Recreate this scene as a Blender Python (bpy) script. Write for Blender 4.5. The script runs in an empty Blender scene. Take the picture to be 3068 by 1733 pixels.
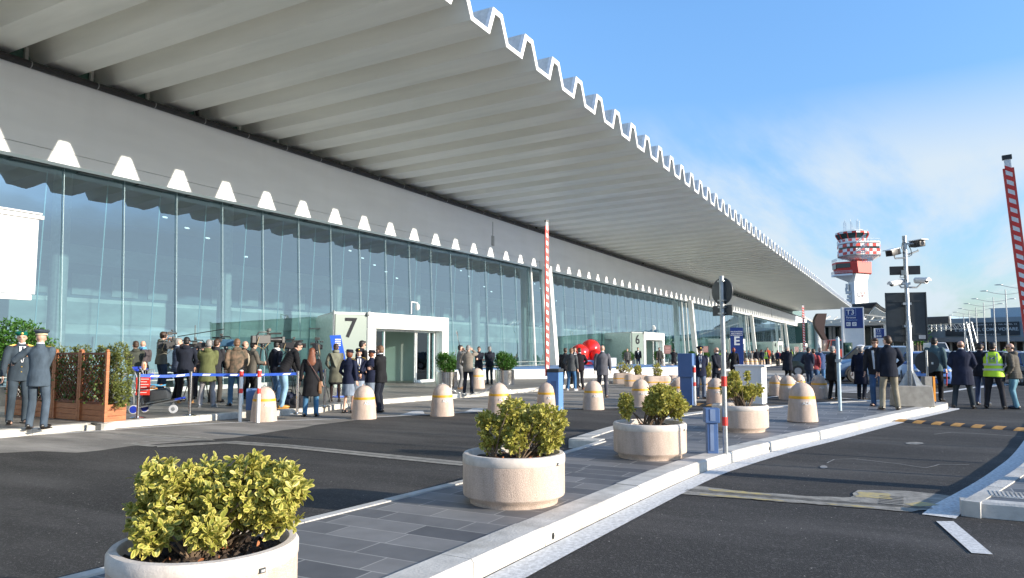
import bpy, bmesh, math, random
import numpy as np
from mathutils import Vector, Matrix
random.seed(7)
PI = math.pi
sc = bpy.context.scene
COL = sc.collection
R = math.radians
# ---------------------------------------------------------------- camera model
W_, H_, F_ = 3068., 1733., 2200.
CX, CY, EYE, HY = 1534., 866.5, 1.56, 1050.
th = math.atan((HY - CY) / F_)
az = math.atan((2704 - CX) * math.cos(th) / F_)
FW = Vector((math.cos(az) * math.cos(th), math.sin(az) * math.cos(th), math.sin(th)))
RT = Vector((math.sin(az), -math.cos(az), 0))
UP = RT.cross(FW)
def ray(x, y): return FW + RT * ((x - CX) / F_) + UP * ((CY - y) / F_)
def G(x, y, z=0.):                      # point of the ground (height z) seen at photo pixel x, y
    r = ray(x, y); t = (z - EYE) / r.z; return Vector((t * r.x, t * r.y, z))
def atY(x, y, Y):                       # point of the vertical plane Y seen at a photo pixel
    r = ray(x, y); t = Y / r.y; return Vector((t * r.x, Y, EYE + t * r.z))
def hgt(p, x, y):                       # height above z=0 of pixel x,y on the vertical through p
    r = ray(x, y); return EYE + r.z / math.hypot(r.x, r.y) * math.hypot(p.x, p.y)
cd = bpy.data.cameras.new('camera'); cam = bpy.data.objects.new('camera', cd); COL.objects.link(cam)
cd.sensor_width = 36; cd.lens = 36 * F_ / W_; cd.clip_start = .05; cd.clip_end = 9000
cam.matrix_world = Matrix(((RT.x, UP.x, -FW.x, 0), (RT.y, UP.y, -FW.y, 0), (RT.z, UP.z, -FW.z, EYE), (0, 0, 0, 1)))
sc.camera = cam
# ---------------------------------------------------------------- materials
MT = {}
def mat(name, col, rough=.6, metal=0., var=.12, scale=8., bump=0., bscale=60., spec=.5, col2=None, coat=0., emit=None, stretch=(1, 1, 1), detail=3, dirt=0, dscale=1.5, dstretch=(1, 1, .35), dcol=(.25, .22, .18)):
    if name in MT: return MT[name]
    m = bpy.data.materials.new(name); m.use_nodes = True; nt = m.node_tree; n = nt.nodes; L = nt.links
    b = n['Principled BSDF']; b.inputs['Roughness'].default_value = rough; b.inputs['Metallic'].default_value = metal
    b.inputs['Specular IOR Level'].default_value = spec; b.inputs['Coat Weight'].default_value = coat
    tc = n.new('ShaderNodeTexCoord'); mp = n.new('ShaderNodeMapping'); mp.inputs['Scale'].default_value = stretch
    L.new(tc.outputs['Object'], mp.inputs['Vector'])
    nz = n.new('ShaderNodeTexNoise'); nz.inputs['Scale'].default_value = scale; nz.inputs['Detail'].default_value = detail
    L.new(mp.outputs[0], nz.inputs['Vector'])
    mx = n.new('ShaderNodeMix'); mx.data_type = 'RGBA'
    c2 = col2 or tuple(min(1, c * (1 + var)) for c in col); c1 = col if col2 else tuple(c * (1 - var) for c in col)
    mx.inputs['A'].default_value = (*c1, 1); mx.inputs['B'].default_value = (*c2, 1)
    rp = n.new('ShaderNodeMapRange'); rp.inputs['From Min'].default_value = .3; rp.inputs['From Max'].default_value = .7
    L.new(nz.outputs['Fac'], rp.inputs['Value']); L.new(rp.outputs[0], mx.inputs['Factor'])
    out = mx.outputs['Result']
    if dirt:
        m3 = n.new('ShaderNodeMapping'); m3.inputs['Scale'].default_value = dstretch; L.new(tc.outputs['Object'], m3.inputs['Vector'])
        n3 = n.new('ShaderNodeTexNoise'); n3.inputs['Scale'].default_value = dscale; n3.inputs['Detail'].default_value = 9; n3.inputs['Roughness'].default_value = .62; L.new(m3.outputs[0], n3.inputs['Vector'])
        r3 = n.new('ShaderNodeMapRange'); r3.inputs['From Min'].default_value = .48; r3.inputs['From Max'].default_value = .74; r3.inputs['To Max'].default_value = dirt; L.new(n3.outputs['Fac'], r3.inputs['Value'])
        x3 = n.new('ShaderNodeMix'); x3.data_type = 'RGBA'; L.new(r3.outputs[0], x3.inputs['Factor']); L.new(out, x3.inputs['A']); x3.inputs['B'].default_value = (*[c * .9 for c in dcol], 1); out = x3.outputs['Result']
    L.new(out, b.inputs['Base Color'])
    if bump:
        n2 = n.new('ShaderNodeTexNoise'); n2.inputs['Scale'].default_value = bscale; n2.inputs['Detail'].default_value = 4
        L.new(mp.outputs[0], n2.inputs['Vector'])
        bp = n.new('ShaderNodeBump'); bp.inputs['Strength'].default_value = bump; bp.inputs['Distance'].default_value = .01
        L.new(n2.outputs['Fac'], bp.inputs['Height']); L.new(bp.outputs[0], b.inputs['Normal'])
    if emit:
        b.inputs['Emission Color'].default_value = (*emit[:3], 1); b.inputs['Emission Strength'].default_value = emit[3]
    MT[name] = m; return m
def cloth(col, rough=.9):
    k = 'cloth_%02d_%02d_%02d' % tuple(int(c * 99) for c in col)
    return mat(k, col, rough, var=.3, scale=7, bump=.9, bscale=13, spec=.2, stretch=(1, 1, .6))
# ---------------------------------------------------------------- mesh builder
def lerp(a, b, t): return a + (b - a) * t
class MB:
    def __init__(s): s.v = []; s.f = []; s.m = []; s.mi = 0; s.X = None
    def add(s, vs, fs):
        o = len(s.v)
        if s.X is not None: vs = [s.X @ Vector(v) for v in vs]
        s.v += [tuple(v) for v in vs]; s.f += [tuple(i + o for i in f) for f in fs]; s.m += [s.mi] * len(fs); return s
    def box(s, c, d, rz=0, M=None):
        c = Vector(c); hx, hy, hz = d[0] / 2, d[1] / 2, d[2] / 2
        rot = M if M is not None else Matrix.Rotation(rz, 3, 'Z')
        vs = [c + rot @ Vector((x * hx, y * hy, z * hz)) for z in (-1, 1) for x, y in ((-1, -1), (1, -1), (1, 1), (-1, 1))]
        return s.add(vs, [(3, 2, 1, 0), (4, 5, 6, 7), (0, 1, 5, 4), (1, 2, 6, 5), (2, 3, 7, 6), (3, 0, 4, 7)])
    def box2(s, a, b): return s.box([(a[i] + b[i]) / 2 for i in range(3)], [abs(b[i] - a[i]) for i in range(3)])
    def bar(s, p, q, w, h=None):
        p = Vector(p); q = Vector(q); d = q - p; l = d.length; z = d.normalized()
        u = Vector((0, 0, 1)) if abs(z.z) < .95 else Vector((1, 0, 0)); x = u.cross(z).normalized(); y = z.cross(x)
        return s.box((p + q) / 2, (w, h or w, l), M=Matrix((x, y, z)).transposed())
    def tube(s, pts, rs, n=8, cap=True):
        pts = [Vector(p) for p in pts]; rs = rs if hasattr(rs, '__len__') else [rs] * len(pts)
        rings = []; u = None
        for i, p in enumerate(pts):
            d = (pts[min(i + 1, len(pts) - 1)] - pts[max(i - 1, 0)]).normalized()
            if u is None: u = d.orthogonal().normalized()
            else:
                u = u - d * u.dot(d); u = u.normalized() if u.length > 1e-6 else d.orthogonal().normalized()
            w = d.cross(u); r = rs[i]
            rings.append([p + (u * math.cos(2 * PI * k / n) + w * math.sin(2 * PI * k / n)) * r for k in range(n)])
        return s.loft(rings, cap)
    def loft(s, rings, cap=True):
        n = len(rings[0]); vs = [v for r in rings for v in r]; fs = []
        for i in range(len(rings) - 1):
            for k in range(n):
                a = i * n + k; b = i * n + (k + 1) % n; fs.append((a, b, b + n, a + n))
        if cap: fs.append(tuple(range(n))[::-1]); fs.append(tuple((len(rings) - 1) * n + k for k in range(n)))
        return s.add(vs, fs)
    def lathe(s, prof, c=(0, 0, 0), n=32, cap=True):
        c = Vector(c)
        return s.loft([[c + Vector((r * math.cos(2 * PI * k / n), r * math.sin(2 * PI * k / n), z)) for k in range(n)] for r, z in prof], cap)
    def ell(s, c, r, n=12, m=8, M=None):
        c = Vector(c); rings = []
        r = r if hasattr(r, '__len__') else (r, r, r)
        for i in range(1, m):
            a = -PI / 2 + PI * i / m
            ring = [Vector((r[0] * math.cos(a) * math.cos(2 * PI * k / n), r[1] * math.cos(a) * math.sin(2 * PI * k / n), r[2] * math.sin(a))) for k in range(n)]
            rings.append([c + (M @ v if M is not None else v) for v in ring])
        return s.loft(rings)
    def prism(s, pts, z0, z1):
        n = len(pts)
        return s.loft([[(p[0], p[1], z0) for p in pts], [(p[0], p[1], z1) for p in pts]])
    def ext(s, pts, d):                     # polygon (3D points) extruded by vector d
        pts = [Vector(p) for p in pts]; d = Vector(d)
        return s.loft([pts, [p + d for p in pts]])
    def grid(s, rows): # open surface from rows of points
        n = len(rows[0]); vs = [v for r in rows for v in r]
        return s.add(vs, [(i * n + k, i * n + k + 1, (i + 1) * n + k + 1, (i + 1) * n + k) for i in range(len(rows) - 1) for k in range(n - 1)])
    def build(s, name, m, parent=None, smooth=True, bevel=0, ang=35, weld=0):
        me = bpy.data.meshes.new(name); me.from_pydata(s.v, [], s.f)
        ms = m if isinstance(m, (list, tuple)) else [m]
        for k in ms: me.materials.append(k)
        if len(ms) > 1: me.polygons.foreach_set('material_index', s.m)
        bm = bmesh.new(); bm.from_mesh(me)
        if weld: bmesh.ops.remove_doubles(bm, verts=bm.verts, dist=weld)
        bmesh.ops.recalc_face_normals(bm, faces=bm.faces)
        if bevel:
            es = [e for e in bm.edges if len(e.link_faces) == 2 and e.calc_face_angle(0) > .5]
            bmesh.ops.bevel(bm, geom=es, offset=bevel, segments=2, affect='EDGES', profile=.6)
        bm.to_mesh(me); bm.free()
        if smooth:
            me.shade_smooth(); me.set_sharp_from_angle(angle=R(ang))
        return link(name, me, parent)
def link(name, me, parent=None):
    o = bpy.data.objects.new(name, me); COL.objects.link(o)
    if parent is not None: o.parent = parent
    return o
def tag(o, label=None, cat=None, group=None, kind=None):
    if label: o['label'] = label
    if cat: o['category'] = cat
    if group: o['group'] = group
    if kind: o['kind'] = kind
    return o
def thing(name, label, cat, loc=(0, 0, 0), rz=0, group=None):
    o = bpy.data.objects.new(name, None); COL.objects.link(o); o.empty_display_size = .2
    o.location = loc; o.rotation_euler = (0, 0, rz); return tag(o, label, cat, group)
def copy_tree(o, parent=None):
    c = o.copy(); COL.objects.link(c); c.parent = parent
    for ch in o.children: copy_tree(ch, c)
    return c
def dup(o, loc, rz=None, label=None):
    c = copy_tree(o); c.location = loc
    if rz is not None: c.rotation_euler = (0, 0, rz)
    if label: c['label'] = label
    return c
def struct(name, mb, m, **k): return tag(mb.build(name, m, **k), kind='structure')
def text_mb(txt, size, ext=.004, bold=.0, align='CENTER', space=1.):
    cu = bpy.data.curves.new('t', 'FONT'); cu.body = txt; cu.size = size; cu.extrude = ext; cu.align_x = align; cu.align_y = 'CENTER'
    cu.offset = bold; cu.resolution_u = 3; cu.space_character = space
    ob = bpy.data.objects.new('t', cu); COL.objects.link(ob)
    bpy.context.view_layer.update(); dg = bpy.context.evaluated_depsgraph_get()
    me = bpy.data.meshes.new_from_object(ob.evaluated_get(dg)); bpy.data.objects.remove(ob); bpy.data.curves.remove(cu)
    mb = MB(); mb.add([v.co.copy() for v in me.vertices], [tuple(p.vertices) for p in me.polygons]); bpy.data.meshes.remove(me); return mb
def put_text(txt, size, M, name, m, parent=None, **k):
    t = text_mb(txt, size, **k); mb = MB(); mb.X = M; mb.add(t.v, t.f); return mb.build(name, m, parent, smooth=False)
def frame(o, xdir, ydir): # matrix with local x=xdir, y=ydir, z=cross
    x = Vector(xdir).normalized(); y = Vector(ydir).normalized(); z = x.cross(y)
    return Matrix(((x.x, y.x, z.x, o[0]), (x.y, y.y, z.y, o[1]), (x.z, y.z, z.z, o[2]), (0, 0, 0, 1)))
# ---------------------------------------------------------------- light
SUN_EL, SUN_DX = R(15.1), -.076
sl = bpy.data.lights.new('sun', 'SUN'); sl.energy = 4.0; sl.angle = R(.53); sl.color = (1, .90, .76)
so = bpy.data.objects.new('sun', sl); COL.objects.link(so)
sdir = Vector((SUN_DX, 1, -math.tan(SUN_EL))).normalized()
so.rotation_euler = sdir.to_track_quat('-Z', 'Y').to_euler(); so.location = (0, -40, 30)
w = bpy.data.worlds.new('World'); sc.world = w; w.use_nodes = True; nt = w.node_tree; n = nt.nodes; L = nt.links
sky = n.new('ShaderNodeTexSky'); sky.sky_type = 'NISHITA'; sky.sun_disc = False; sky.sun_elevation = SUN_EL
ts = -sdir; sky.sun_rotation = math.atan2(ts.x, ts.y); sky.air_density = 1.0; sky.dust_density = .9; sky.ozone_density = 2.2; sky.altitude = 0
bg = n['Background']; bg.inputs['Strength'].default_value = .15
tc = n.new('ShaderNodeTexCoord'); sp = n.new('ShaderNodeSeparateXYZ'); L.new(tc.outputs['Generated'], sp.inputs[0])
mz = n.new('ShaderNodeMath'); mz.operation = 'MAXIMUM'; L.new(sp.outputs[2], mz.inputs[0]); mz.inputs[1].default_value = 0
md = n.new('ShaderNodeMath'); md.operation = 'ADD'; L.new(mz.outputs[0], md.inputs[0]); md.inputs[1].default_value = .12
dv = n.new('ShaderNodeVectorMath'); dv.operation = 'DIVIDE'; L.new(tc.outputs['Generated'], dv.inputs[0]); L.new(md.outputs[0], dv.inputs[1])
mp = n.new('ShaderNodeMapping'); mp.inputs['Scale'].default_value = (.45, 1.5, 0); mp.inputs['Rotation'].default_value = (0, 0, R(28)); mp.inputs['Location'].default_value = (2.3, .7, 0); L.new(dv.outputs[0], mp.inputs[0])
nz = n.new('ShaderNodeTexNoise'); nz.inputs['Scale'].default_value = .5; nz.inputs['Detail'].default_value = 8; nz.inputs['Roughness'].default_value = .58; nz.inputs['Distortion'].default_value = .35; L.new(mp.outputs[0], nz.inputs['Vector'])
cr = n.new('ShaderNodeMapRange'); cr.inputs['From Min'].default_value = .36; cr.inputs['From Max'].default_value = .50; cr.interpolation_type = 'SMOOTHSTEP'; L.new(nz.outputs['Fac'], cr.inputs['Value'])
mk = n.new('ShaderNodeMapRange'); mk.inputs['From Min'].default_value = .32; mk.inputs['From Max'].default_value = .22; L.new(sp.outputs[2], mk.inputs['Value'])
mm = n.new('ShaderNodeMath'); mm.operation = 'MULTIPLY'; L.new(cr.outputs[0], mm.inputs[0]); L.new(mk.outputs[0], mm.inputs[1])
m2 = n.new('ShaderNodeMath'); m2.operation = 'MULTIPLY'; L.new(mm.outputs[0], m2.inputs[0]); m2.inputs[1].default_value = .92
mx = n.new('ShaderNodeMix'); mx.data_type = 'RGBA'; L.new(m2.outputs[0], mx.inputs['Factor'])
SKYT = n.new('ShaderNodeMix'); SKYT.data_type = 'RGBA'; SKYT.blend_type = 'MULTIPLY'; SKYT.inputs['Factor'].default_value = 1; tz0 = n.new('ShaderNodeMapRange'); tz0.inputs['From Min'].default_value = 0; tz0.inputs['From Max'].default_value = .42; L.new(sp.outputs[2], tz0.inputs['Value'])
tcm = n.new('ShaderNodeMix'); tcm.data_type = 'RGBA'; tcm.inputs['A'].default_value = (.54, .60, .70, 1); tcm.inputs['B'].default_value = (.76, 1.0, 1.20, 1); L.new(tz0.outputs[0], tcm.inputs['Factor']); L.new(tcm.outputs['Result'], SKYT.inputs['B'])
L.new(sky.outputs[0], SKYT.inputs['A']); L.new(SKYT.outputs['Result'], mx.inputs['A']); mx.inputs['B'].default_value = (2.35, 2.7, 3.0, 1)
L.new(mx.outputs['Result'], bg.inputs['Color'])
sc.view_settings.view_transform = 'Standard'; sc.view_settings.look = 'None'; sc.view_settings.gamma = 1; sc.view_settings.exposure = 1.06
sc.cycles.max_bounces = 10; sc.cycles.transparent_max_bounces = 24; sc.cycles.diffuse_bounces = 5; sc.cycles.glossy_bounces = 4
sc.cycles.sample_clamp_indirect = 4
# ================================================================ materials
def asphalt(name, c1, c2, sp=.25, big=.5):
    m = mat(name, c1, .9, var=0, scale=big, col2=c2, spec=.3, detail=6, dirt=.75, dscale=.5, dstretch=(1.6, .35, 1), dcol=tuple(c * 2.6 for c in c2))
    nt = m.node_tree; n = nt.nodes; L = nt.links; b = n['Principled BSDF']; src = b.inputs['Base Color'].links[0].from_socket
    tc = [k for k in n if k.bl_idname == 'ShaderNodeTexCoord'][0]
    vo = n.new('ShaderNodeTexVoronoi'); vo.inputs['Scale'].default_value = 70; L.new(tc.outputs['Object'], vo.inputs['Vector'])
    wn = n.new('ShaderNodeSeparateColor'); L.new(vo.outputs['Color'], wn.inputs[0])
    rp = n.new('ShaderNodeMapRange'); rp.inputs['From Min'].default_value = .75; rp.inputs['From Max'].default_value = 1; rp.inputs['To Max'].default_value = sp
    L.new(wn.outputs[0], rp.inputs['Value'])
    m2 = n.new('ShaderNodeMix'); m2.data_type = 'RGBA'; L.new(rp.outputs[0], m2.inputs['Factor']); L.new(src, m2.inputs['A']); m2.inputs['B'].default_value = (.45, .43, .4, 1)
    # rare pale stones and litter
    v3 = n.new('ShaderNodeTexVoronoi'); v3.inputs['Scale'].default_value = 9; L.new(tc.outputs['Object'], v3.inputs['Vector'])
    r3 = n.new('ShaderNodeMath'); r3.operation = 'LESS_THAN'; L.new(v3.outputs['Distance'], r3.inputs[0]); r3.inputs[1].default_value = .055
    s3 = n.new('ShaderNodeSeparateColor'); L.new(v3.outputs['Color'], s3.inputs[0]); g3 = n.new('ShaderNodeMath'); g3.operation = 'GREATER_THAN'; L.new(s3.outputs[1], g3.inputs[0]); g3.inputs[1].default_value = .6
    a3 = n.new('ShaderNodeMath'); a3.operation = 'MULTIPLY'; L.new(r3.outputs[0], a3.inputs[0]); L.new(g3.outputs[0], a3.inputs[1])
    m3 = n.new('ShaderNodeMix'); m3.data_type = 'RGBA'; L.new(a3.outputs[0], m3.inputs['Factor']); L.new(m2.outputs['Result'], m3.inputs['A']); m3.inputs['B'].default_value = (.5, .46, .4, 1)
    L.new(m3.outputs['Result'], b.inputs['Base Color'])
    bp = n.new('ShaderNodeBump'); bp.inputs['Strength'].default_value = .8; bp.inputs['Distance'].default_value = .008
    n2 = n.new('ShaderNodeTexNoise'); n2.inputs['Scale'].default_value = 110; n2.inputs['Detail'].default_value = 2; L.new(tc.outputs['Object'], n2.inputs['Vector'])
    L.new(n2.outputs['Fac'], bp.inputs['Height']); L.new(bp.outputs[0], b.inputs['Normal'])
    return m
def tiles(name, c1, c2, mort, bw, bh, rot=0, ms=.006, rough=.55):
    m = bpy.data.materials.new(name); m.use_nodes = True; nt = m.node_tree; n = nt.nodes; L = nt.links; b = n['Principled BSDF']; b.inputs['Roughness'].default_value = rough
    tc = n.new('ShaderNodeTexCoord'); mp = n.new('ShaderNodeMapping'); mp.inputs['Rotation'].default_value = (0, 0, rot); L.new(tc.outputs['Object'], mp.inputs[0])
    br = n.new('ShaderNodeTexBrick'); L.new(mp.outputs[0], br.inputs['Vector']); br.inputs['Scale'].default_value = 1; br.offset = .37; br.squash = .72; br.squash_frequency = 3
    br.inputs['Color1'].default_value = (*c1, 1); br.inputs['Color2'].default_value = (*c2, 1); br.inputs['Mortar'].default_value = (*mort, 1)
    br.inputs['Mortar Size'].default_value = ms; br.inputs['Mortar Smooth'].default_value = .1; br.inputs['Brick Width'].default_value = bw; br.inputs['Row Height'].default_value = bh; br.inputs['Bias'].default_value = -.1
    nz = n.new('ShaderNodeTexNoise'); nz.inputs['Scale'].default_value = 5; nz.inputs['Detail'].default_value = 8; L.new(mp.outputs[0], nz.inputs['Vector'])
    rp = n.new('ShaderNodeMapRange'); rp.inputs['To Min'].default_value = .72; rp.inputs['To Max'].default_value = 1.28; L.new(nz.outputs['Fac'], rp.inputs['Value'])
    mx = n.new('ShaderNodeMix'); mx.data_type = 'RGBA'; mx.blend_type = 'MULTIPLY'; mx.inputs['Factor'].default_value = 1; L.new(br.outputs['Color'], mx.inputs['A']); L.new(rp.outputs[0], mx.inputs['B'])
    L.new(mx.outputs['Result'], b.inputs['Base Color'])
    bp = n.new('ShaderNodeBump'); bp.inputs['Strength'].default_value = .3; bp.inputs['Distance'].default_value = .004; L.new(nz.outputs['Fac'], bp.inputs['Height']); L.new(bp.outputs[0], b.inputs['Normal'])
    return m
M_new = asphalt('asphalt_new', (.026, .025, .024), (.046, .043, .040), .12)
M_old = asphalt('asphalt_old', (.16, .148, .13), (.235, .215, .19), .25)
M_far = asphalt('asphalt_far', (.075, .078, .085), (.11, .112, .12), .2, .12)
M_tile = tiles('slate_tiles', (.085, .088, .095), (.215, .21, .205), (.33, .32, .30), .80, .30, R(90), .006)
M_walk = tiles('terminal_paving', (.15, .14, .125), (.235, .22, .20), (.10, .095, .085), 1.6, .30, R(90), .006)
M_kerb = mat('white_kerb_stone', (.53, .505, .46), .6, var=.16, scale=5, bump=.4, bscale=40, detail=8, dirt=.75, dscale=2.2, dstretch=(1, 1, 1), dcol=(.30, .27, .22))
M_kerb2 = mat('worn_kerb_stone', (.55, .52, .46), .75, var=.25, scale=6, bump=.5, bscale=40, detail=8, dirt=.8, dscale=2.2, dstretch=(1, 1, 1), dcol=(.22, .20, .17))
M_line = mat('road_paint', (.44, .43, .41), .75, scale=28, col2=(.74, .73, .71), bump=.4, bscale=110, detail=8)
M_trench = mat('cement_patch', (.16, .15, .13), .9, scale=9, col2=(.33, .31, .27), bump=.5, bscale=50, detail=8)
M_yel = mat('faded_yellow_paint', (.50, .38, .12), .8, scale=14, col2=(.28, .26, .2), detail=8)
M_conc = mat('pale_concrete', (.38, .345, .29), .85, var=.15, scale=7, bump=.5, bscale=45)
M_cast = mat('cast_stone', (.50, .37, .29), .8, scale=120, col2=(.68, .55, .45), bump=.7, bscale=130, dirt=.55, dscale=5, dstretch=(1, 1, .25), dcol=(.30, .21, .16))
M_rim = mat('cast_stone_rim', (.64, .565, .49), .7, var=.08, scale=20, bump=.25, bscale=90, dirt=.5, dscale=6, dstretch=(1, 1, 1), dcol=(.35, .27, .20))
M_band = mat('yellow_band', (.70, .36, .02), .5, var=.1)
M_white = mat('white_paint', (.78, .78, .76), .45, var=.05, scale=1.5, dirt=.18, dscale=2)
M_roof = mat('roof_enamel', (.88, .86, .79), .34, var=.06, scale=.7, bump=.12, bscale=3, stretch=(3, .35, 3), dirt=.10, dscale=.8, dstretch=(2.2, .25, 2), dcol=(.40, .37, .31))
M_fasc = mat('fascia_enamel', (.86, .885, .90), .4, var=.04, scale=1.2, stretch=(.3, 1, 1.5), dirt=.07, dscale=.7, dstretch=(1.6, 1, .3), dcol=(.45, .45, .42))
M_steel = mat('galvanised_steel', (.40, .42, .43), .42, metal=.75, var=.15, scale=15)
M_chrome = mat('polished_steel', (.62, .62, .62), .18, metal=1, var=.05)
M_black = mat('black_plastic', (.018, .018, .02), .4, var=.2)
M_rub = mat('black_rubber', (.022, .022, .022), .8, var=.2)
M_dkgrey = mat('dark_grey_enamel', (.035, .042, .046), .45, var=.12)
M_blue = mat('blue_enamel', (.07, .14, .31), .5, var=.08, scale=3)
M_lblue = mat('light_blue_enamel', (.11, .24, .50), .5, var=.06, scale=3)
M_sblue = mat('sign_blue', (.012, .04, .20), .4, var=.05)
M_red = mat('red_enamel', (.62, .045, .03), .4, var=.06)
M_redv = mat('glossy_red', (.68, .02, .015), .12, var=.02, coat=.6)
M_wood = mat('varnished_wood', (.30, .095, .035), .5, scale=6, col2=(.42, .16, .06), stretch=(1, 1, 6), bump=.3, bscale=30)
M_soil = mat('soil', (.03, .02, .014), .95, scale=30, col2=(.09, .06, .04), bump=1, bscale=60)
M_skin = mat('skin', (.56, .33, .24), .5, var=.08, scale=12)
M_eye = mat('eye_dark', (.03, .02, .02), .2)
M_lip = mat('lip', (.42, .16, .13), .5)
M_gold = mat('gold_trim', (.65, .42, .08), .35, metal=.6)
M_dark = mat('dark_void', (.01, .012, .012), .8)
M_rubred = mat('red_tape', (.70, .04, .03), .5)
M_tyre = M_rub
def glassmat(name, tint, f0, ior, rcol=(.85, .95, 1), rough=.0):
    m = bpy.data.materials.new(name); m.use_nodes = True; nt = m.node_tree; n = nt.nodes; L = nt.links; n.remove(n['Principled BSDF'])
    o = n['Material Output']; tr = n.new('ShaderNodeBsdfTransparent'); tr.inputs[0].default_value = (*tint, 1)
    gl = n.new('ShaderNodeBsdfGlossy'); gl.inputs['Roughness'].default_value = rough; gl.inputs[0].default_value = (*rcol, 1)
    fr = n.new('ShaderNodeFresnel'); fr.inputs['IOR'].default_value = ior
    ad = n.new('ShaderNodeMath'); ad.operation = 'ADD'; ad.use_clamp = True; L.new(fr.outputs[0], ad.inputs[0]); ad.inputs[1].default_value = f0
    mx = n.new('ShaderNodeMixShader'); L.new(ad.outputs[0], mx.inputs[0]); L.new(tr.outputs[0], mx.inputs[1]); L.new(gl.outputs[0], mx.inputs[2]); L.new(mx.outputs[0], o.inputs[0])
    # slight waviness of the panes
    tc = n.new('ShaderNodeTexCoord'); nz = n.new('ShaderNodeTexNoise'); nz.inputs['Scale'].default_value = .55; L.new(tc.outputs['Object'], nz.inputs['Vector'])
    bp = n.new('ShaderNodeBump'); bp.inputs['Strength'].default_value = .12; bp.inputs['Distance'].default_value = .05; L.new(nz.outputs['Fac'], bp.inputs['Height']); L.new(bp.outputs[0], gl.inputs['Normal'])
    return m
M_glass = glassmat('facade_glass', (.50, .68, .70), .33, 1.6, (.72, .88, .97))
M_fin = mat('glass_edge', (.42, .66, .70), .2, var=.05)
M_frost = mat('frosted_glass', (.44, .52, .49), .25, var=.04, scale=1)
M_cargl = mat('car_glass', (.03, .04, .045), .05, var=.1, spec=.8)
M_thinglass = glassmat('door_glass', (.72, .86, .83), .06, 1.45)
# ================================================================ ground
def sheet(name, pts, z, m, label=None):
    mb = MB(); mb.add([(p[0], p[1], z) for p in pts], [tuple(range(len(pts)))]); o = mb.build(name, m, smooth=False)
    if o.data.polygons[0].normal.z < 0: o.data.flip_normals()
    return tag(o, label, kind='structure')
def ragged(pts, amp=.12, step=.35, seed=1):
    rnd = random.Random(seed); out = []
    for i in range(len(pts)):
        a = Vector(pts[i][:2]); b = Vector(pts[(i + 1) % len(pts)][:2]); k = max(1, int((b - a).length / step)); nn = Vector((-(b - a).y, (b - a).x)).normalized()
        for j in range(k): out.append(a.lerp(b, j / k) + nn * rnd.uniform(-amp, amp) * (0 if j == 0 else 1))
    return out
def ribbon(path, wl, wr):
    P = [Vector(p[:2]) for p in path]; l = []; r = []
    for i, p in enumerate(P):
        d = (P[min(i + 1, len(P) - 1)] - P[max(i - 1, 0)]).normalized(); nn = Vector((-d.y, d.x)); l.append(p + nn * wl); r.append(p - nn * wr)
    return l, r
def strip(name, path, wl, wr, z, m):
    l, r = ribbon(path, wl, wr); mb = MB(); mb.grid([[(p.x, p.y, z) for p in l], [(p.x, p.y, z) for p in r]]); return tag(mb.build(name, m, smooth=False), kind='structure')
def smoothpath(path, n=6):
    P = [Vector(p[:2]) for p in path]; out = []
    for i in range(len(P) - 1):
        p0 = P[max(i - 1, 0)]; p1 = P[i]; p2 = P[i + 1]; p3 = P[min(i + 2, len(P) - 1)]
        for j in range(n):
            t = j / n; out.append(.5 * ((2 * p1) + (p2 - p0) * t + (2 * p0 - 5 * p1 + 4 * p2 - p3) * t * t + (3 * p1 - p0 - 3 * p2 + p3) * t ** 3))
    out.append(P[-1]); return out
def kerb(name, path, wd, h, m, seg=1.0, gap=.006, z0=-.05, jit=.004, side=1):
    """individual kerb stones laid along a path, outer face on the path, body to its left (side=1)"""
    P = [Vector(p[:2]) for p in path]; mb = MB(); rnd = random.Random(3); stones = []; cur = [P[0]]; acc = 0
    for i in range(1, len(P)):
        a = P[i - 1]; b = P[i]
        while acc + (b - a).length > seg:
            t = (seg - acc) / (b - a).length; c = a.lerp(b, t); cur.append(c); stones.append(cur); cur = [c]; a = c; acc = 0
        acc += (b - a).length; cur.append(b)
    stones.append(cur)
    for s in stones:
        q_ = [s[0]]
        for v in s[1:]:
            if (v - q_[-1]).length > .04: q_.append(v)
            elif len(q_) > 1 and v is s[-1]: q_[-1] = v
        s = q_
        if len(s) < 2 or (s[-1] - s[0]).length < .03: continue
        d0 = (s[1] - s[0]).normalized(); s = [s[0] + d0 * gap / 2] + s[1:-1] + [s[-1] - (s[-1] - s[-2]).normalized() * gap / 2]
        l, r = ribbon(s, wd if side > 0 else 0, 0 if side > 0 else wd); hh = h + rnd.uniform(-jit, jit); rings = []
        if side < 0: l, r = r, l
        for a, b in zip(l, r):   # b outer
            u = (a - b).normalized(); rings.append([(a.x, a.y, z0), (a.x, a.y, hh), (b.x + u.x * .02, b.y + u.y * .02, hh), (b.x, b.y, hh - .02), (b.x - u.x * .004, b.y - u.y * .004, z0)])
        mb.loft([[Vector(v) for v in r_] for r_ in rings])
    return tag(mb.build(name, m, smooth=False), kind='structure')
sheet('ground', [(-2500, -3500), (6000, -3500), (6000, 3500), (-2500, 3500)], -.012, M_far)
sheet('road', ragged([(-14, -9), (60, -9), (60, 9), (33, 11), (26, 12.3), (16, 13.3), (-14, 15.2)], .05), -.004, M_new)
sheet('old_road_surface', ragged([(-12, 15), (-12, 10.0)] + [tuple(G(x, y)[:2]) for x, y in ((0, 1358), (120, 1352), (230, 1357), (300, 1350), (390, 1337), (520, 1327), (700, 1312), (780, 1300), (850, 1289), (1050, 1261))] + [(13.7, 10.9), (16.3, 9.6), (18.2, 7.9), (20.5, 6.2), (26, 4.6), (60, 3.2), (60, 14), (12, 14.4)], .10), .0, M_old)
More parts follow.
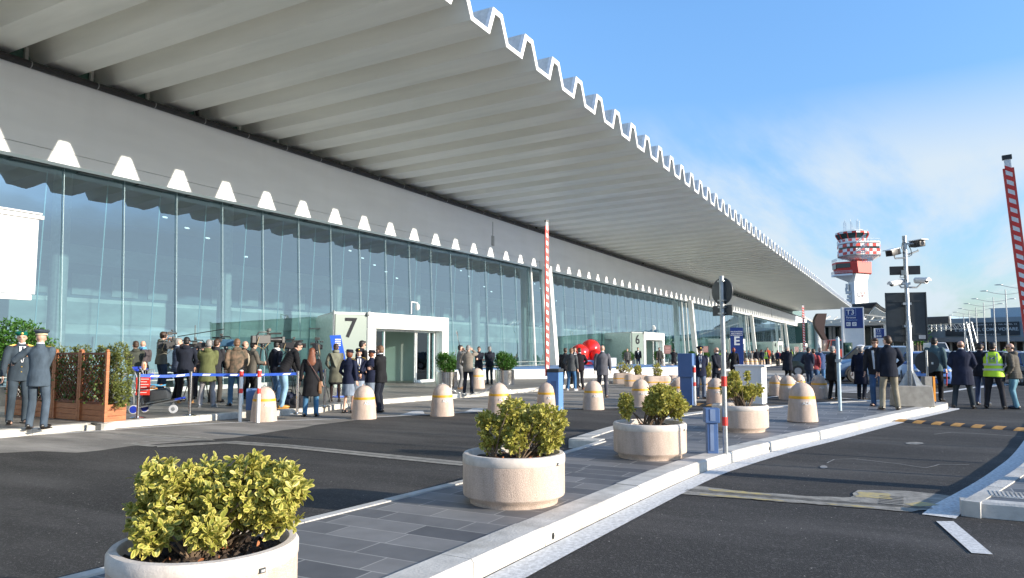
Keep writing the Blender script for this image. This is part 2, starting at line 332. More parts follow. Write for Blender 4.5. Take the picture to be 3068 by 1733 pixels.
M_chalk = mat('chalk', (.16, .155, .15), .9, scale=6, col2=(.32, .31, .29), detail=6)
strip('chalk_trace', [G(*q) for q in ((2478, 1388), (2500, 1377), (2560, 1376), (2700, 1392), (2772, 1403), (2800, 1397), (2815, 1392), (2905, 1394))], .010, .010, .0036, M_chalk)
strip('chalk_trace', [G(*q) for q in ((2800, 1302), (2850, 1296), (2960, 1302), (3060, 1309))], .012, .012, .0036, M_chalk)
sheet('pale_spill', ragged([tuple(G(2468 + 11 * math.cos(t), 1400 + 5 * math.sin(t))[:2]) for t in [k * .7 for k in range(9)]], .01, .05), .0036, M_chalk)
sheet('pale_spill', ragged([tuple(G(2740 + 28 * math.cos(t), 1329 + 4 * math.sin(t))[:2]) for t in [k * .7 for k in range(9)]], .02, .1), .0036, M_trench)
# terminal pavement
TK = smoothpath([(-12, 15.4), (7.4, 14.25), (9.0, 14.03), (11.4, 13.66), (12.1, 13.58)])
TK2 = smoothpath([(12.1, 13.58), (13.9, 12.95), (15.0, 13.25), (16.9, 13.40), (18.4, 13.25), (21, 12.8), (24.2, 12.45), (28.0, 12.3)])
TK3 = [(28.0, 12.3), (60, 11.6), (120, 11.8), (215, 12)]
pts = TK + TK2[1:] + [Vector(p) for p in TK3[1:]]
mb = MB(); mb.prism([tuple(p) for p in [q + Vector((0, .2)) for q in pts]] + [(215, 30), (-12, 30)], -.05, .126); struct('terminal_pavement', mb, M_walk, smooth=False)
kerb('terminal_kerb', pts[:], .26, .135, M_kerb2, seg=1.0, side=1)
# central island
IR = smoothpath([(0.2, 2.78), (4, 2.64), (5.8, 2.57), (8.9, 2.40), (10.4, 2.20), (12.4, 1.78), (14.4, 1.25), (18.6, .20), (22.9, -1.0)])
NOSE = [Vector(p) for p in [(23.25, -1.03), (23.55, -.85), (23.75, -.5), (23.85, 0), (23.8, .6)]]
IL = smoothpath([(23.8, .6), (22.6, 1.6), (21.2, 2.3), (19.2, 3.3), (17.4, 4.2), (14.1, 4.85), (11.0, 4.8)])
IL2 = [Vector(p) for p in [(11.0, 4.28), (9.63, 4.28), (6.95, 4.34), (4.81, 4.55), (0.2, 4.95)]]
ring = IR + NOSE + IL[1:] + IL2
inn, _ = ribbon(ring, .1, 0)
mb = MB(); mb.prism([tuple(p) for p in inn] + [], -.05, .132); struct('traffic_island_paving', mb, M_tile, smooth=False)
kerb('island_kerb', IR + NOSE + IL[1:], .27, .145, M_kerb, seg=1.05, side=1)
kerb('island_kerb', [Vector((11.0, 4.8)), Vector((11.0, 4.28))], .27, .145, M_kerb2, seg=1.05, side=1)
kerb('island_kerb', IL2, .12, .145, M_kerb, seg=1.05, side=1)
for X_, Y_ in ((5.58, 2.578), (12.0, 1.87)): mb = MB(); mb.ell((X_, Y_ - .002, .05), (.022, .006, .030), 10, 6); struct('drain_hole', mb, M_dark)
strip('road_edge_line', ribbon(IR + NOSE[:2], -.03, 0)[0], 0, .24, .0045, M_line)
# right island
RI = smoothpath([(8.28, -.43), (9.9, -.90), (11.54, -1.32), (14, -1.85), (20, -2.9), (30, -4.6)])
mb = MB(); mb.prism([(p.x + .12, p.y - .1) for p in RI] + [(30, -7), (8.5, -7)], -.05, .132); struct('side_island_paving', mb, M_tile, smooth=False)
kerb('side_island_kerb', RI, .16, .145, M_kerb, side=-1)
kerb('side_island_kerb', [Vector((8.36, -7)), Vector((8.28, -.43))], .16, .145, M_kerb, side=-1)
strip('road_edge_line', [Vector((8.12, -.23))] + [p + Vector((0, .20)) for p in RI[2:]], .13, .15, .0045, M_line)
sheet('road_marking', [(7.88, -.21), (7.95, -.35), (6.82, -.55), (6.79, -.41)], .0045, M_line)
# tactile plate
mb = MB(); mb.box((8.83, -.92, .136), (.34, .44, .008))
for k in range(12): mb.box((8.83, -1.12 + .036 * k, .143), (.30, .018, .008))
struct('drain_cover', mb, M_kerb, smooth=False)
# cement trenches across the road
sheet('cement_trench', ragged([(8.02, 2.30), (8.12, 1.5), (8.18, .55), (8.22, -.02), (8.62, -.30), (9.3, -.42), (9.4, .0), (9.2, .5), (8.72, .55), (8.58, .9), (8.52, 1.6), (8.62, 2.1), (8.62, 2.35)], .02, .12), .0042, M_trench)
for pl in ([(8.08, 2.0), (8.16, 1.1), (8.2, 1.2), (8.16, 2.0)], [(8.36, 1.9), (8.4, 1.3), (8.5, 1.4), (8.5, 2.0)], [(8.75, .5), (8.8, .15), (9.12, .2), (9.1, .47)], [(8.2, .7), (8.23, .3), (8.27, .3), (8.25, .75)], [(8.5, -.1), (8.7, -.28), (8.8, -.1), (8.6, .05)]):
    sheet('yellow_trace', ragged(pl, .025, .07), .0065, M_yel)
for k in range(3): strip('saw_cut', [(8.26 + .05 * k, 2.2), (8.33 + .04 * k, .8), (8.45 + .04 * k, -.2)], .006, .006, .0066, M_dark)
for k in range(6): strip('saw_cut', [(8.5 + .09 * k, .28), (8.5 + .09 * k, .05)], .012, .012, .0066, M_dark)
TL = [G(x, y) for x, y in ((1400, 1392), (1100, 1362), (864, 1338), (690, 1326), (600, 1331), (470, 1338))]
strip('cement_trench', TL, .16, .16, .0042, M_trench)
strip('saw_cut', TL, .012, .012, .0065, M_dark)
strip('cement_trench', [G(x, y) for x, y in ((470, 1338), (380, 1330), (470, 1322), (640, 1319), (600, 1312), (300, 1297), (180, 1292))], .09, .09, .0044, M_trench)
# painted line in front of the terminal with hatches
WL = smoothpath([(7.0, 14.3), (8.39, 14.03), (10.95, 13.1), (13.59, 11.1), (16.3, 9.55), (18.16, 7.95), (19.54, 6.56), (22, 4.9), (28, 3.5)])
strip('road_line', WL, .055, .055, .0045, M_line)
for x, y, l in [(14.5, 10.75, .8), (16.0, 9.85, .8), (17.6, 8.75, .8), (19.6, 6.9, .7), (21.4, 5.75, .7)]:
    sheet('road_marking', [(x, y), (x + .55, y - .35), (x + .55 + l, y - .35 + l * .75), (x + .35 + l, y + l * .55)], .0046, M_line)
for k in range(7): sheet('zebra_stripe', [(30 + k * 1.05, 1.2), (30.5 + k * 1.05, 1.2), (30.9 + k * 1.05, 4.6), (30.4 + k * 1.05, 4.6)], .0045, M_line)
for k in range(6): sheet('zebra_stripe', [(44 + k * 1.6, 5), (44.7 + k * 1.6, 5), (45.4 + k * 1.6, 10), (44.7 + k * 1.6, 10)], .0045, M_line)
for a, b, w_ in [((31, -1), (60, -9.5), .12), ((36, -2.6), (90, -22), .12), ((25, .2), (27.5, 3.2), .09)]:
    strip('road_line', [a, b], w_, w_, .0045, M_line)
# speed bumps
def bump(p, q, nseg, label):
    p = Vector(p); q = Vector(q); d = (q - p); l = d.length / nseg; u = d.normalized(); nn = Vector((-u.y, u.x)); o = thing('speed_bump', label, 'speed bump', (p.x, p.y, 0), math.atan2(d.y, d.x))
    a = MB(); b = MB()
    for k in range(nseg):
        for mbx, x0, x1, hgt_ in ((a, k * l + .004, k * l + l * .5, .045), (b, k * l + l * .5 + .004, (k + 1) * l, .047)):
            prof = [(-.28, 0), (-.2, .022), (-.1, .038), (0, hgt_), (.1, .038), (.2, .022), (.28, 0)]
            mbx.loft([[Vector((x, y, z)) for y, z in prof] for x in (x0, x1)])
    a.build('yellow_segment', mat('amber_rubber', (.55, .27, .06), .7, var=.25, scale=10), o, smooth=False); b.build('black_segment', M_rub, o, smooth=False)
bump((18.55, .12), (17.5, -2.3), 7, 'yellow and black speed bump across the right lane')
bump((21.6, 6.0), (20.6, 3.0), 8, 'yellow and black speed bump behind the planters beyond the island')
# ================================================================ terminal building
PER = 2.022; X0 = 17.49; YE = 10.0; YF = 22.3; XEND = 188
term = thing('terminal_building', 'long white and glass airport terminal under a corrugated overhanging roof', 'terminal', (0, YF, 0))
def T(o): o.parent = term; o.matrix_parent_inverse = Matrix.Translation((0, -YF, 0)); return o
def tb(mb, name, m, **k): o = mb.build(name, m, **k); return T(o)
prof_lo = [(-1.03, 10.48), (0, 10.48), (.31, 11.20), (.62, 11.20)]            # underside
prof_hi = [(-.90, 10.62), (-.115, 10.62), (.19, 11.37), (.75, 11.37)]         # top side
k0, k1 = -14, int((XEND - X0) / PER)
lo = []; hi = []
for k in range(k0, k1 + 1):
    for (a, z), (b, z2) in zip(prof_lo, prof_hi): lo.append((X0 + k * PER + a, z)); hi.append((X0 + k * PER + b, z2))
YS = [YE, YE + .14, 13, 16, 19, 21.5, 23.6]
def dz(y): return -.026 * (y - YE)
def rz_(x): return .006 * max(0, x - 60)
mb = MB(); mb.grid([[(x, y, z + dz(y) + rz_(x)) for x, z in lo] for y in YS]); mb.mi = 0
tb(mb, 'roof_underside', M_roof, smooth=False)
mb = MB(); mb.grid([[(x, y, z + dz(y) + rz_(x)) for x, z in hi] for y in YS + [45]]); tb(mb, 'roof_deck', mat('roof_deck', (.62, .60, .55), .6), smooth=False)
mb = MB(); e = .018   # bright trim on the cut edge
for i in range(len(lo) - 1):
    a, b, c, d = lo[i], lo[i + 1], hi[i + 1], hi[i]
    q = [(p[0], YE - .02, p[1] + rz_(p[0])) for p in (a, b, c, d)]; q2 = [(p[0], YE + .10, p[1] + rz_(p[0])) for p in (a, b, c, d)]
    mb.add(q + q2, [(0, 1, 2, 3), (0, 4, 5, 1), (3, 2, 6, 7)])
tb(mb, 'roof_edge_trim', mat('edge_trim', (.74, .74, .72), .4), smooth=False)
def zb(x): return 7.2 + .18 * max(0, min(1, (x - 18) / 28))
mb = MB(); xs = [-14, 18, 46, 100, 210]; ZT = 9.86
for x0, x1 in zip(xs, xs[1:]):
    pr = lambda x: [Vector((x, YF, zb(x) + .36)), Vector((x, YF, ZT)), Vector((x, YF + .5, ZT)), Vector((x, YF + .5, zb(x) + .36))]
    mb.loft([pr(x0), pr(x1)]); 
    pr = lambda x: [Vector((x, YF + .004, zb(x))), Vector((x, YF + .004, zb(x) + .345)), Vector((x, YF + .42, zb(x) + .345)), Vector((x, YF + .42, zb(x))),]
    mb.loft([pr(x0), pr(x1)])
mb.box((88, YF + .3, 7.5), (204, .3, .3)); tb(mb, 'fascia', M_fasc, smooth=False)
mb = MB()
for x0, x1 in zip(xs, xs[1:]): mb.loft([[Vector((x, YF + .30, zb(x) + .03)), Vector((x, YF + .3, zb(x) + .1)), Vector((x, YF + .95, zb(x) + .1)), Vector((x, YF + .95, zb(x) + .03))] for x in (x0, x1)])
for k in range(-12, 90): mb.box((13.38 + PER * (k + .5), YF + .62, zb(13 + PER * k) + .01), (1.1, .22, .05))
tb(mb, 'soffit', mat('soffit_grey', (.10, .105, .11), .5), smooth=False)
mb = MB()
for x in (39.5, 98, 150): mb.box((x, YF - .004, 8.9), (.05, .03, 1.3)); mb.box((x, YF - .02, 8.35), (.28, .05, .62))
tb(mb, 'expansion_cover', mat('joint_grey', (.42, .43, .43), .5), smooth=False)
# gutter pipe with brackets and downpipe stubs, clerestory glazing above
mb = MB(); mb.tube([(-14, YF - .06, 9.90), (208, YF - .06, 9.90)], .11, 10)
mb.box((97, YF + .35, 9.9), (222, .5, .06)); tb(mb, 'gutter_pipe', M_black)
def rep(mb, name, m, xs_, **k):         # one part per position along the facade
    o = mb.build(name, m, **k)
    for i, x in enumerate(xs_):
        q = o if i == 0 else o.copy()
        if i: COL.objects.link(q)
        q.location = (x, 0, 0); T(q)
mb = MB(); mb.tube([(-.012, YF - .06, 9.90), (.012, YF - .06, 9.90)], .118, 10); rep(mb, 'pipe_bracket', mat('bracket', (.36, .36, .36), .5), [X0 + PER * k + .42 for k in range(-6, 85)], smooth=False)
for kk in (-4, 0, 14, 26):
    x = X0 + PER * kk + .45; mb = MB(); mb.tube([(x - .28, YF + .1, 9.98), (x - .1, YF + .2, 10.12), (x - .1, YF + .25, 10.3), (x, YF + .3, 10.42), (x, YF + .35, 10.8)], .065, 8); tb(mb, 'downpipe', M_black)
mb = MB(); mb.add([(-14, YF + .8, 9.8), (210, YF + .8, 9.8), (210, YF + .8, 11.6), (-14, YF + .8, 11.6)], [(0, 1, 2, 3)]); tb(mb, 'clerestory_glass', mat('green_dark_glass', (.10, .20, .16), .15), smooth=False)
mb = MB(); mb.box((0, YF + .72, 10.5), (.10, .10, 1.6)); rep(mb, 'clerestory_post', mat('post_grey', (.72, .71, .66), .5), [X0 + PER * k + .70 for k in range(-6, 85)], smooth=False)
# sloping glass wall
YG0, YG1 = 22.62, 22.98; XM = 13.38
xs = [XM + PER * k for k in range(-6, 97)]
mb = MB(); mb.add([(0, YG0, .12), (PER, YG0, .12), (PER, YG1, 7.45), (0, YG1, 7.45)], [(0, 1, 2, 3)]); rep(mb, 'glass_pane', M_glass, [x for x in xs if 0 < x < 198], smooth=False)
mb = MB(); mb.add([(-14, YG0, .12), (XM - 6 * PER, YG0, .12), (XM - 6 * PER, YG1, 7.45), (-14, YG1, 7.45)], [(0, 1, 2, 3)]); tb(mb, 'glass_pane', M_glass, smooth=False)
cols = [47, 87, 127, 167]
mb = MB(); mb.box((0, (YG0 + YG1) / 2 - .05, 3.7), (.014, .02, 7.2), M=Matrix.Rotation(-math.atan2(YG1 - YG0, 7.3), 3, 'X')); rep(mb, 'glass_joint', mat('joint_silver', (.36, .50, .54), .5), [x for x in xs if 0 < x < 198], smooth=False)
mb = MB(); mb.bar((0, YG0 + 1.55, .12), (0, YG1 + .85, 7.2), .024, .03); rep(mb, 'glass_fin_edge', M_fin, [x for x in xs if 0 < x < 110], smooth=False)
mb = MB(); mb.box((97, YG0 - .05, .18), (222, .18, .2)); 
for z in (.55, .80): mb.tube([(-14, YG0 - .45, z), (20.5, YG0 - .45, z)], .02, 6); mb.tube([(30.5, YG0 - .45, z), (56, YG0 - .45, z)], .02, 6)
for k in range(-9, 28):
    x = k * 2.02 + .5
    if 20.5 < x < 30.5: continue
    mb.box((x, YG0 - .45, .47), (.03, .03, .7))
tb(mb, 'base_rail', mat('rail_pale', (.5, .55, .54), .4, metal=.4), smooth=False)
for x in cols:
    mb = MB(); mb.loft([[Vector((x + a, y + b, z)) for a, b in ((-.26, -.3), (.26, -.3), (.26, .22), (-.26, .22))] for y, z in ((21.55, .12), (22.15, 7.5))])
    mb.bar((x - 1.0, YG0 - .1, .12), (x - 1.0, YG1 - .1, 7.4), .12); mb.bar((x + .9, YG0 - .1, .12), (x + .9, YG1 - .1, 7.4), .10)
    mb.box((x - .6, YF - .05, zb(x) + .22), (.5, .1, .44)); tb(mb, 'column', M_white, smooth=False, bevel=.02)
# interior seen through the glass
mb = MB(); mb.box2((-14, YG1 + .4, 0), (205, 60, .11)); tb(mb, 'hall_floor', mat('hall_floor', (.22, .22, .21), .3, scale=2), smooth=False)
IB = [(9.9, 7.6, (.16, .20, .22)), (7.6, 6.35, (.05, .12, .20)), (6.35, 5.5, (.42, .48, .50)), (5.5, 5.2, (.17, .22, .26)), (5.2, 3.95, (.14, .20, .24)), (3.95, 3.75, (.65, .70, .68)), (3.75, 2.75, (.36, .43, .42)), (2.75, 2.3, (.50, .56, .54)), (2.3, .1, (.24, .31, .33))]
for i, (z1, z0, c) in enumerate(IB):
    mb = MB(); mb.box2((-20, 33 + .05 * (i % 2), z0), (210, 34, z1)); tb(mb, 'mezzanine_band', mat('band%d' % i, c, .7, scale=.6, var=.25, stretch=(1, 1, 3)), smooth=False)
mb = MB(); rnd = random.Random(5)
for k in range(40):
    x = -8 + k * 1.9
    if k % 5 != 3: mb.box((x, 32.96, 4.55), (1.35, .06, .95))
for k in range(14): mb.box((x * 0 - 4 + k * 5.3, 32.9, 1.35), (3.2, .06, 1.7))
tb(mb, 'inner_window', mat('inner_window', (.36, .42, .42), .3, var=.3, scale=.8), smooth=False)
mb = MB()
mb.lathe([(.33, .1), (.33, 9.55)], (0, 29.5, 0), 14); rep(mb, 'hall_column', mat('hall_column', (.42, .45, .44), .6), [1 + k * 8.1 for k in range(16)])
mb = MB(); mb.box2((-14, YG1 + .8, 9.6), (205, 34, 9.7)); tb(mb, 'hall_ceiling', mat('hall_ceiling', (.30, .32, .33), .8), smooth=False)
mb = MB()
for k in range(5):
    for j in range(5): mb.ell((-2 + k * 1.3 + j * 14 + 12, 32.4, 8.2 - k * .35), (.16, .05, .05), 6, 4)
tb(mb, 'ceiling_lamp', mat('lamp_white', (.8, .85, .85), .4, emit=(.9, 1, 1, 1.2)))
# ---------------------------------------------------------------- entrances
def entrance(x0, num, label):
    o = thing('entrance_vestibule', label, 'entrance', (x0, 18.7, 0), group='glass entrance boxes along the terminal'); W = 5.85; H = 3.05
    p = [(0, 0), (-1.22, .66), (1.3, 3.86), (W - 1.2, 3.86), (W, .05)]
    def wall(a, b, z0, z1, m, name, t=.08):
        a = Vector((*a, 0)); b = Vector((*b, 0)); d = (b - a).normalized(); nn = Vector((-d.y, d.x, 0)) * t
        mb = MB(); mb.ext([a + Vector((0, 0, z0)), b + Vector((0, 0, z0)), b + Vector((0, 0, z1)), a + Vector((0, 0, z1))], nn); return mb.build(name, m, o, smooth=False)
    wall((.10, .10), p[1], .13, H - .08, mat('number_glass', (.20, .255, .235), .25, var=.04, scale=1), 'number_panel'); wall(p[1], p[2], .13, H - .08, mat('side_glass', (.42, .53, .50), .25), 'side_panel'); wall(p[3], (W - .06, .2), .13, H - .08, M_frost, 'side_panel')
    mb = MB(); mb.prism([(0, .02), (W, .02), p[3], p[2], (p[1][0] - .08, p[1][1] - .05)], H - .1, H); mb.build('roof', mat('box_roof', (.30, .34, .34), .4), o, smooth=False)
    mb = MB()   # white portal
    mb.box2((-.02, -.02, H - .62), (W + .02, .5, H + .02)); mb.box2((-.02, -.02, .12), (.50, .3, H - .62)); mb.box2((W - .50, -.02, .12), (W + .02, .5, H - .62)); mb.build('portal', M_white, o, smooth=False, bevel=.05)
    mb = MB(); mb.bar((p[1][0] - .09, p[1][1] - .03, .12), (p[1][0] - .09, p[1][1] - .03, H + .05), .05); mb.build('corner_post', M_steel, o, smooth=False)
    # sliding doors
    mb = MB()
    for a in (.52, 1.55, W - 2.1, W - 1.98, W - .98, W - .58): mb.box((a, .42, 1.28), (.06, .06, 2.3))
    mb.box((W / 2, .42, 2.40), (W - 1, .12, .10)); mb.box((W - 1.2, .42, .18), (1.4, .05, .12)); mb.build('door_frame', mat('door_aluminium', (.66, .68, .67), .4, metal=.2), o, smooth=False)
    for a, b in ((.55, 1.52), (W - 1.95, W - .6)):
        mb = MB(); mb.box(((a + b) / 2, .44, 1.28), (b - a, .012, 2.2)); mb.build('door_pane', M_thinglass, o, smooth=False)
    mb = MB(); mb.box2((1.2, 3.6, .13), (W - 1.0, 3.7, H - .1)); mb.build('inner_wall', mat('inner_wall', (.38, .43, .40), .5), o, smooth=False)
    mb = MB(); mb.box2((.5, .5, H - .6), (W - .5, 3.6, H - .55)); mb.build('inner_ceiling', mat('inner_ceil', (.25, .27, .26), .6), o, smooth=False)
    # number on the slanting side panel
    d = Vector((p[1][0] - .10, p[1][1] - .10, 0)).normalized()
    put_text(num, 1.08, frame((.10 + d.x * .80, .10 + d.y * .80, 2.40), -d, (0, 0, 1)) @ Matrix.Translation((0, 0, .105)), 'door_number', mat('number_grey', (.006, .009, .015), .6, spec=.2), o, bold=.012)
    cm = MB(); cm.ell((W * .62, .2, H + .42), (.10, .10, .16)); cm.bar((W * .62, .2, H + .6), (W * .54, .2, H + .62), .04); cm.bar((W * .54, .2, H + .1), (W * .54, .2, H + .64), .04); cm.build('dome_camera', M_white, o)
    cm = MB(); cm.ell((-.02, -.05, H - .05), (.09, .09, .09)); cm.build('small_camera', M_white, o)
    return o
ZZ=0
for x0, nmb in ((23.1, '7'), (58.4, '6'), (96.5, '5'), (132, '4'), (170, '3')): entrance(x0, nmb, 'glass and white entrance box number %s of the terminal' % nmb)
# ---------------------------------------------------------------- platform with red sculpture
pf = thing('exhibition_platform', 'white and blue platform beneath the red sphere sculpture', 'platform', (36, 15, 0))
def pl(mb, name, m, **k): o = mb.build(name, m, smooth=False, **k); o.parent = pf; o.matrix_parent_inverse = Matrix.Translation((-36, -15, 0)); return o
mb = MB(); mb.prism([(30.2, 19.5), (37.2, 13.2), (43.5, 11.2), (47, 12.6), (50, 20)], 0, .60); pl(mb, 'plinth', mat('plinth_white', (.74, .74, .72), .5, scale=.8, bump=.2, bscale=8), bevel=.03)
mb = MB(); mb.prism([(30.5, 19.4), (37.3, 13.35), (43.4, 11.4), (46.8, 12.8), (49.6, 19.8)], .60, .615); pl(mb, 'blue_carpet', M_lblue)
def vbox(x, d, w_, dd, z0, z1): r = ray(x, HY); r = r / r.dot(FW) * d; q = MB(); q.box((r.x, r.y, (z0 + z1) / 2), (w_, dd, z1 - z0), rz=math.atan2(RT.y, RT.x)); return q
pl(vbox(1765, 43.8, 1.75, 1.3, .61, .98), 'blue_block', mat('block_blue', (.16, .27, .52), .5)); pl(vbox(1822, 43.2, .85, .9, .61, 1.12), 'white_block', M_white)
sc_ = thing('red_sphere_sculpture', 'glossy red sculpture of two big split spheres', 'sculpture', (41.5, 14.2, 1.1))
def ball(c, r, slit):
    mb = MB(); n = 36; rings = []
    for i in range(1, 24):
        a = -PI / 2 + PI * i / 24; rings.append([Vector((c[0] + r * math.cos(a) * math.cos(2 * PI * k / n) , c[1] + r * math.cos(a) * math.sin(2 * PI * k / n), c[2] + r * math.sin(a))) for k in range(n)])
    mb.loft(rings)
    o = mb.build('sphere', M_redv, sc_)
    s = MB(); pts = [Vector(c) + Vector((math.sin(slit) * math.cos(t), -math.cos(slit) * math.cos(t), math.sin(t))) * (r + .005) for t in [k * PI / 16 - .15 * PI for k in range(12)]]
    s.tube(pts, [.006 + .022 * math.sin(PI * k / 11) for k in range(12)], 6); s.build('slit', mat('slit_dark', (.12, .02, .02), .2), o); return o
def sp_at(x, y, d): r = ray(x, y); r = r / r.dot(FW) * d; return Vector((r.x, r.y, EYE + r.z)) - Vector((41.5, 14.2, 1.1))
ball(sp_at(1737, 1060, 43.2), .56, .55); ball(sp_at(1769, 1047, 44.0), .60, .62); ball(sp_at(1787, 1068, 43.4), .42, .9)
mb = MB(); fb = sp_at(1762, 1090, 43.4); mb.lathe([(.42, 0), (.38, .12), (.20, .3), (.22, .5)], (fb.x, fb.y, fb.z - .05), 24); mb.build('foot', M_redv, sc_)
# ---------------------------------------------------------------- blue E sign in front of entrance 5
c = G(2207, 1140, 0); c = Vector((52, 11.4, 0)); c = atY(2208, 1050, 0.01) if False else Vector((ray(2208, 1050).x, ray(2208, 1050).y, 0)) * 46
sg = thing('direction_totem', 'tall blue sign with a white letter E and small lines of text', 'sign', c)
face = -c.normalized(); ex = Vector((-face.y, face.x, 0)); sclf = 46 / 2200 * 1.0
def onface(o, c0, u, z, off=.03): return frame(c0 + ex * u + face * off + Vector((0, 0, z)), ex, (0, 0, 1))
zt = hgt(c, 2208, 982); w_ = .78
mb = MB(); mb.X = frame((0, 0, 0), ex, (0, 0, 1)); mb.box((0, zt / 2, 0), (w_, zt, .10)); mb.build('panel', M_sblue, sg, smooth=False, bevel=.01)
for t, s, z in (('INAUGURAZIONE', .088, zt - .26), ('AREA DI IMBARCO', .080, zt - .37), ('INTERNAZIONALE', .086, zt - .48)): put_text(t, s, onface(0, Vector((0, 0, 0)), 0, z, .052), 'lettering', M_white, sg, bold=.003)
put_text('E', .74, onface(0, Vector((0, 0, 0)), 0, zt - .86, .052), 'big_letter', M_white, sg, bold=.02)
# white banner at the left edge
bn = thing('white_banner', 'big blank white hanging banner at the left edge in front of the glass', 'banner', (10.4, 20, 0))
mb = MB(); mb.box2((-6, 0, 3.02), (.68, .06, 5.0)); mb.build('canvas', mat('banner_white', (.68, .70, .72), .6, var=.04, dirt=.15), bn, smooth=False)
mb = MB(); mb.box2((-6, -.06, 5.0), (.78, .1, 5.10)); mb.box2((-6, -.04, 5.13), (.74, .08, 5.17)); mb.box2((-6, .0, 2.86), (.6, .12, 3.0)); mb.build('rail', mat('banner_rail', (.6, .6, .6), .4, metal=.3), bn, smooth=False)
mb = MB(); mb.bar((-5.5, .2, 0), (-5.5, .2, 5.1), .12); mb.bar((-1.9, .2, 0), (-1.9, .2, 5.1), .12); mb.build('mast', M_steel, bn, smooth=False)
# ================================================================ control tower
TC = Vector((ray(2585, 1050).x, ray(2585, 1050).y, 0)) ; TC = TC.normalized() * 385; px = 385 * math.cos(math.atan((2572 - CX) / F_)) / 2200.
tw = thing('control_tower', 'white control tower with red and white checkered cabins', 'control tower', TC)
tv = -TC.normalized(); tu = Vector((-tv.y, tv.x, 0))   # tu: right in view
def tz(y): return hgt(TC, 2572, y)
def U(x): return (x - 2573) * px * .91
TM = Matrix(((tu.x, -tv.x, 0, 0), (tu.y, -tv.y, 0, 0), (0, 0, 1, 0), (0, 0, 0, 1)))   # local x right, y away, z up
def tower(mb, name, m, **k): mb2 = MB(); mb2.X = TM; mb2.add(mb.v, mb.f); mb2.m = list(mb.m); return mb2.build(name, m, tw, **k)
M_tw = mat('tower_white', (.82, .82, .80), .55, var=.05, scale=.3); M_tr = mat('tower_red', (.62, .05, .035), .5, var=.08, scale=.3); M_tg = mat('tower_glass', (.02, .05, .05), .12, var=.2)
mb = MB(); mb.prism([(U(2537), 1.5), (U(2556), -3.2), (U(2595), 3.5), (U(2585), 8), (U(2545), 8)], 0, tz(845)); tower(mb, 'shaft', M_tw, smooth=False)
mb = MB(); mb.loft([[Vector((x, y, z)) for x, y in pts] for pts, z in (([(U(2538), 1.5), (U(2556), -3.2), (U(2595), 3.5), (U(2585), 8), (U(2545), 8)], tz(845)), ([(U(2488), 2), (U(2562), -6), (U(2602), 1.5), (U(2600), 9), (U(2500), 10)], tz(823)))]); tower(mb, 'corbel', M_tw, smooth=False)
mb = MB(); mb.prism([(U(2486), 2), (U(2500), -4), (U(2552), -6), (U(2552), 8)], tz(827), tz(822)); tower(mb, 'balcony', M_tw, smooth=False)
mb = MB()
for a, b in (((U(2486), 2), (U(2500), -4)), ((U(2500), -4), (U(2551), -6))):
    for z in (813, 817): mb.bar((*a, tz(z)), (*b, tz(z)), .12)
    for k in range(13): p = Vector(a).lerp(Vector(b), k / 12); mb.bar((*p, tz(822)), (*p, tz(813)), .08)
tower(mb, 'railing', mat('tower_rail', (.6, .62, .62), .5), smooth=False); mb = MB()
for a, b in (((U(2489), 2), (U(2505), -4.5)), ((U(2505), -4.5), (U(2560), -6))):
    for z in (776, 780): mb.bar((*a, tz(z)), (*b, tz(z)), .12)
    for k in range(13): p = Vector(a).lerp(Vector(b), k / 12); mb.bar((*p, tz(785)), (*p, tz(776)), .08)
tower(mb, 'railing', mat('tower_rail', (.6, .62, .62), .5), smooth=False)
mb = MB(); lowp = [(U(2489), 2), (U(2503), -4), (U(2552), -5.6), (U(2567), -6.2), (U(2609), 1.5), (U(2606), 9), (U(2500), 10)]
mb.loft([[Vector((x * s + o, y * s, z)) for x, y in lowp] for s, z, o in ((.94, tz(820), .3), (1, tz(792), 0), (1.0, tz(786), 0))]); tower(mb, 'lower_cabin', M_tr, smooth=False)
mb = MB(); mb.loft([[Vector((x, y, z)) for x, y in ((U(2504), -4.25), (U(2546), -5.65), (U(2546), -5.4), (U(2505), -3.9))] for z in (tz(804), tz(791))]); mb.loft([[Vector((x, y, z)) for x, y in ((U(2490), 1.2), (U(2502), -4.0), (U(2503), -3.8), (U(2491), 1.4))] for z in (tz(806), tz(792))]); tower(mb, 'lower_window', M_tg, smooth=False)
def checker(pts, rows, name, ncol, skip=()):
    """band of red and white panels wrapped round a polygonal cabin"""
    mb = MB()
    for cidx, mm in ((0, M_tr), (1, M_tw)):
        mb.mi = cidx
        for r, (s0, z0, s1, z1) in enumerate(rows):
            seg = []
            for i in range(len(pts) - 1):
                a, b = Vector(pts[i]), Vector(pts[i + 1]); kk = ncol[i]
                for j in range(kk): seg.append((a.lerp(b, j / kk), a.lerp(b, (j + 1) / kk)))
            for j, (a, b) in enumerate(seg):
                if (j + r) % 2 == cidx: mb.add([(a.x * s0, a.y * s0, z0), (b.x * s0, b.y * s0, z0), (b.x * s1, b.y * s1, z1), (a.x * s1, a.y * s1, z1)], [(0, 1, 2, 3)])
    tower(mb, name, [M_tr, M_tw], smooth=False, weld=.02)
up = [(U(2507), 3), (U(2512), -3), (U(2538), -8), (U(2565), -8.5), (U(2592), -6.5), (U(2636), -3), (U(2638), 4), (U(2590), 10), (U(2520), 9)]
mb = MB(); mb.loft([[Vector((x * .96, y * .96, z)) for x, y in up] for z in (tz(770), tz(732))]); tower(mb, 'upper_cabin', M_tg, smooth=False)
mb = MB(); mb.loft([[Vector((x * s + o, y * s, z)) for x, y in up] for s, z, o in ((.55, tz(780), 1), (1, tz(768), 0))]); mb.prism(up, tz(733), tz(728)); mb.prism([(x * 1.0, y) for x, y in up], tz(768.5), tz(767)); tower(mb, 'deck', M_tw, smooth=False)
up2 = up[:7]
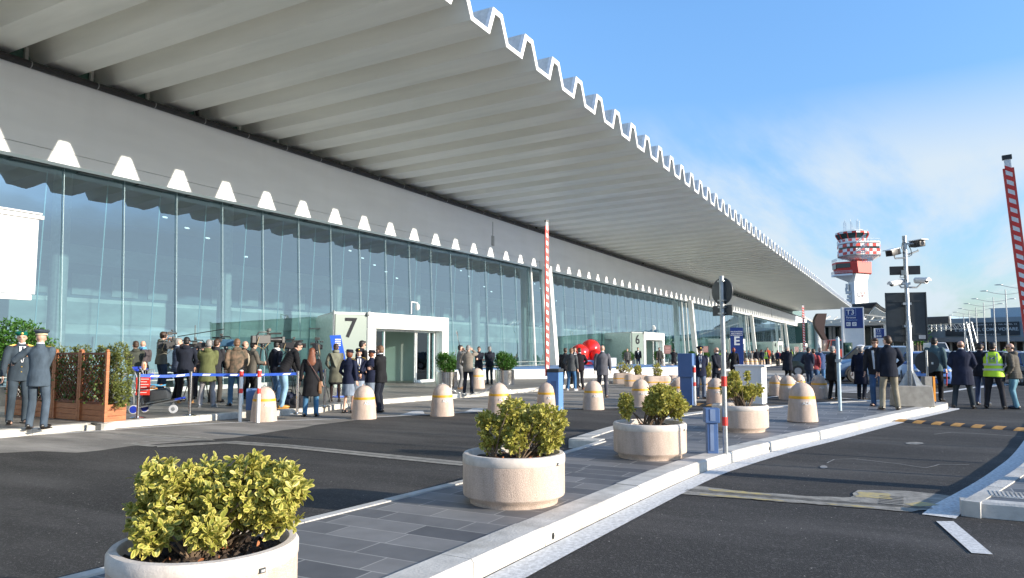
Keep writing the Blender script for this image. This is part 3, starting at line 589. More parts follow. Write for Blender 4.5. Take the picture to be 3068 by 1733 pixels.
checker(up2, [(1.0, tz(768), 1.0, tz(759)), (1.0, tz(759), 1.0, tz(750)), (1.0, tz(744), 1.0, tz(735))], 'checker_panel', [1, 2, 3, 2, 4, 1])
mb = MB()
for k in range(30): p = Vector(up2[k // 6]).lerp(Vector(up2[k // 6 + 1]), (k % 6) / 6); mb.bar((*p, tz(728)), (*p, tz(721)), .07)
for i in range(6): mb.bar((*up2[i], tz(721)), (*up2[i + 1], tz(721)), .1)
tower(mb, 'deck_railing', M_tw, smooth=False)
n12 = 12; cx_ = U(2554); R1, R2 = U(2598) - cx_, U(2604) - cx_
ring12 = [(math.cos(2 * PI * (k + .5) / n12), math.sin(2 * PI * (k + .5) / n12)) for k in range(n12)]
mb = MB(); mb.loft([[Vector((cx_ + x * r, y * r, z)) for x, y in ring12] for r, z in ((R1 * .86, tz(732)), (R1 * .9, tz(724)), (R2 * 1.03, tz(703)), (R2 * 1.0, tz(697)))]); tower(mb, 'cab_glass', M_tg, smooth=False)
def cabcheck(zz0, zz1, r0, r1, ph):
    mb = MB()
    for cidx, mm in ((0, M_tr), (1, M_tw)):
        mb.mi = cidx
        for j in range(n12 * 2):
            if (j + ph) % 2 != cidx: continue
            i = j // 2; a = Vector(ring12[i]); b = Vector(ring12[(i + 1) % n12]); p = a.lerp(b, (j % 2) / 2); q = a.lerp(b, (j % 2 + 1) / 2)
            mb.add([(cx_ + p.x * r0, p.y * r0, zz0), (cx_ + q.x * r0, q.y * r0, zz0), (cx_ + q.x * r1, q.y * r1, zz1), (cx_ + p.x * r1, p.y * r1, zz1)], [(0, 1, 2, 3)])
    tower(mb, 'checker_panel', [M_tr, M_tw], smooth=False, weld=.02)
cabcheck(tz(729), tz(718), R1 * .92, R1 * .985, 0); cabcheck(tz(703), tz(698), R2 * 1.05, R2 * 1.05, 1)
for k in range(n12): x, y = ring12[k]; mb = MB(); mb.bar((cx_ + x * R1 * .97, y * R1 * .97, tz(719)), (cx_ + x * R2 * 1.05, y * R2 * 1.05, tz(703)), .35); tower(mb, 'cab_mullion', M_tr, smooth=False)
mb = MB(); mb.loft([[Vector((cx_ + x * r, y * r, z)) for x, y in ring12] for r, z in ((R2 * 1.04, tz(698)), (R2 * .7, tz(695)))]); tower(mb, 'cab_roof', M_tw, smooth=False)
mb = MB(); nn = 14
for k in range(nn):
    a = 2 * PI * k / nn; b = 2 * PI * (k + 1) / nn
    mb.bar((cx_ + 5 * math.cos(a), 5 * math.sin(a), tz(692)), (cx_ + 5 * math.cos(b), 5 * math.sin(b), tz(692)), .12); mb.bar((cx_ + 5 * math.cos(a), 5 * math.sin(a), tz(696)), (cx_ + 5 * math.cos(a), 5 * math.sin(a), tz(692)), .12)
tower(mb, 'cab_roof_rail', M_tw, smooth=False)
for x, h_ in ((2530, 664), (2534, 658), (2537, 666), (2551, 656), (2555, 665), (2569, 660), (2573, 657), (2578, 662), (2600, 690)): mb = MB(); mb.tube([(U(x), 0, tz(696)), (U(x), 0, tz(h_))], .13, 5); tower(mb, 'antenna', M_tw, smooth=False)
mb = MB()   # outside staircase
for (x0, y0), (x1, y1) in (((2562, 741), (2595, 717)), ((2595, 764), (2562, 768)), ((2564, 764), (2597, 744)), ((2597, 790), (2612, 788)), ((2580, 779), (2612, 790))):
    for o_ in (0, 6): mb.bar((U(x0), -10, tz(y0 - o_)), (U(x1), -10, tz(y1 - o_)), .35)
    for k in range(11): t = k / 10; mb.bar((U(lerp(x0, x1, t)), -10, tz(lerp(y0, y1, t))), (U(lerp(x0, x1, t)), -10, tz(lerp(y0, y1, t) - 6)), .12)
for x in (2583, 2590, 2597, 2604): mb.bar((U(x), -9.5, tz(795)), (U(x), -9.5, tz(728)), .22)
for x0, y0, x1, y1 in ((2529, 850, 2536, 866), (2528, 880, 2545, 872), (2527, 872, 2534, 862), (2532, 892, 2546, 884), (2530, 905, 2544, 895)): mb.box2((U(x0), -1, tz(y0)), (U(x1), 2, tz(y1)))
tower(mb, 'outside_stair', mat('tower_stair', (.62, .63, .62), .6), smooth=False)
mb = MB()   # line emblem on the shaft: grey loop and red V with arrow
def ls(pts, r): mb.tube([(U(x), -3.40 + (x - 2556) * .172, tz(y)) for x, y in pts], r, 5)
ls([(2572 + 9 * math.cos(t), 884 + 8 * math.sin(t)) for t in [k * .45 + .9 for k in range(11)]], .16)
ls([(2574 + 6 * math.cos(t), 884 + 5.2 * math.sin(t)) for t in [k * .45 for k in range(14)]], .14); tower(mb, 'emblem', mat('emblem_grey', (.3, .3, .33), .5))
mb = MB(); ls([(2573, 881), (2580, 890), (2586, 877)], .12); ls([(2583, 878), (2586, 876), (2587, 880)], .10); tower(mb, 'emblem', M_tr)
# ================================================================ street furniture
def dp(x, depth, z=0.):      # ground point in photo column x at a given depth
    r = ray(x, HY); r = r / r.dot(FW); return Vector((r.x * depth, r.y * depth, z))
# ---- bullet bollards
def bollard_proto():
    o = thing('concrete_bollard', 'x', 'bollard', group='pink concrete bollards with a yellow band')
    mb = MB(); mb.lathe([(.285, 0), (.285, .02), (.262, .30), (.249, .43), (.240, .44)] , n=36, cap=False); mb.lathe([(.235, .495), (.231, .55), (.20, .635), (.15, .70), (.08, .745), (.0005, .755)], n=36, cap=False); mb.build('body', M_cast, o, ang=50)
    mb = MB(); mb.lathe([(.240, .44), (.247, .443), (.243, .492), (.235, .495)], n=36, cap=False); mb.build('band', M_band, o)
    mb = MB(); mb.tube([(.05 * math.cos(t), 0, .765 + .03 * math.sin(t)) for t in [k * PI / 6 for k in range(13)]], .008, 5); mb.build('ring', M_steel, o)
    t = text_mb('ADR', .085, .002, .002); mb = MB()
    for v in t.v: pass
    R0 = .262; mb.add([((R0 + .006 + v[2]) * math.cos(v[0] / R0), (R0 + .006 + v[2]) * math.sin(v[0] / R0), .36 + v[1]) for v in t.v], t.f); mb.build('stencil', M_white, o, smooth=False)
    return o
BOLL = [((790, 1262), 'concrete bollard behind the left striped post, by the blue charge box', 1), ((1090, 1255), 'concrete bollard in front of the policewomen', 1), ((1325, 1246), 'concrete bollard with the first chain, before the steel tub nearest the doors', 1), ((1494, 1240), 'concrete bollard holding two chains beside the middle shrub planter', 1),
 ((1640, 1234), 'concrete bollard half hidden by the blue barrier machine', 1), ((1778, 1227), 'concrete bollard in front of the bald man in a grey suit', 1), ((1920, 1218), 'concrete bollard with a chain ring left of the third planter bush', 1), ((2031, 1208), 'concrete bollard behind the tall blue ticket column', 1), ((2146, 1211), 'concrete bollard left of the sign pole, at the bald man in dark suit', 1), ((2188, 1196), 'concrete bollard left of the white cabinet, behind the bush', .9),
 ((2326, 1185), 'concrete bollard nearest the white cabinet on its right', .92), ((2361, 1197), 'chained concrete bollard in the middle of the group right of the white cabinet', 1), ((2393, 1182), 'concrete bollard peeping over the nearest one', .95), ((2405, 1262), 'nearest and largest concrete bollard, standing on the paved island', 1.02), ((2455, 1194), 'concrete bollard in front of the man in a black coat', 1),
 ((1430, 1164), 'concrete bollard behind the man in a checked jacket', 1), ((1988, 1127), 'left one of two concrete bollards under the brown notice', .9), ((2013, 1124), 'right one of two concrete bollards under the brown notice', .9)]
bp = bollard_proto(); first = True; bpos = []
for (x, y), lab, s in BOLL:
    p = G(x, y, .145 if 'nearest and' in lab else (.13 if 'behind the man in a checked' in lab else 0)); bpos.append(p)
    o = bp if first else dup(bp, p, 0); first = False
    o.location = p; o['label'] = lab; f = -p; o.rotation_euler = (0, 0, math.atan2(f.y, f.x) + .35); o.scale = (s,) * 3
for i, (x, y) in enumerate([(2222, 1098), (2237, 1098), (2251, 1098), (2264, 1098), (2277, 1097), (2287, 1096), (2303, 1094), (2326, 1092), (2335, 1090), (2345, 1089), (2390, 1084), (2396, 1083)]):
    o = dup(bp, G(x, y), 0, 'small far concrete bollard in the row in front of the crowd at door 4')
# ---- chains
def chain(a, b, sag, label):
    a = Vector(a); b = Vector(b); o = thing('chain', label, 'chain', a, group='chains between the bollards'); mb = MB(); L_ = (b - a).length; n_ = int(L_ / .055)
    for k in range(n_):
        t = (k + .5) / n_; p = a.lerp(b, t); p.z -= sag * 4 * t * (1 - t); q = a.lerp(b, t + .5 / n_); q.z -= sag * 4 * (t + .5 / n_) * (1 - t - .5 / n_)
        d = (q - p).normalized(); s = d.cross(Vector((0, 0, 1))).normalized(); u = s if k % 2 else d.cross(s)
        mb.tube([p - a + d * (.038 * math.cos(w_)) + u * (.019 * math.sin(w_)) for w_ in [j * PI / 4 for j in range(9)]], .0065, 4, cap=False)
    mb.build('link', M_steel, o)
Z75 = Vector((0, 0, .77))
for i, j, lab in ((2, 3, 'steel chain hanging before the two steel tubs'), (3, 4, 'steel chain dipping left of the blue barrier machine'), (6, 7, 'steel chain right of the third planter bush'), (7, 8, 'steel chain in front of the police officer with peaked cap'), (11, 10, 'steel chain joining the white cabinet and the chained bollard'), (11, 14, 'steel chain right of the nearest bollard')):
    chain(bpos[i] + Z75, bpos[j] + Z75, .28, lab)
# ---- leaves
def leafmat(name, cin, cedge, c3, rough=.42, edge=True):
    m = bpy.data.materials.new(name); m.use_nodes = True; nt = m.node_tree; n = nt.nodes; L = nt.links; b = n['Principled BSDF']; b.inputs['Roughness'].default_value = rough; b.inputs['Specular IOR Level'].default_value = .35
    a = n.new('ShaderNodeAttribute'); a.attribute_name = 'leaf'; s = n.new('ShaderNodeSeparateColor'); L.new(a.outputs['Color'], s.inputs[0])
    m1 = n.new('ShaderNodeMix'); m1.data_type = 'RGBA'; L.new(s.outputs[0], m1.inputs['Factor']); m1.inputs['A'].default_value = (*cin, 1); m1.inputs['B'].default_value = (*cedge, 1)
    m2 = n.new('ShaderNodeMix'); m2.data_type = 'RGBA'; L.new(s.outputs[1], m2.inputs['Factor']); L.new(m1.outputs['Result'], m2.inputs['A']); m2.inputs['B'].default_value = (*c3, 1)
    L.new(m2.outputs['Result'], b.inputs['Base Color'])
    tr = n.new('ShaderNodeBsdfTranslucent'); L.new(m2.outputs['Result'], tr.inputs[0]); mx = n.new('ShaderNodeMixShader'); mx.inputs[0].default_value = .25
    L.new(b.outputs[0], mx.inputs[1]); L.new(tr.outputs[0], mx.inputs[2]); L.new(mx.outputs[0], n['Material Output'].inputs[0]); return m
M_varieg = leafmat('variegated_leaf', (.14, .19, .022), (.92, .76, .22), (.24, .26, .03))
M_green = leafmat('bay_leaf', (.05, .15, .02), (.10, .25, .035), (.025, .07, .015))
M_conif = leafmat('conifer_spray', (.14, .17, .035), (.26, .28, .07), (.06, .08, .02), .6)
M_ivy = leafmat('ivy_leaf', (.06, .11, .02), (.24, .30, .10), (.03, .06, .015))
M_stem = mat('woody_stem', (.16, .11, .07), .85, bump=.4)
LV = np.array([(0, 0, 0), (.16, .10, .02), (.38, .22, .04), (.66, .245, .02), (.88, .15, -.02), (1, 0, -.07), (.88, -.15, -.02), (.66, -.245, .02), (.38, -.22, .04), (.16, -.10, .02), (.30, 0, -.02), (.58, 0, -.03), (.82, 0, -.05)]); LE = [.5, .8, .95, 1, 1, .9, 1, 1, .95, .8, .0, .0, .15]
LF = [(0, 10, 1), (0, 9, 10), (1, 10, 2), (9, 8, 10), (2, 10, 11, 3), (8, 7, 11, 10), (3, 11, 12, 4), (7, 6, 12, 11), (4, 12, 5), (12, 6, 5)]
SV = np.array([(0, 0, 0), (.4, .16, 0), (1, 0, 0), (.4, -.16, 0)]); SF = [(0, 3, 2, 1)]; SE = [0, .5, 1, .5]
def leaves(name, pts, dirs, size, m, parent, seed=0, simple=False, third=.25, wid=1.0, edgep=1.0):
    rs = np.random.RandomState(seed); n_ = len(pts); T0, F0, E0 = (SV, SF, SE) if simple else (LV, LF, LE)
    d = dirs / np.linalg.norm(dirs, axis=1, keepdims=True); r = rs.normal(size=(n_, 3)); y = np.cross(d, r); y /= np.linalg.norm(y, axis=1, keepdims=True) + 1e-9
    z = np.cross(d, y); fl = np.where(z[:, 2:3] < 0, -1, 1); z = z * fl; y = y * fl; s = size * rs.uniform(.65, 1.25, size=(n_, 1, 1))
    V = (T0[None, :, 0:1] * d[:, None, :] + T0[None, :, 1:2] * y[:, None, :] * wid + T0[None, :, 2:3] * z[:, None, :]) * s + pts[:, None, :]
    k = len(T0); me = bpy.data.meshes.new(name); fs = []
    for i in range(n_):
        o_ = i * k; fs += [tuple(a + o_ for a in f) for f in F0]
    me.from_pydata(V.reshape(-1, 3).tolist(), [], fs); me.materials.append(m)
    at = me.color_attributes.new('leaf', 'FLOAT_COLOR', 'POINT'); c = np.zeros((n_, k, 4), np.float32); c[..., 3] = 1
    ep = (rs.uniform(size=(n_, 1)) < edgep) * rs.uniform(.6, 1, size=(n_, 1)); c[..., 0] = np.array(E0)[None, :] * ep; c[..., 1] = np.where(rs.uniform(size=(n_, 1)) < third, rs.uniform(.3, 1, size=(n_, 1)), rs.uniform(0, .2, size=(n_, 1)))
    at.data.foreach_set('color', c.reshape(-1)); me.shade_smooth() if not simple else None
    return link(name, me, parent)
def blob_points(blobs, n_, rs, shell=.55):
    out = []; nor = []
    vol = np.array([b[3] * b[4] * b[5] for b in blobs]) ** (2 / 3); vol /= vol.sum()
    for b, k in zip(blobs, (vol * n_).astype(int) + 1):
        v = rs.normal(size=(k, 3)); v /= np.linalg.norm(v, axis=1, keepdims=True); r = rs.uniform(shell, 1, size=(k, 1)) ** .6 * (1 + .10 * rs.normal(size=(k, 1)))
        out.append(np.array(b[:3]) + v * r * np.array(b[3:6])); nor.append(v)
    return np.vstack(out), np.vstack(nor)
def bush(parent, blobs, nshoot, lsize, m, seed, per=8, stem_base=None, simple=False, third=.25, up=.5, wid=1., spread=.9, edgep=1., shell=.5):
    rs = np.random.RandomState(seed); P, N = blob_points(blobs, nshoot, rs, shell); ok = P[:, 2] > (stem_base[2] + .01 if stem_base else -9); P, N = P[ok], N[ok]
    A = N + np.array([0, 0, up]) + rs.normal(size=N.shape) * .35; A /= np.linalg.norm(A, axis=1, keepdims=True); pts = []; dirs = []
    for j in range(per):
        d = A * (.35 + .5 * j / per) + rs.normal(size=A.shape) * spread * .75; pts.append(P - A * lsize * .5 * rs.uniform(0, 2.2, size=(len(P), 1))); dirs.append(d)
    fol = leaves('foliage', np.vstack(pts), np.vstack(dirs), lsize, m, parent, seed, simple, third, wid, edgep)
    if stem_base:
        mb = MB(); rnd = random.Random(seed); sel = rs.choice(len(P), min(len(P), 46), replace=False); bases = [Vector(stem_base) + Vector((rnd.uniform(-.14, .14), rnd.uniform(-.14, .14), -.02)) for _ in range(5)]
        for i in sel:
            p = Vector(P[i]); b = min(bases, key=lambda q: (q - p).length * rnd.uniform(.7, 1.3)); mid = b.lerp(p, .5) + Vector((rnd.uniform(-.04, .04), rnd.uniform(-.04, .04), .03)); mb.tube([b, mid, p], [.010, .006, .003], 5)
        mb.build('stem', M_stem, parent)
    return fol
# ---- round stone planters
def planter(loc, label, blobs, nsh, seed, rot=0, s=1.):
    o = thing('stone_planter', label, 'planter', loc, rot, group='round stone planters on the island')
    mb = MB(); R_ = .485 * s; H = .46 * s
    mb.lathe([(R_ - .07, 0), (R_ - .06, .045), (R_ - .005, .075), (R_, .09), (R_, H - .085)], n=72, cap=False); mb.build('bowl', M_cast, o, ang=60)
    mb = MB(); mb.lathe([(R_, H - .085), (R_ + .004, H - .08), (R_ + .004, H - .02), (R_ - .01, H), (R_ - .045, H + .002), (R_ - .058, H - .012), (R_ - .07, H - .20), (.001, H - .21)], n=72, cap=False); mb.build('rim', M_rim, o, ang=50)
    mb = MB(); rnd = random.Random(seed); n_ = 34; rows = []
    for i in range(n_):
        rr = (R_ - .06) * i / (n_ - 1); rows.append([(rr * math.cos(2 * PI * k / 60), rr * math.sin(2 * PI * k / 60), H - .075 + .02 * math.sin(i * 1.3 + k * .7) * rnd.random() + rnd.uniform(-.008, .012)) for k in range(61)])
    mb.grid(rows); sl_ = mb.build('soil', M_soil, o)
    lf = np.array([(rnd.uniform(-.33, .33), rnd.uniform(-.33, .33), H - .05) for _ in range(26)]); leaves('fallen_leaf', lf, np.array([(rnd.uniform(-1, 1), rnd.uniform(-1, 1), .1) for _ in lf]), .04, mat('fallen_leaf', (.45, .16, .06), .7, var=.4), sl_, seed)['kind'] = 'stuff'
    mb = MB(); a = -1.69 - rot; mb.box((math.cos(a) * (R_ + .008), math.sin(a) * (R_ + .008), H - .075), (.006, .034, .024), rz=a); pb = mb.build('maker_plate', M_dkgrey, o, smooth=False)
    b2 = MB(); b2.box((math.cos(a) * (R_ + .0125), math.sin(a) * (R_ + .0125), H - .075), (.004, .022, .012), rz=a); b2.build('plate_text', mat('plate_pale', (.4, .4, .4), .5), pb, smooth=False)
    bush(o, [tuple(v * s for v in b) for b in blobs], nsh, .046 * s, M_varieg, seed, per=8, stem_base=(0, 0, H - .07), third=.16)
    return o
# local axes = world; RT direction (view right) is roughly (.47,-.88)
rx, ry = RT.x, RT.y; fx, fy = az and math.cos(az), math.sin(az)
def vb(u, d, z, a, b, c): # blob at view-right u, view-depth d
    return (rx * u + fx * d, ry * u + fy * d, z, a, b, c)
P1 = dp(638, 3.92, 0); P1.z = .132
planter(P1, 'large round stone planter in the near left corner with a wide yellow variegated shrub', [vb(.40, 0, .74, .14, .15, .16), vb(.36, .02, .60, .14, .13, .12), vb(-.16, 0, .67, .20, .20, .17), vb(-.30, .02, .60, .15, .15, .14), vb(-.22, -.06, .80, .15, .15, .12), vb(-.04, .05, .78, .15, .15, .12), vb(.12, 0, .68, .18, .18, .17), vb(.26, 0, .72, .15, .16, .17), vb(.22, .05, .84, .12, .12, .09), vb(.33, -.02, .66, .10, .11, .15), vb(-.2, -.2, .55, .14, .12, .1), vb(.1, -.22, .56, .12, .10, .1), vb(.02, .1, .60, .2, .18, .16)], 1350, 11, s=.95)
planter(G(1540, 1530, .132) + Vector((fx, fy, 0)) * .42, 'round stone planter second from the left, its shrub in two tall lobes', [vb(-.02, 0, .83, .14, .13, .16), vb(.05, 0, .66, .18, .17, .16), vb(-.22, .05, .64, .14, .13, .2), vb(.32, 0, .77, .19, .18, .16), vb(.33, .02, .60, .17, .15, .15), vb(.02, -.08, .58, .15, .12, .12), vb(.15, .1, .8, .12, .1, .1), vb(-.28, .05, .76, .08, .08, .08)], 820, 22)
planter(G(1965, 1382, .132) + Vector((fx, fy, 0)) * .40, 'round stone planter with a small bush and a round yellow one', [vb(-.30, .05, .68, .10, .11, .19), vb(.22, 0, .75, .24, .22, .2), vb(.06, 0, .70, .16, .15, .16), vb(.38, 0, .66, .14, .14, .15), vb(.14, .03, .88, .13, .12, .09)], 820, 33)
planter(G(2240, 1298, .132) + Vector((fx, fy, 0)) * .40, 'farthest round stone planter on the island, in front of the white cabinet', [vb(-.15, 0, .78, .20, .2, .2), vb(-.1, 0, .95, .12, .12, .1), vb(.1, 0, .66, .16, .16, .14), vb(.22, 0, .70, .10, .1, .14), vb(.18, .1, .97, .05, .05, .12), vb(.36, 0, .72, .06, .06, .14)], 640, 44)
# ---- steel tubs and green bushes
def tub(loc, label, s=1., seed=1, bx=1.0):
    o = thing('steel_tub', label, 'planter', loc, group='steel tubs with green bushes beside the doors')
    mb = MB(); mb.lathe([(.42, 0), (.42, .60), (.40, .61), (.39, .58), (.001, .55)], n=48, cap=False); mb.build('tub', M_chrome, o, ang=40)
    bush(o, [(0, 0, .98, .46 * bx, .46 * bx, .38), (-.1, .1, 1.18, .28, .28, .2), (.15, -.2, .9, .3, .3, .25), (.05, .0, .75, .33, .33, .2)], 1300, .055, M_green, seed, per=7, stem_base=(0, 0, .5), simple=True, third=.3, wid=1.5, shell=.35, spread=1.3)
    o.scale = (s,) * 3; return o
tub(G(1338, 1162, .13), 'steel tub with a green bush, right of entrance 7', 1., 5); tub(G(1512, 1153, .13), 'steel tub with a green bush, left of the striped barrier arm', 1., 6)
tub(G(1881, 1106, .13), 'steel tub with a dark green bush left of the man in white shirt', 1.05, 7); tub(G(1973, 1101, .13), 'steel tub with a green bush before the glass doors of entrance 6', 1.0, 8)
tub(G(2075, 1090, .13), 'steel tub bush behind the police officer, seen on his left', 1., 9); tub(G(2115, 1087, .13), 'steel tub bush between police officer and bald man', 1., 10); tub(G(2222, 1077, .13), 'small far green bush right of the red haired woman', 1.1, 12)
# bush far left
o = thing('potted_tree', 'round green tree under the white banner at the left edge', 'tree', G(40, 1215, .13))
mb = MB(); mb.lathe([(.3, 0), (.38, .5), (.34, .5), (.001, .45)], n=24, cap=False); mb.build('pot', M_chrome, o); mb = MB(); mb.tube([(0, 0, .4), (.02, .02, 1.2), (0, 0, 1.7)], [.05, .04, .03]); mb.build('trunk', M_stem, o)
bush(o, [(0, 0, 1.75, .62, .62, .55), (.3, -.3, 1.55, .45, .45, .4), (-.35, .2, 1.5, .4, .4, .4), (.1, -.1, 1.2, .5, .5, .35)], 1600, .07, M_green, 55, per=7, stem_base=(0, 0, 1.1), simple=True, wid=1.5)
# ---- low double concrete blocks with shrubs
def block(loc, rz, label, L_=.95, plant=None, seed=3):
    o = thing('barrier_block', label, 'barrier', loc, rz, group='low rounded concrete blocks with a yellow band')
    def ring(sc_, z, n_=40):
        out = []
        for k in range(n_):
            a = 2 * PI * k / n_; c, s = math.cos(a), math.sin(a); e = .38; x = abs(c) ** e * math.copysign(1, c) * L_ / 2; y = abs(s) ** .6 * math.copysign(1, s) * .27; y *= 1 - .13 * math.exp(-(x / .1) ** 2); out.append(Vector((x * sc_, y * sc_, z)))
        return out
    mb = MB(); mb.loft([ring(.95, 0), ring(1, .04), ring(1.0, .225)], cap=False); mb.loft([ring(1, .27), ring(.99, .40), ring(.95, .47), ring(.86, .50), ring(.80, .49), ring(.76, .42)]); mb.build('body', M_cast, o, ang=50)
    mb = MB(); mb.loft([ring(1.0, .225), ring(1.012, .228), ring(1.012, .267), ring(1, .27)], cap=False); mb.build('band', M_band, o)
    if plant: bush(o, [(a * L_, 0, z, r, r, h_) for a, z, r, h_ in plant], 150, .055, M_varieg, seed, per=7, stem_base=(plant[0][0] * L_, 0, .42))
    return o
block(G(1870, 1151) + Vector((.2, .1, 0)), -1.25, 'leftmost low concrete block with a yellow leaved shrub', .95, [(-.1, .78, .25, .25), (.25, .72, .22, .2)], 61); block(G(1908, 1158), -1.05, 'low concrete block with a small round orange leaved shrub', 1.05, [(.05, .72, .18, .22)], 62)
block(G(1970, 1163), -1.0, 'low concrete block with a narrow shrub below the entrance 6 doors', 1.1, [(.0, .72, .2, .3)], 63); block(G(2035, 1160), -1.0, 'low concrete block behind the tall blue ticket column', .95); block(G(2122, 1170), -.9, 'low concrete block right of the police officer', .8, [(0, .8, .14, .3)], 64)
# ---- blue boxes
def bluebox(name, label, loc, parts, rz, m=M_blue):
    o = thing(name, label, 'machine', loc, rz)
    for nm, a, b, mm, bv in parts:
        mb = MB(); mb.box2(a, b); mb.build(nm, mm, o, smooth=False, bevel=bv)
    return o
p = G(1664, 1234); rzv = math.atan2(fy, fx)
bluebox('barrier_machine', 'blue barrier machine carrying the upright striped arm', p, [('body', (-.16, -.16, 0), (.16, .16, 1.0), M_lblue, .015), ('cap', (-.17, -.17, 1.0), (.17, .17, 1.09), M_dkgrey, .02), ('door', (-.166, -.10, .12), (-.158, .06, .78), M_blue, 0)], rzv - .45)
p = G(2060, 1214); bluebox('ticket_column', 'tall two step blue ticket column', p, [('base', (-.15, -.17, 0), (.15, .17, .80), M_blue, .012), ('head', (-.20, -.21, .80), (.20, .21, 1.47), M_blue, .012)], rzv - .5)
p = G(2134, 1358, .14); k_ = bluebox('ticket_post', 'low blue ticket post in front of the farthest planter', p, [('base', (-.075, -.075, 0), (.075, .075, .42), M_blue, .01), ('head', (-.105, -.10, .42), (.105, .10, .62), M_blue, .01)], rzv - .1)
mb = MB(); mb.box((-.109, .0, .53), (.006, .07, .16)); mb.box((-.079, .01, .22), (.006, .05, .36)); mb.build('pale_strip', mat('strip_blue', (.18, .25, .40), .5), k_, smooth=False)
bluebox('charge_box', 'small blue box on a beige foot between the two striped posts', G(757, 1258), [('foot', (-.14, -.14, 0), (.14, .14, .22), M_conc, .01), ('body', (-.13, -.15, .22), (.13, .15, .70), M_blue, .01)], rzv + .3)
p = G(2250, 1209); bluebox('white_cabinet', 'white utility cabinet with an overhanging lid', p, [('body', (-.32, -.40, 0), (.32, .36, 1.08), M_white, .012), ('lid', (-.35, -.50, 1.08), (.35, .39, 1.13), M_white, .01)], rzv - .55, M_white)
# ---- striped posts
def spost(loc, label, h_, bands, r=.038, m=M_white, name='striped_post', grp='red and white striped posts'):
    o = thing(name, label, 'post', loc, group=grp); mb = MB(); mb.lathe([(r, 0), (r, h_), (r * .6, h_ + .01), (.001, h_ + .012)], n=16, cap=False); mb.build('pole', m, o)
    mb = MB()
    for a, b in bands: mb.lathe([(r, a), (r + .003, a), (r + .003, b), (r, b)], n=16, cap=False)
    mb.build('red_band', M_rubred, o); return o
spost(G(719, 1264), 'striped post left of the small blue charge box', 1.12, [(.98, 1.1), (.62, .72)]); spost(G(773, 1267), 'striped post right of the small blue charge box', 1.14, [(.98, 1.12), (.62, .74)]); spost(G(2082, 1216), 'striped post attached to the right of the tall blue ticket column', 1.12, [(.93, 1.08), (.55, .66)])
# ---- round sign on striped pole
p = G(2175, 1390); o = thing('traffic_sign', 'round traffic sign seen from behind over a small plate on a red banded pole', 'traffic sign', p); zt = hgt(p, 2160, 828)
mb = MB(); mb.lathe([(.034, 0), (.034, zt), (.001, zt + .005)], n=18, cap=False); mb.build('pole', M_steel, o)
mb = MB(); mb.lathe([(.034, .52), (.038, .52), (.038, .64), (.034, .64)], n=18, cap=False); mb.lathe([(.034, 1.06), (.038, 1.06), (.038, 1.20), (.034, 1.20)], n=18, cap=False); mb.build('red_band', M_rubred, o)
sd = (-p).normalized(); sd = Vector((sd.x, sd.y, 0)).normalized(); ax = Vector((math.cos(-.25), math.sin(-.25), 0)); ax = (Matrix.Rotation(-.75, 3, 'Z') @ -sd)   # sign normal away from us
side_ = Vector((-ax.y, ax.x, 0)); c0 = ax * .045 + Vector((0, 0, zt - .20)) 
z1 = hgt(p, 2160, 833); z2 = hgt(p, 2160, 913); zc = (z1 + z2) / 2; rr = (z1 - z2) / 2
mb = MB(); mb.loft([[ax * (.05 + t) + Vector((RT.x * -.035, RT.y * -.035, zc)) + (side_ * math.cos(2 * PI * k / 40) + Vector((0, 0, 1)) * math.sin(2 * PI * k / 40)) * r_ for k in range(40)] for r_, t in ((rr, 0), (rr + .004, .001), (rr + .004, .014), (rr, .015))]); mb.build('sign_disc', M_dkgrey, o, ang=30)
za, zb_ = hgt(p, 2160, 915), hgt(p, 2160, 946); mb = MB(); mb.X = frame(ax * .055 + Vector((RT.x * -.035, RT.y * -.035, (za + zb_) / 2)), side_, (0, 0, 1)); mb.box((0, 0, 0), (.36, za - zb_, .014)); mb.build('sign_plate', M_dkgrey, o, smooth=False, bevel=.003)
for z in (zc + rr * .75, zc - rr * .7, za - .03, zb_ + .03):
    mb = MB(); mb.box(ax * .02 + Vector((0, 0, z)), (.10, .11, .02), rz=math.atan2(ax.y, ax.x)); [mb.ell(ax * .03 + side_ * .055 * s_ + Vector((0, 0, z)), .014, 6, 4) for s_ in (-1, 1)]; mb.build('clamp', M_steel, o, smooth=False)
mb = MB(); mb.X = frame(ax * .049 + side_ * -rr * .6 + Vector((0, 0, zc)), -side_, (0, 0, 1)); mb.box((0, 0, 0), (.06, .035, .003)); mb.build('sticker', mat('sticker', (.3, .32, .34), .5), o, smooth=False)
# ---- grey post
p = G(2517, 1231, .14); o = thing('grey_post', 'plain pale grey post with a clamp on the island', 'post', p); h_ = hgt(p, 2517, 1013)
mb = MB(); mb.lathe([(.042, 0), (.042, h_ - .14), (.001, h_ - .135)], n=18, cap=False); mb.build('pole', mat('post_paint', (.40, .50, .55), .5), o)
mb = MB(); mb.box((0, 0, h_ * .69 - .1), (.13, .13, .07)); mb.tube([(.0, .03 * math.cos(t), h_ - .14 + .03 * math.sin(t)) for t in [k * PI / 6 for k in range(7)]], .006, 5); mb.build('clamp', M_steel, o, smooth=False)
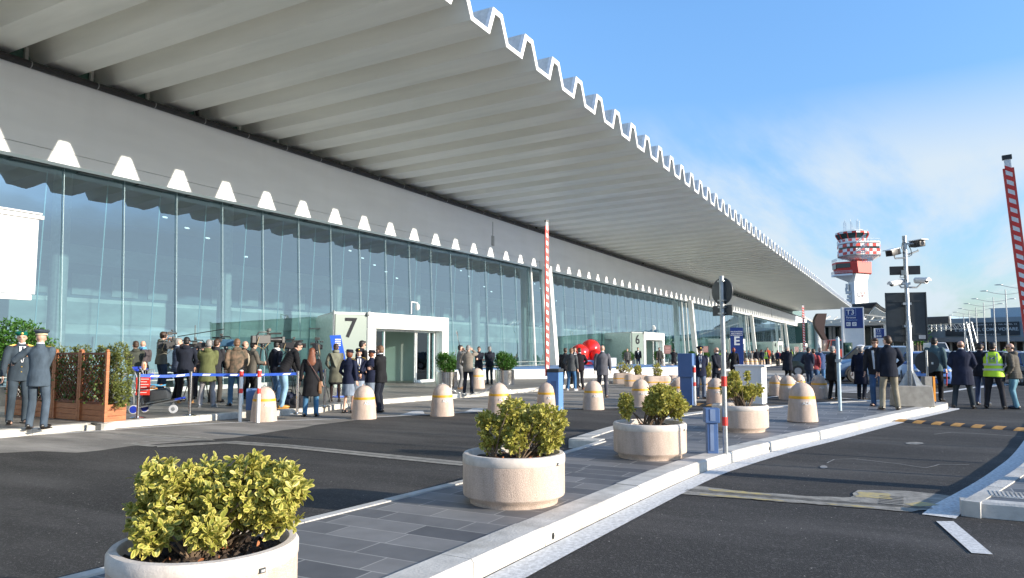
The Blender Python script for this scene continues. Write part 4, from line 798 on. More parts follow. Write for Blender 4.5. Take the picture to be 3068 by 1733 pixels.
# ---- camera pole with big sign back on a concrete block
p = G(2722, 1196, .145); p = Vector((23.15, .05, .14)); p = G(2732, 1217, .14)
def bz(y, x=2715): return hgt(p, x, y) - .14
cb = thing('concrete_block', 'big concrete block under the camera pole', 'block', p, rzv - .25); mb = MB(); mb.loft([[Vector((x * s, y * s, z)) for x, y in ((-.30, -.42), (.30, -.42), (.30, .42), (-.30, .42))] for s, z in ((1.08, 0), (1, .52))]); mb.build('block', M_conc, cb, smooth=False, bevel=.02)
o = thing('camera_pole', 'galvanised pole with four cameras above a large dark sign board', 'pole', (p.x, p.y, .66)); q = 0.0
o.location = (p.x + .05, p.y + .0, .66); top = bz(708, 2690) - .52
mb = MB(); mb.lathe([(.07, 0), (.07, 1.6), (.052, 1.66), (.052, top), (.001, top + .005)], n=18, cap=False)
for a in range(4): t = a * PI / 2 + .4; mb.ext([(.08 * math.cos(t), .08 * math.sin(t), .0), (.30 * math.cos(t), .30 * math.sin(t), .0), (.08 * math.cos(t), .08 * math.sin(t), .38)], (-.012 * math.sin(t), .012 * math.cos(t), 0))
mb.build('pole', M_steel, o, ang=40)
vr = Vector((RT.x, RT.y, 0)); vf = Vector((fx, fy, 0))
def cz(y): return bz(y, 2705) - .52
za, zb_ = cz(876), cz(1022); sR = (Matrix.Rotation(-.30, 3, 'Z') @ vr)
mb = MB(); mb.X = frame(vf * .12 + vr * .02 + Vector((0, 0, (za + zb_) / 2)), sR, (0, 0, 1)); hh = za - zb_; mb.box((0, 0, 0), (.96, hh, .03)); mb.box((-.47, 0, .02), (.025, hh, .05)); mb.box((.47, 0, .02), (.025, hh, .05)); mb.box((0, hh * .32, .022), (.96, .05, .02)); mb.box((0, -hh * .36, .022), (.96, .05, .02)); mb.build('sign_board', M_dkgrey, o, smooth=False)
mb = MB(); mb.X = frame(vf * .11 + Vector((0, 0, 0)), sR, (0, 0, 1)); mb.box((.36, zb_ + .10, .03), (.16, .10, .004)); mb.build('sticker', MT['sticker'], o, smooth=False)
for z in (zb_ + .38, za - .30, cz(850)): mb = MB(); mb.box((vf * .06 + Vector((0, 0, z))), (.2, .2, .06), rz=.3); mb.build('clamp', M_steel, o, smooth=False)
mb = MB(); mb.X = frame(vf * .14 + vr * .05 + Vector((0, 0, (cz(796) + cz(822)) / 2)), sR, (0, 0, 1)); mb.box((0, 0, 0), (.72, cz(796) - cz(822), .06)); mb.build('floodlight_panel', M_black, o, smooth=False, bevel=.01)
mb = MB(); mb.box(vr * -.09 - vf * .05 + Vector((0, 0, cz(818))), (.10, .10, .13)); mb.build('junction_box', mat('jb', (.5, .48, .40), .5), o, smooth=False)
def cctv(c, dirv, L_, label, dark=True, r=.075):
    d = Vector(dirv).normalized(); s_ = d.cross(Vector((0, 0, 1))).normalized(); u = s_.cross(d); X = Matrix(((d.x, s_.x, u.x, c[0]), (d.y, s_.y, u.y, c[1]), (d.z, s_.z, u.z, c[2]), (0, 0, 0, 1)))
    mb = MB(); mb.X = X
    if dark: mb.box((0, 0, 0), (L_, .19, .15))
    else: mb.tube([(-L_ / 2, 0, 0), (L_ / 2, 0, 0)], r, 14)
    b = mb.build('camera_housing', M_black if dark else M_white, o, bevel=.01 if dark else 0)
    mb = MB(); mb.X = X
    if dark: mb.box((.03, 0, .09), (L_ + .10, .23, .02))
    else: mb.loft([[Vector((x, (r + .012) * math.cos(t), (r + .012) * math.sin(t))) for t in [k * PI / 10 for k in range(11)]] for x in (-L_ / 2, L_ / 2 + .07)])
    mb.build('sunshield', M_white, b, bevel=.004 if dark else 0)
    mb = MB(); mb.X = X; mb.tube([(L_ / 2, 0, 0), (L_ / 2 + .004, 0, 0)], r * .75, 14); mb.build('lens', mat('lens', (.01, .012, .02), .08), b); return b
cctv(vr * .33 + Vector((0, 0, cz(731))), vr * .3 - vf, .34, ''); cctv(vr * -.31 + Vector((0, 0, cz(757))), vr * -1 - vf * .6 + Vector((0, 0, -.25)), .38, '')
cctv(vr * -.25 + Vector((0, 0, cz(848))), vr * -1 - vf * .5 + Vector((0, 0, -.22)), .42, '', False, .07); cctv(vr * .36 - vf * .05 + Vector((0, 0, cz(842))), -vf + vr * .3 + Vector((0, 0, -.1)), .34, '', False, .075)
mb = MB()
for pts in ([(0, cz(773)), (-.28, cz(775)), (-.30, cz(765))], [(0, cz(766)), (.33, cz(752)), (.33, cz(748))], [(.02, cz(731)), (.22, cz(731))], [(0, cz(862)), (-.15, cz(862)), (-.22, cz(852))], [(0, cz(862)), (.25, cz(862)), (.36, cz(851))]):
    mb.tube([vr * a - vf * .03 + Vector((0, 0, z)) for a, z in pts], .022, 6)
mb.build('bracket', M_steel, o); mb = MB()
for pts in ([(0, 727), (-.10, 730), (-.12, 745), (-.04, 758), (-.16, 760)], [(.06, 735), (.12, 750), (.14, 765), (.05, 770)], [(-.08, 825), (-.18, 826), (-.2, 832), (-.06, 832), (0, 845)]):
    mb.tube([vr * a - vf * .07 + Vector((0, 0, cz(z))) for a, z in pts], .011, 5)
mb.build('cable', M_dkgrey, o)
# ---- right round sign, grey bin with reflector
p = G(2775, 1185); p = Vector((24.8, -.62, 0)); p = dp(2775, 21.6); o = thing('round_sign_back', 'round sign seen from behind on a short pole at the end of the island', 'traffic sign', p)
def pz(y, x=2770): return hgt(p, x, y)
mb = MB(); mb.lathe([(.032, 0), (.032, pz(1050)), (.001, pz(1050) + .005)], n=14, cap=False); mb.build('pole', M_steel, o)
c0 = Vector((0, 0, pz(1086))) - vr * .02 - vf * .05; rr = .32; nrm = (Matrix.Rotation(-.45, 3, 'Z') @ vf); sdv = Vector((-nrm.y, nrm.x, 0))
mb = MB(); mb.loft([[c0 + nrm * (.09 + t) + (sdv * math.cos(2 * PI * k / 36) + Vector((0, 0, 1)) * math.sin(2 * PI * k / 36)) * r_ for k in range(36)] for r_, t in ((rr, 0), (rr, .018))]); mb.build('sign_disc', M_dkgrey, o, ang=30)
mb = MB(); mb.X = frame(c0 + nrm * .088 + sdv * -.16, vr, (0, 0, 1)); mb.box((0, -.03, 0), (.10, .06, .003)); mb.build('sticker', mat('sticker2', (.45, .48, .48), .5), o, smooth=False)
p2 = dp(2774, 21.45); b_ = thing('reflector_box', 'grey box with an orange reflective edge under the round sign', 'box', p2, rzv); mb = MB(); mb.box((0, .02, .40), (.22, .22, .80)); mb.build('box', mat('box_grey', (.24, .24, .23), .6), b_, smooth=False, bevel=.01); mb = MB(); mb.box((-.02, -.13, .40), (.2, .06, .80)); mb.build('reflector', mat('orange_tape', (.80, .30, .02), .5), b_, smooth=False)
# ---- barrier arms
def arm(loc, h_, label, w_=.10, lean=(0, 0, 1), rz=0., z0=.9, per=.2):
    o = thing('raised_barrier', label, 'barrier', loc, rz, group='red and white barrier arms raised upright'); l = Vector(lean)
    mb = MB(); mb.bar(l * z0, l * h_, w_, .035); mb.build('arm', M_white, o, smooth=False)
    n_ = int((h_ - z0) / per)
    for k in range(n_):
        z = z0 + per * .3 + k * per; mb = MB()
        for s_ in (-1, 1): mb.ext([l * z + Vector((s_ * .0195, -w_ * .5, 0)), l * (z + w_ * .6) + Vector((s_ * .0195, w_ * .5, 0)), l * (z + per * .5 + w_ * .6) + Vector((s_ * .0195, w_ * .5, 0)), l * (z + per * .5) + Vector((s_ * .0195, -w_ * .5, 0))], (-s_ * .0215, 0, 0))
        mb.build('red_stripe', M_rubred, o, smooth=False)
    mb = MB(); mb.bar(l * z0 + Vector((0, .5 * w_ + .011, 0)), l * (h_ - .1) + Vector((0, .5 * w_ + .011, 0)), .022, .036); mb.bar(l * z0 + Vector((0, -.5 * w_ - .011, 0)), l * (h_ - .1) + Vector((0, -.5 * w_ - .011, 0)), .022, .036); mb.build('rubber_edge', mat('red_rubber', (.62, .06, .045), .6), o, smooth=False)
    mb = MB(); mb.bar(l * h_, l * (h_ + .05), w_ + .03, .05); mb.build('end_cap', M_black, o, smooth=False); return o
p = G(1660, 1234); arm(p + Vector((0, .0, 0)) + vr * -.17, hgt(p, 1637, 666), 'tall thin barrier arm raised beside the blue barrier machine', .07, rz=math.atan2(p.y, p.x) + .75)
p = dp(3122, 8.1); a_ = arm(p, hgt(p, 3015, 485), 'near barrier arm cut by the right edge of the photo', .062, lean=(0, .0, 1), rz=rzv, per=.105)
for ch in a_.children: pass
a_.rotation_euler = (R(0), R(0), rzv); a_.matrix_world = Matrix.Translation(p) @ Matrix.Rotation(R(-4.1), 4, vf) @ Matrix.Rotation(math.atan2(p.y, p.x) + .12, 4, 'Z')
mb = MB(); mb.box((0, 0, .55), (.26, .30, 1.1)); bb = thing('barrier_machine', 'blue barrier machine of the near arm at the right edge', 'machine', p + Vector((0, 0, .13))); mb.build('body', M_blue, bb, smooth=False, bevel=.02)
p = G(2412, 1110); arm(p, hgt(p, 2412, 915), 'far thin barrier arm before entrance 3', .12, rz=rzv)
p = dp(2560, 60); arm(p, hgt(p, 2555, 976), 'thin dark arm of a barrier in front of the departures totem', .08, rz=rzv)
# two more posts on the side island whose shadows cross the lane
for (x, y, h_, r_) in ((12.4, -2.75, 3.2, .035), (14.4, -3.1, 3.4, .03), (11.0, -2.9, 2.2, .03)):
    mb = MB(); mb.lathe([(r_, .1), (r_, h_), (.001, h_ + .01)], (0, 0, 0), 12, cap=False); o = thing('plain_post', 'bare metal post on the side island', 'post', (x, y, 0), group='bare posts on the side island'); mb.build('pole', M_steel, o)
# ================================================================ people
TS = bpy.data.scenes.new('tmp')
def remesh(mb, vox, sm=3, fac=.5):
    me = bpy.data.meshes.new('t'); me.from_pydata(mb.v, [], mb.f)
    bm = bmesh.new(); bm.from_mesh(me); bmesh.ops.recalc_face_normals(bm, faces=bm.faces); bm.to_mesh(me); bm.free()
    ob = bpy.data.objects.new('t', me); TS.collection.objects.link(ob)
    r = ob.modifiers.new('r', 'REMESH'); r.mode = 'VOXEL'; r.voxel_size = vox; r.use_smooth_shade = True
    if sm: s = ob.modifiers.new('s', 'SMOOTH'); s.factor = fac; s.iterations = sm
    
    with bpy.context.temp_override(scene=TS, view_layer=TS.view_layers[0]):
        dg = bpy.context.evaluated_depsgraph_get(); dg.update(); out = bpy.data.meshes.new_from_object(ob.evaluated_get(dg))
    bpy.data.objects.remove(ob); bpy.data.meshes.remove(me); return out
def ik(a, b, l1, l2, hint):
    a, b = Vector(a), Vector(b); d = b - a; L_ = d.length
    if L_ > (l1 + l2) * .995: b = a + d.normalized() * (l1 + l2) * .995; d = b - a; L_ = d.length
    x = (l1 * l1 - l2 * l2 + L_ * L_) / (2 * L_); h_ = math.sqrt(max(0, l1 * l1 - x * x)); u = d.normalized(); hh = Vector(hint) - u * Vector(hint).dot(u)
    return a + u * x + hh.normalized() * h_, b
ARM = {'side': (.03, .27, .86), 'front': (.23, .03, 1.00), 'cross': (.21, -.10, 1.16), 'back': (-.15, .02, 1.0), 'phone': (.12, .13, 1.56), 'pocket': (.07, .21, .93), 'reach': (.50, .02, 1.28), 'cam': (.24, .10, 1.46), 'hold': (.30, .06, 1.12), 'low': (.25, .12, .80), 'swing': (.16, .24, .90), 'chin': (.14, .06, 1.42), 'belt': (.10, .17, 1.0)}
HAIRC = {'black': (.012, .01, .01), 'brown': (.05, .026, .015), 'lbrown': (.16, .085, .045), 'grey': (.22, .21, .20), 'white': (.5, .49, .47), 'red': (.20, .035, .02), 'auburn': (.16, .05, .02), 'blond': (.40, .24, .10)}
M_camo = mat('camo_cloth', (.05, .045, .03), .9, scale=9, col2=(.20, .13, .085), bump=.3, bscale=40, detail=1)
M_check = mat('check_cloth', (.16, .135, .11), .9, scale=25, col2=(.24, .21, .17), bump=.3)
M_hiviz = mat('hiviz_vest', (.55, .85, .03), .6, var=.08, emit=None); M_refl = mat('reflective_tape', (.55, .57, .57), .35)
def person(fx_, fy_, hy_, face, label, z=0., top=(.02, .02, .03), hem=.80, bot=(.03, .03, .035), shoe=(.015, .012, .01), la='side', ra='side', hair='brown', hstyle='short', hat=None, lean=0, yaw=0, pitch=0, step=0, wide=0, skirt=None, fem=False, puff=False, hood=False, sun=False, shirt=None, tie=None, extra=(), topm=None, fat=1.06, lod=0, group=None, hgt_=None, sit=False, leg=None, dx=0, dz_=0, legskin=None):
    rv = random.Random(label); lean = lean or rv.uniform(0, 4); yaw = yaw or rv.uniform(-18, 18); step = step or rv.uniform(-.10, .12); wide = wide or rv.uniform(-.015, .045); pitch = pitch or rv.uniform(-2, 7)
    p = G(fx_, fy_, z); p = p + Vector((p.x, p.y, 0)).normalized() * dx
    st = hgt_ or (hgt(p, fx_, hy_) - z - dz_); p.z = z + dz_
    if hat: st /= 1.035
    s = st / 1.76; s = max(.82, min(1.12, s))
    vd = Vector((p.x, p.y, 0)).normalized(); vrr = Vector((vd.y, -vd.x, 0)); a = R(face); hd = vd * math.cos(a) + vrr * math.sin(a)
    vox = (.0135, .020, .03)[lod]; M3 = Matrix.Rotation(R(lean), 3, 'Y')
    def ln(q):   # forward lean about the hip
        q = Vector(q)
        if q.z > .92: q = Vector((0, 0, .92)) + M3 @ (q - Vector((0, 0, .92)))
        return q
    w_ = .93 if fem else 1.0; hipz = .92
    legs = []
    for sg_ in (1, -1):
        hip = Vector((0, .088 * sg_, hipz)); an = Vector((step * sg_ * .5, (.10 + wide) * sg_, .085))
        if sit: hip.z = .52; an = Vector((.42, .1 * sg_, .085))
        if leg and sg_ in leg: an = Vector(leg[sg_])
        kn, an = ik(hip, an, .43, .42, (1, .12 * sg_, .1 if not sit else 2)); legs.append((hip, kn, an, sg_))
    off = Vector((0, 0, -.40)) if sit else Vector()
    def up_(q): return ln(q) + off
    arms = []
    for sg_, nm in ((1, la), (-1, ra)):
        t_ = ARM[nm] if isinstance(nm, str) else nm; t_ = (t_[0] + rv.uniform(-.03, .05), t_[1] + rv.uniform(-.02, .02), t_[2] + rv.uniform(-.02, .03)); sh = up_((0, .20 * w_ * sg_, 1.415)); wr = up_((t_[0], t_[1] * sg_, t_[2])) if t_[2] > .92 else Vector((t_[0], t_[1] * sg_, t_[2])) + ln((0, 0, 1.4)) * Vector((1, 0, 0)).dot(Vector((1, 0, 0))) * 0 + Vector((math.sin(R(lean)) * .35, 0, 0)) + off
        hint = (-.8, .45 * sg_, -.5) if nm not in ('phone', 'cam') else (-.1, .8 * sg_, -1)
        if nm in ('cross', 'front', 'back', 'belt', 'chin'): hint = (-.55, .6 * sg_, -.7)
        el, wr = ik(sh, wr, .285, .25, hint); arms.append((sh, el, wr, sg_))
    HC = up_((.015, 0, 1.625)); HM = Matrix.Rotation(R(yaw), 3, 'Z') @ Matrix.Rotation(R(lean * .6 + pitch), 3, 'Y')
    def H(q): return HC + HM @ Vector(q)
    # ---- skin body
    mb = MB()
    for hip, kn, an, sg_ in legs:
        mb.tube([hip + Vector((0, 0, .04)), hip.lerp(kn, .5), kn, kn.lerp(an, .3), kn.lerp(an, .7), an], [.07, .066, .047, .050, .036, .030], 10); mb.ell(an + Vector((.06, 0, -.05)), (.12, .038, .03), 10, 6)
    mb.loft([[up_((c * d_ , s_ * w2, zz)) for c, s_ in [(math.cos(2 * PI * k / 14), math.sin(2 * PI * k / 14)) for k in range(14)]] for zz, w2, d_ in ((.86, .13, .09), (.95, .15, .10), (1.08, .125, .085), (1.25, .145, .10), (1.38, .15, .09), (1.44, .10, .06))])
    for sh, el, wr, sg_ in arms: mb.tube([sh, sh.lerp(el, .5), el, el.lerp(wr, .4), wr], [.045, .042, .034, .034, .023], 8)
    nb = up_((0, 0, 1.42)); mb.tube([nb, H((-.01, 0, -.05))], [.058, .052], 12)
    mb.ell(H((-.008, 0, .032)), (.093, .076, .088), 14, 10); mb.ell(H((.018, 0, -.04)), (.070, .058, .072), 12, 8); mb.ell(H((.045, 0, -.088)), (.034, .032, .025), 8, 6)
    mb.tube([H((.075, 0, .012)), H((.104, 0, -.026))], [.010, .016], 6); mb.ell(H((.08, 0, .035)), (.012, .05, .012), 8, 5)
    for sg_ in (1, -1): mb.ell(H((0, .076 * sg_, -.01)), (.020, .011, .030), 8, 6)
    bm_ = remesh(mb, vox, 2, .4); B = MB(); B.add([v.co.copy() for v in bm_.vertices], [tuple(q.vertices) for q in bm_.polygons]); bpy.data.meshes.remove(bm_)
    for sh, el, wr, sg_ in arms:    # hand: palm, four fingers, thumb
        d = (wr - el).normalized(); sd_ = d.cross(Vector((0, 0, 1))); sd_ = sd_.normalized() if sd_.length > .3 else Vector((1, 0, 0)); sd_ = (sd_ if sd_.x > 0 or abs(sd_.x) < .3 else -sd_) if d.z < -.7 else (Vector((0, 0, 1)) - d * d.z).normalized()
        nn = d.cross(sd_) * (1 if sg_ > 0 else -1); Mh = Matrix((d, sd_, nn)).transposed(); c_ = wr + d * .045
        B.ell(c_, (.055, .040, .016), 10, 6, M=Mh)
        if lod < 2:
            for i, l_ in enumerate((.066, .074, .07, .055)):
                b0 = wr + d * .080 + sd_ * (.030 - .0205 * i); m_ = b0 + d * l_ * .5 + nn * -.008; e_ = m_ + d * l_ * .32 + nn * -.030; B.tube([b0, m_, e_], [.0092, .0085, .0065], 6)
            b0 = wr + d * .025 + sd_ * .034; B.tube([b0, b0 + d * .03 + sd_ * .022, b0 + d * .058 + sd_ * .022 - nn * .012], [.012, .010, .0075], 6)
    if lod < 2:
        B.mi = 1
        for sg_ in (1, -1): B.ell(H((.078, .031 * sg_, .012)), (.010, .013, .007), 8, 5); B.tube([H((.083, .017 * sg_, .034)), H((.078, .046 * sg_, .034))], [.004, .003], 5)
        B.mi = 2; B.ell(H((.083, 0, -.058)), (.008, .022, .006), 8, 5); B.mi = 0
    root = B.build('person', [M_skin, M_eye, M_lip]); root.location = p; root.rotation_euler = (0, 0, math.atan2(hd.y, hd.x)); root.scale = (s, s, s); tag(root, label, 'person', group)
    def part(mbx, name, m, re=0, sm=2, **k):
        if re:
            me = remesh(mbx, re, sm); me.materials.append(m); return link(name, me, root)
        return mbx.build(name, m, root, **k)
    # ---- lower clothing
    def ringz(zz, w2, d_, cx=0, n_=16, f=None): return [(f or up_)((cx + math.cos(2 * PI * k / n_) * d_, math.sin(2 * PI * k / n_) * w2, zz)) for k in range(n_)]
    if skirt:
        mb = MB(); mb.loft([ringz(1.02, .135, .10), ringz(.92, .175, .13), ringz(.80, .185, .135), ringz(skirt[1], .20, .15, f=Vector)]); part(mb, 'skirt', cloth(skirt[0]), vox)
        if legskin:
            mb = MB()
            for hip, kn, an, sg_ in legs: mb.tube([hip, hip.lerp(kn, .5), kn, kn.lerp(an, .3), kn.lerp(an, .7), an], [.075, .07, .050, .053, .039, .033], 10)
            part(mb, 'stockings', cloth(legskin), vox)
    else:
        mb = MB(); k_ = fat
        for hip, kn, an, sg_ in legs:
            mb.tube([hip + Vector((0, 0, .03)), hip.lerp(kn, .45), kn, kn.lerp(an, .5), an + Vector((0, 0, .0)), an + Vector((.01, 0, -.045))], [.086 * k_, .085 * k_, .070, .067, .062, .066], 12)
        zo = -.40 if sit else 0; mb.loft([[Vector((math.cos(2 * PI * k / 16) * d_ * k_, math.sin(2 * PI * k / 16) * w2 * k_, zz + zo)) for k in range(16)] for zz, w2, d_ in ((.84, .12, .095), (.90, .158, .118), (1.0, .150, .110), (1.04, .135, .098))])
        o_ = part(mb, 'trousers', cloth(bot), vox)
    mb = MB()
    for hip, kn, an, sg_ in legs:
        t_ = math.atan2(.25 * sg_, 1); Ms = Matrix.Rotation(t_, 3, 'Z'); c_ = an + Vector((.055, .015 * sg_, -.04)); mb.ell(c_, (.145, .050, .042), 12, 8, M=Ms); mb.ell(an + Vector((-.03, 0, -.03)), (.05, .042, .05), 8, 6); mb.box(an + Vector((.045, .012 * sg_, -.077)), (.27, .085, .016), M=Ms)
    part(mb, 'shoes', mat('shoe_%02d_%02d' % (int(shoe[0] * 99), int(shoe[2] * 99)), shoe, .35, var=.1))
    # ---- upper clothing
    mb = MB(); k_ = fat * w_; waist = .125 if fem else .148; N = 24
    prof = [(hem, .215 if hem < .7 else .192, .148), (.92, .190, .142), (1.08, waist + .015, .120), (1.22, .172, .128), (1.34, .200, .126), (1.42, .185, .100), (1.475, .085, .072), (1.52, .066, .066)]
    if hem < .7: prof.insert(1, (.80, .187, .137))
    def pf_(zz):
        for (z0, w0, d0), (z1, w1, d1) in zip(prof, prof[1:]):
            if zz <= z1: t_ = (zz - z0) / (z1 - z0); return lerp(w0, w1, t_), lerp(d0, d1, t_)
        return prof[-1][1:]
    rings = []
    for i in range(N + 1):
        zz = lerp(hem, 1.515, i / N); w2, d_ = pf_(zz); m_ = (1.05 if i % 2 else .985) if puff and zz < 1.42 else 1; f = up_ if zz > .92 else (lambda q: Vector(q) + off)
        rings.append(ringz(zz, w2 * k_ * m_, d_ * k_ * m_ * (1.06 if fem and 1.2 < zz < 1.35 else 1), n_=20, f=f))
    mb.loft(rings)
    for sh, el, wr, sg_ in arms:
        pts = [sh + Vector((0, -.02 * sg_, .0))] + [sh.lerp(el, t_) for t_ in (.25, .5, .75)] + [el] + [el.lerp(wr, t_) for t_ in (.3, .6, .97)]; rs_ = [.073, .072, .068, .062, .060, .056, .050, .043]
        if fem: rs_ = [r_ * .86 for r_ in rs_]
        if puff:
            pts2 = []; r2 = []
            for i in range(13): t_ = i / 12 * (len(pts) - 1); j = min(int(t_), len(pts) - 2); pts2.append(pts[j].lerp(pts[j + 1], t_ - j)); r2.append(lerp(rs_[j], rs_[j + 1], t_ - j) * (1.14 if i % 2 else 1.0))
            pts, rs_ = pts2, r2
        mb.tube(pts, rs_, 12); mb.ell(sh + Vector((0, -.012 * sg_, -.005)), .072 * (.9 if fem else 1), 10, 8)
    if hood: mb.ell(up_((-.075, 0, 1.47)), (.075, .115, .07), 12, 8)
    else: mb.tube([up_((-.01, 0, 1.46)), up_((-.008, 0, 1.535))], [.080, .068], 14)
    part(mb, 'jacket', topm or cloth(top), vox, 2)
    if shirt:
        mb = MB(); mb.ext([up_(q) for q in ((.100, -.055, 1.46), (.100, .055, 1.46), (.118, .052, 1.36), (.140, .012, 1.16), (.140, -.012, 1.16), (.118, -.052, 1.36))], (.010, 0, .002)); mb.tube([H((0, 0, -.115)), H((0, 0, -.085))], [.064, .060], 14); part(mb, 'shirt', cloth(shirt), smooth=False)
        if tie: mb = MB(); mb.ext([up_(q) for q in ((.112, -.014, 1.455), (.112, .014, 1.455), (.134, .024, 1.25), (.146, 0, 1.16), (.134, -.024, 1.25))], (.012, 0, .002)); part(mb, 'tie', cloth(tie), smooth=False)
    if 'collar' in extra: mb = MB(); mb.tube([up_((-.006, 0, 1.51)), up_((-.004, 0, 1.55))], [.066, .062], 14); part(mb, 'shirt_collar', cloth((.7, .72, .75)))
    # ---- hair
    hc_ = HAIRC.get(hair, HAIRC['brown']); hm_ = mat('hair_' + ('brown' if hair == 'none' else hair), hc_, .55, var=.35, scale=40, stretch=(1, 1, .3), bump=.5, bscale=80)
    if hstyle != 'bald':
        mb = MB(); mb.ell(H((-.024, 0, .045)), (.098, .084, .092), 16, 10); mb.ell(H((-.05, 0, -.01)), (.065, .077, .075), 12, 8)
        if hstyle == 'short': mb.ell(H((.035, 0, .095)), (.055, .060, .030), 10, 6)
        if hstyle == 'mop': mb.ell(H((.030, 0, .085)), (.07, .078, .045), 10, 6); mb.ell(H((-.02, 0, .02)), (.10, .094, .085), 12, 8)
        if hstyle == 'long':
            mb.loft([ringz(zz, w2, d_, cx, 12, f=lambda q: H(Vector(q) - Vector((.015, 0, 1.625)))) for zz, w2, d_, cx in ((1.30, .075, .03, -.125), (1.38, .115, .045, -.115), (1.50, .105, .06, -.09), (1.60, .085, .075, -.05), (1.68, .07, .07, -.03))])
        if hstyle == 'bun': mb.ell(H((-.10, 0, -.03)), (.045, .055, .045), 10, 6)
        if hstyle == 'bob': mb.ell(H((-.02, 0, 0)), (.095, .098, .11), 14, 8); mb.ell(H((.03, 0, .09)), (.06, .07, .035), 10, 6)
        part(mb, 'hair', hm_, vox * .9, 1)
    elif hair != 'none':
        mb = MB(); mb.ell(H((-.045, 0, -.005)), (.06, .0785, .042), 12, 8); part(mb, 'hair', hm_)
    if 'beard' in extra: mb = MB(); mb.ell(H((.045, 0, -.078)), (.045, .048, .032), 10, 6); part(mb, 'beard', hm_)
    if sun: mb = MB(); mb.box(H((.089, 0, .012)), (.012, .115, .030), M=HM); mb.bar(H((.085, .058, .02)), H((-.01, .082, .012)), .006); mb.bar(H((.085, -.058, .02)), H((-.01, -.082, .012)), .006); part(mb, 'sunglasses', M_black, smooth=False)
    # ---- hats
    HX = Matrix.Translation(H((0, 0, 0))) @ HM.to_4x4()
    def hatpart(mbx, name, m, par=root, **k): y_ = MB(); y_.X = HX; y_.add(mbx.v, mbx.f); return y_.build(name, m, par, **k)
    if hat and hat[0] == 'peaked':
        c1, c2, bdg = hat[1:]
        mb = MB(); mb.loft([[Vector((-.012 + r_ * 1.1 * math.cos(t) + o_, r_ * math.sin(t), zz + .018 * math.cos(t) * up_k)) for t in [2 * PI * k / 24 for k in range(24)]] for r_, zz, o_, up_k in ((.090, .055, 0, 0), (.092, .085, 0, 0), (.128, .135, -.004, 1), (.126, .148, -.008, 1), (.05, .162, -.01, 1))]); h0 = hatpart(mb, 'cap', cloth(c1, .7))
        mb = MB(); mb.loft([[Vector((-.012 + r_ * 1.1 * math.cos(t), r_ * math.sin(t), zz)) for t in [2 * PI * k / 24 for k in range(24)]] for r_, zz in ((.0935, .056), (.0955, .084))]); hatpart(mb, 'cap_band', cloth(c2), h0)
        mb = MB(); tt = [-1.15 + 2.3 * k / 12 for k in range(13)]; mb.grid([[(-.012 + .098 * math.cos(t), .088 * math.sin(t), .060) for t in tt], [(-.012 + .155 * math.cos(t), .098 * math.sin(t), .036 + .01) for t in tt]]); mb.grid([[(-.012 + .098 * math.cos(t), .088 * math.sin(t), .053) for t in tt], [(-.012 + .155 * math.cos(t), .098 * math.sin(t), .042) for t in tt]]); hatpart(mb, 'visor', mat('visor_black', (.01, .01, .012), .15), h0)
        if bdg: mb = MB(); mb.ell((.108, 0, .10), (.008, .022, .026), 8, 6); hatpart(mb, 'cap_badge', M_gold, h0)
    if hat and hat[0] == 'beret':
        mb = MB(); mb.ell((-.012, -.018, .088), (.115, .105, .042), 16, 8); mb.lathe([(.088, .045), (.09, .08)], (-.008, 0, 0), 20); h0 = hatpart(mb, 'beret', cloth(hat[1], .8)); mb = MB(); mb.ell((.098, .0, .085), (.008, .022, .024), 8, 6); hatpart(mb, 'cap_badge', M_gold, h0)
    if hat and hat[0] == 'brim':
        mb = MB(); mb.loft([[Vector((-.01 + r_ * 1.12 * math.cos(t), r_ * math.sin(t), zz + (.02 * abs(math.sin(t)) if r_ > .1 else 0))) for t in [2 * PI * k / 24 for k in range(24)]] for r_, zz in ((.088, .04), (.116, .05), (.118, .057), (.093, .060), (.097, .118), (.075, .135))]); h0 = hatpart(mb, 'felt_hat', cloth(hat[1], .8))
        if hat[2]: mb = MB(); mb.ell((.094, 0, .105), (.008, .024, .024), 8, 6); hatpart(mb, 'cap_badge', M_gold, h0)
    if hat and hat[0] == 'flat':
        mb = MB(); mb.ell((-.01, 0, .075), (.108, .098, .045), 16, 8); mb.ell((.07, 0, .055), (.06, .075, .012), 12, 6); hatpart(mb, 'flat_cap', cloth(hat[1], .8))
    if hat and hat[0] == 'knit': mb = MB(); mb.ell((-.012, 0, .05), (.1, .086, .09), 14, 8); hatpart(mb, 'woollen_hat', cloth(hat[1]))
    # ---- accessories
    if 'epaulette' in extra:
        mb = MB()
        for sg_ in (1, -1): mb.box(up_((0, .155 * sg_, 1.478)), (.05, .11, .012), M=Matrix.Rotation(-.25 * sg_, 3, 'X'))
        part(mb, 'epaulette', M_gold, smooth=False)
    if 'buttons' in extra:
        mb = MB()
        for i in range(4): mb.ell(up_((.128 * fat, 0, 1.27 - .095 * i)), (.012, .013, .013), 8, 5)
        part(mb, 'button', M_gold)
    if 'medals' in extra:
        mb = MB(); mb.box(up_((.128, .09, 1.33)), (.012, .07, .03), rz=.5); mb.box(up_((.128, .09, 1.285)), (.012, .06, .02), rz=.5); part(mb, 'medal_ribbon', mat('ribbon', (.6, .5, .25), .6, col2=(.5, .08, .06), scale=40), smooth=False)
    if 'redstripe' in extra:
        mb = MB()
        for sg_ in (1, -1): mb.box(up_((0, .12 * sg_, 1.476)), (.03, .10, .008), M=Matrix.Rotation(-.3 * sg_, 3, 'X'))
        part(mb, 'shoulder_piping', M_red, smooth=False)
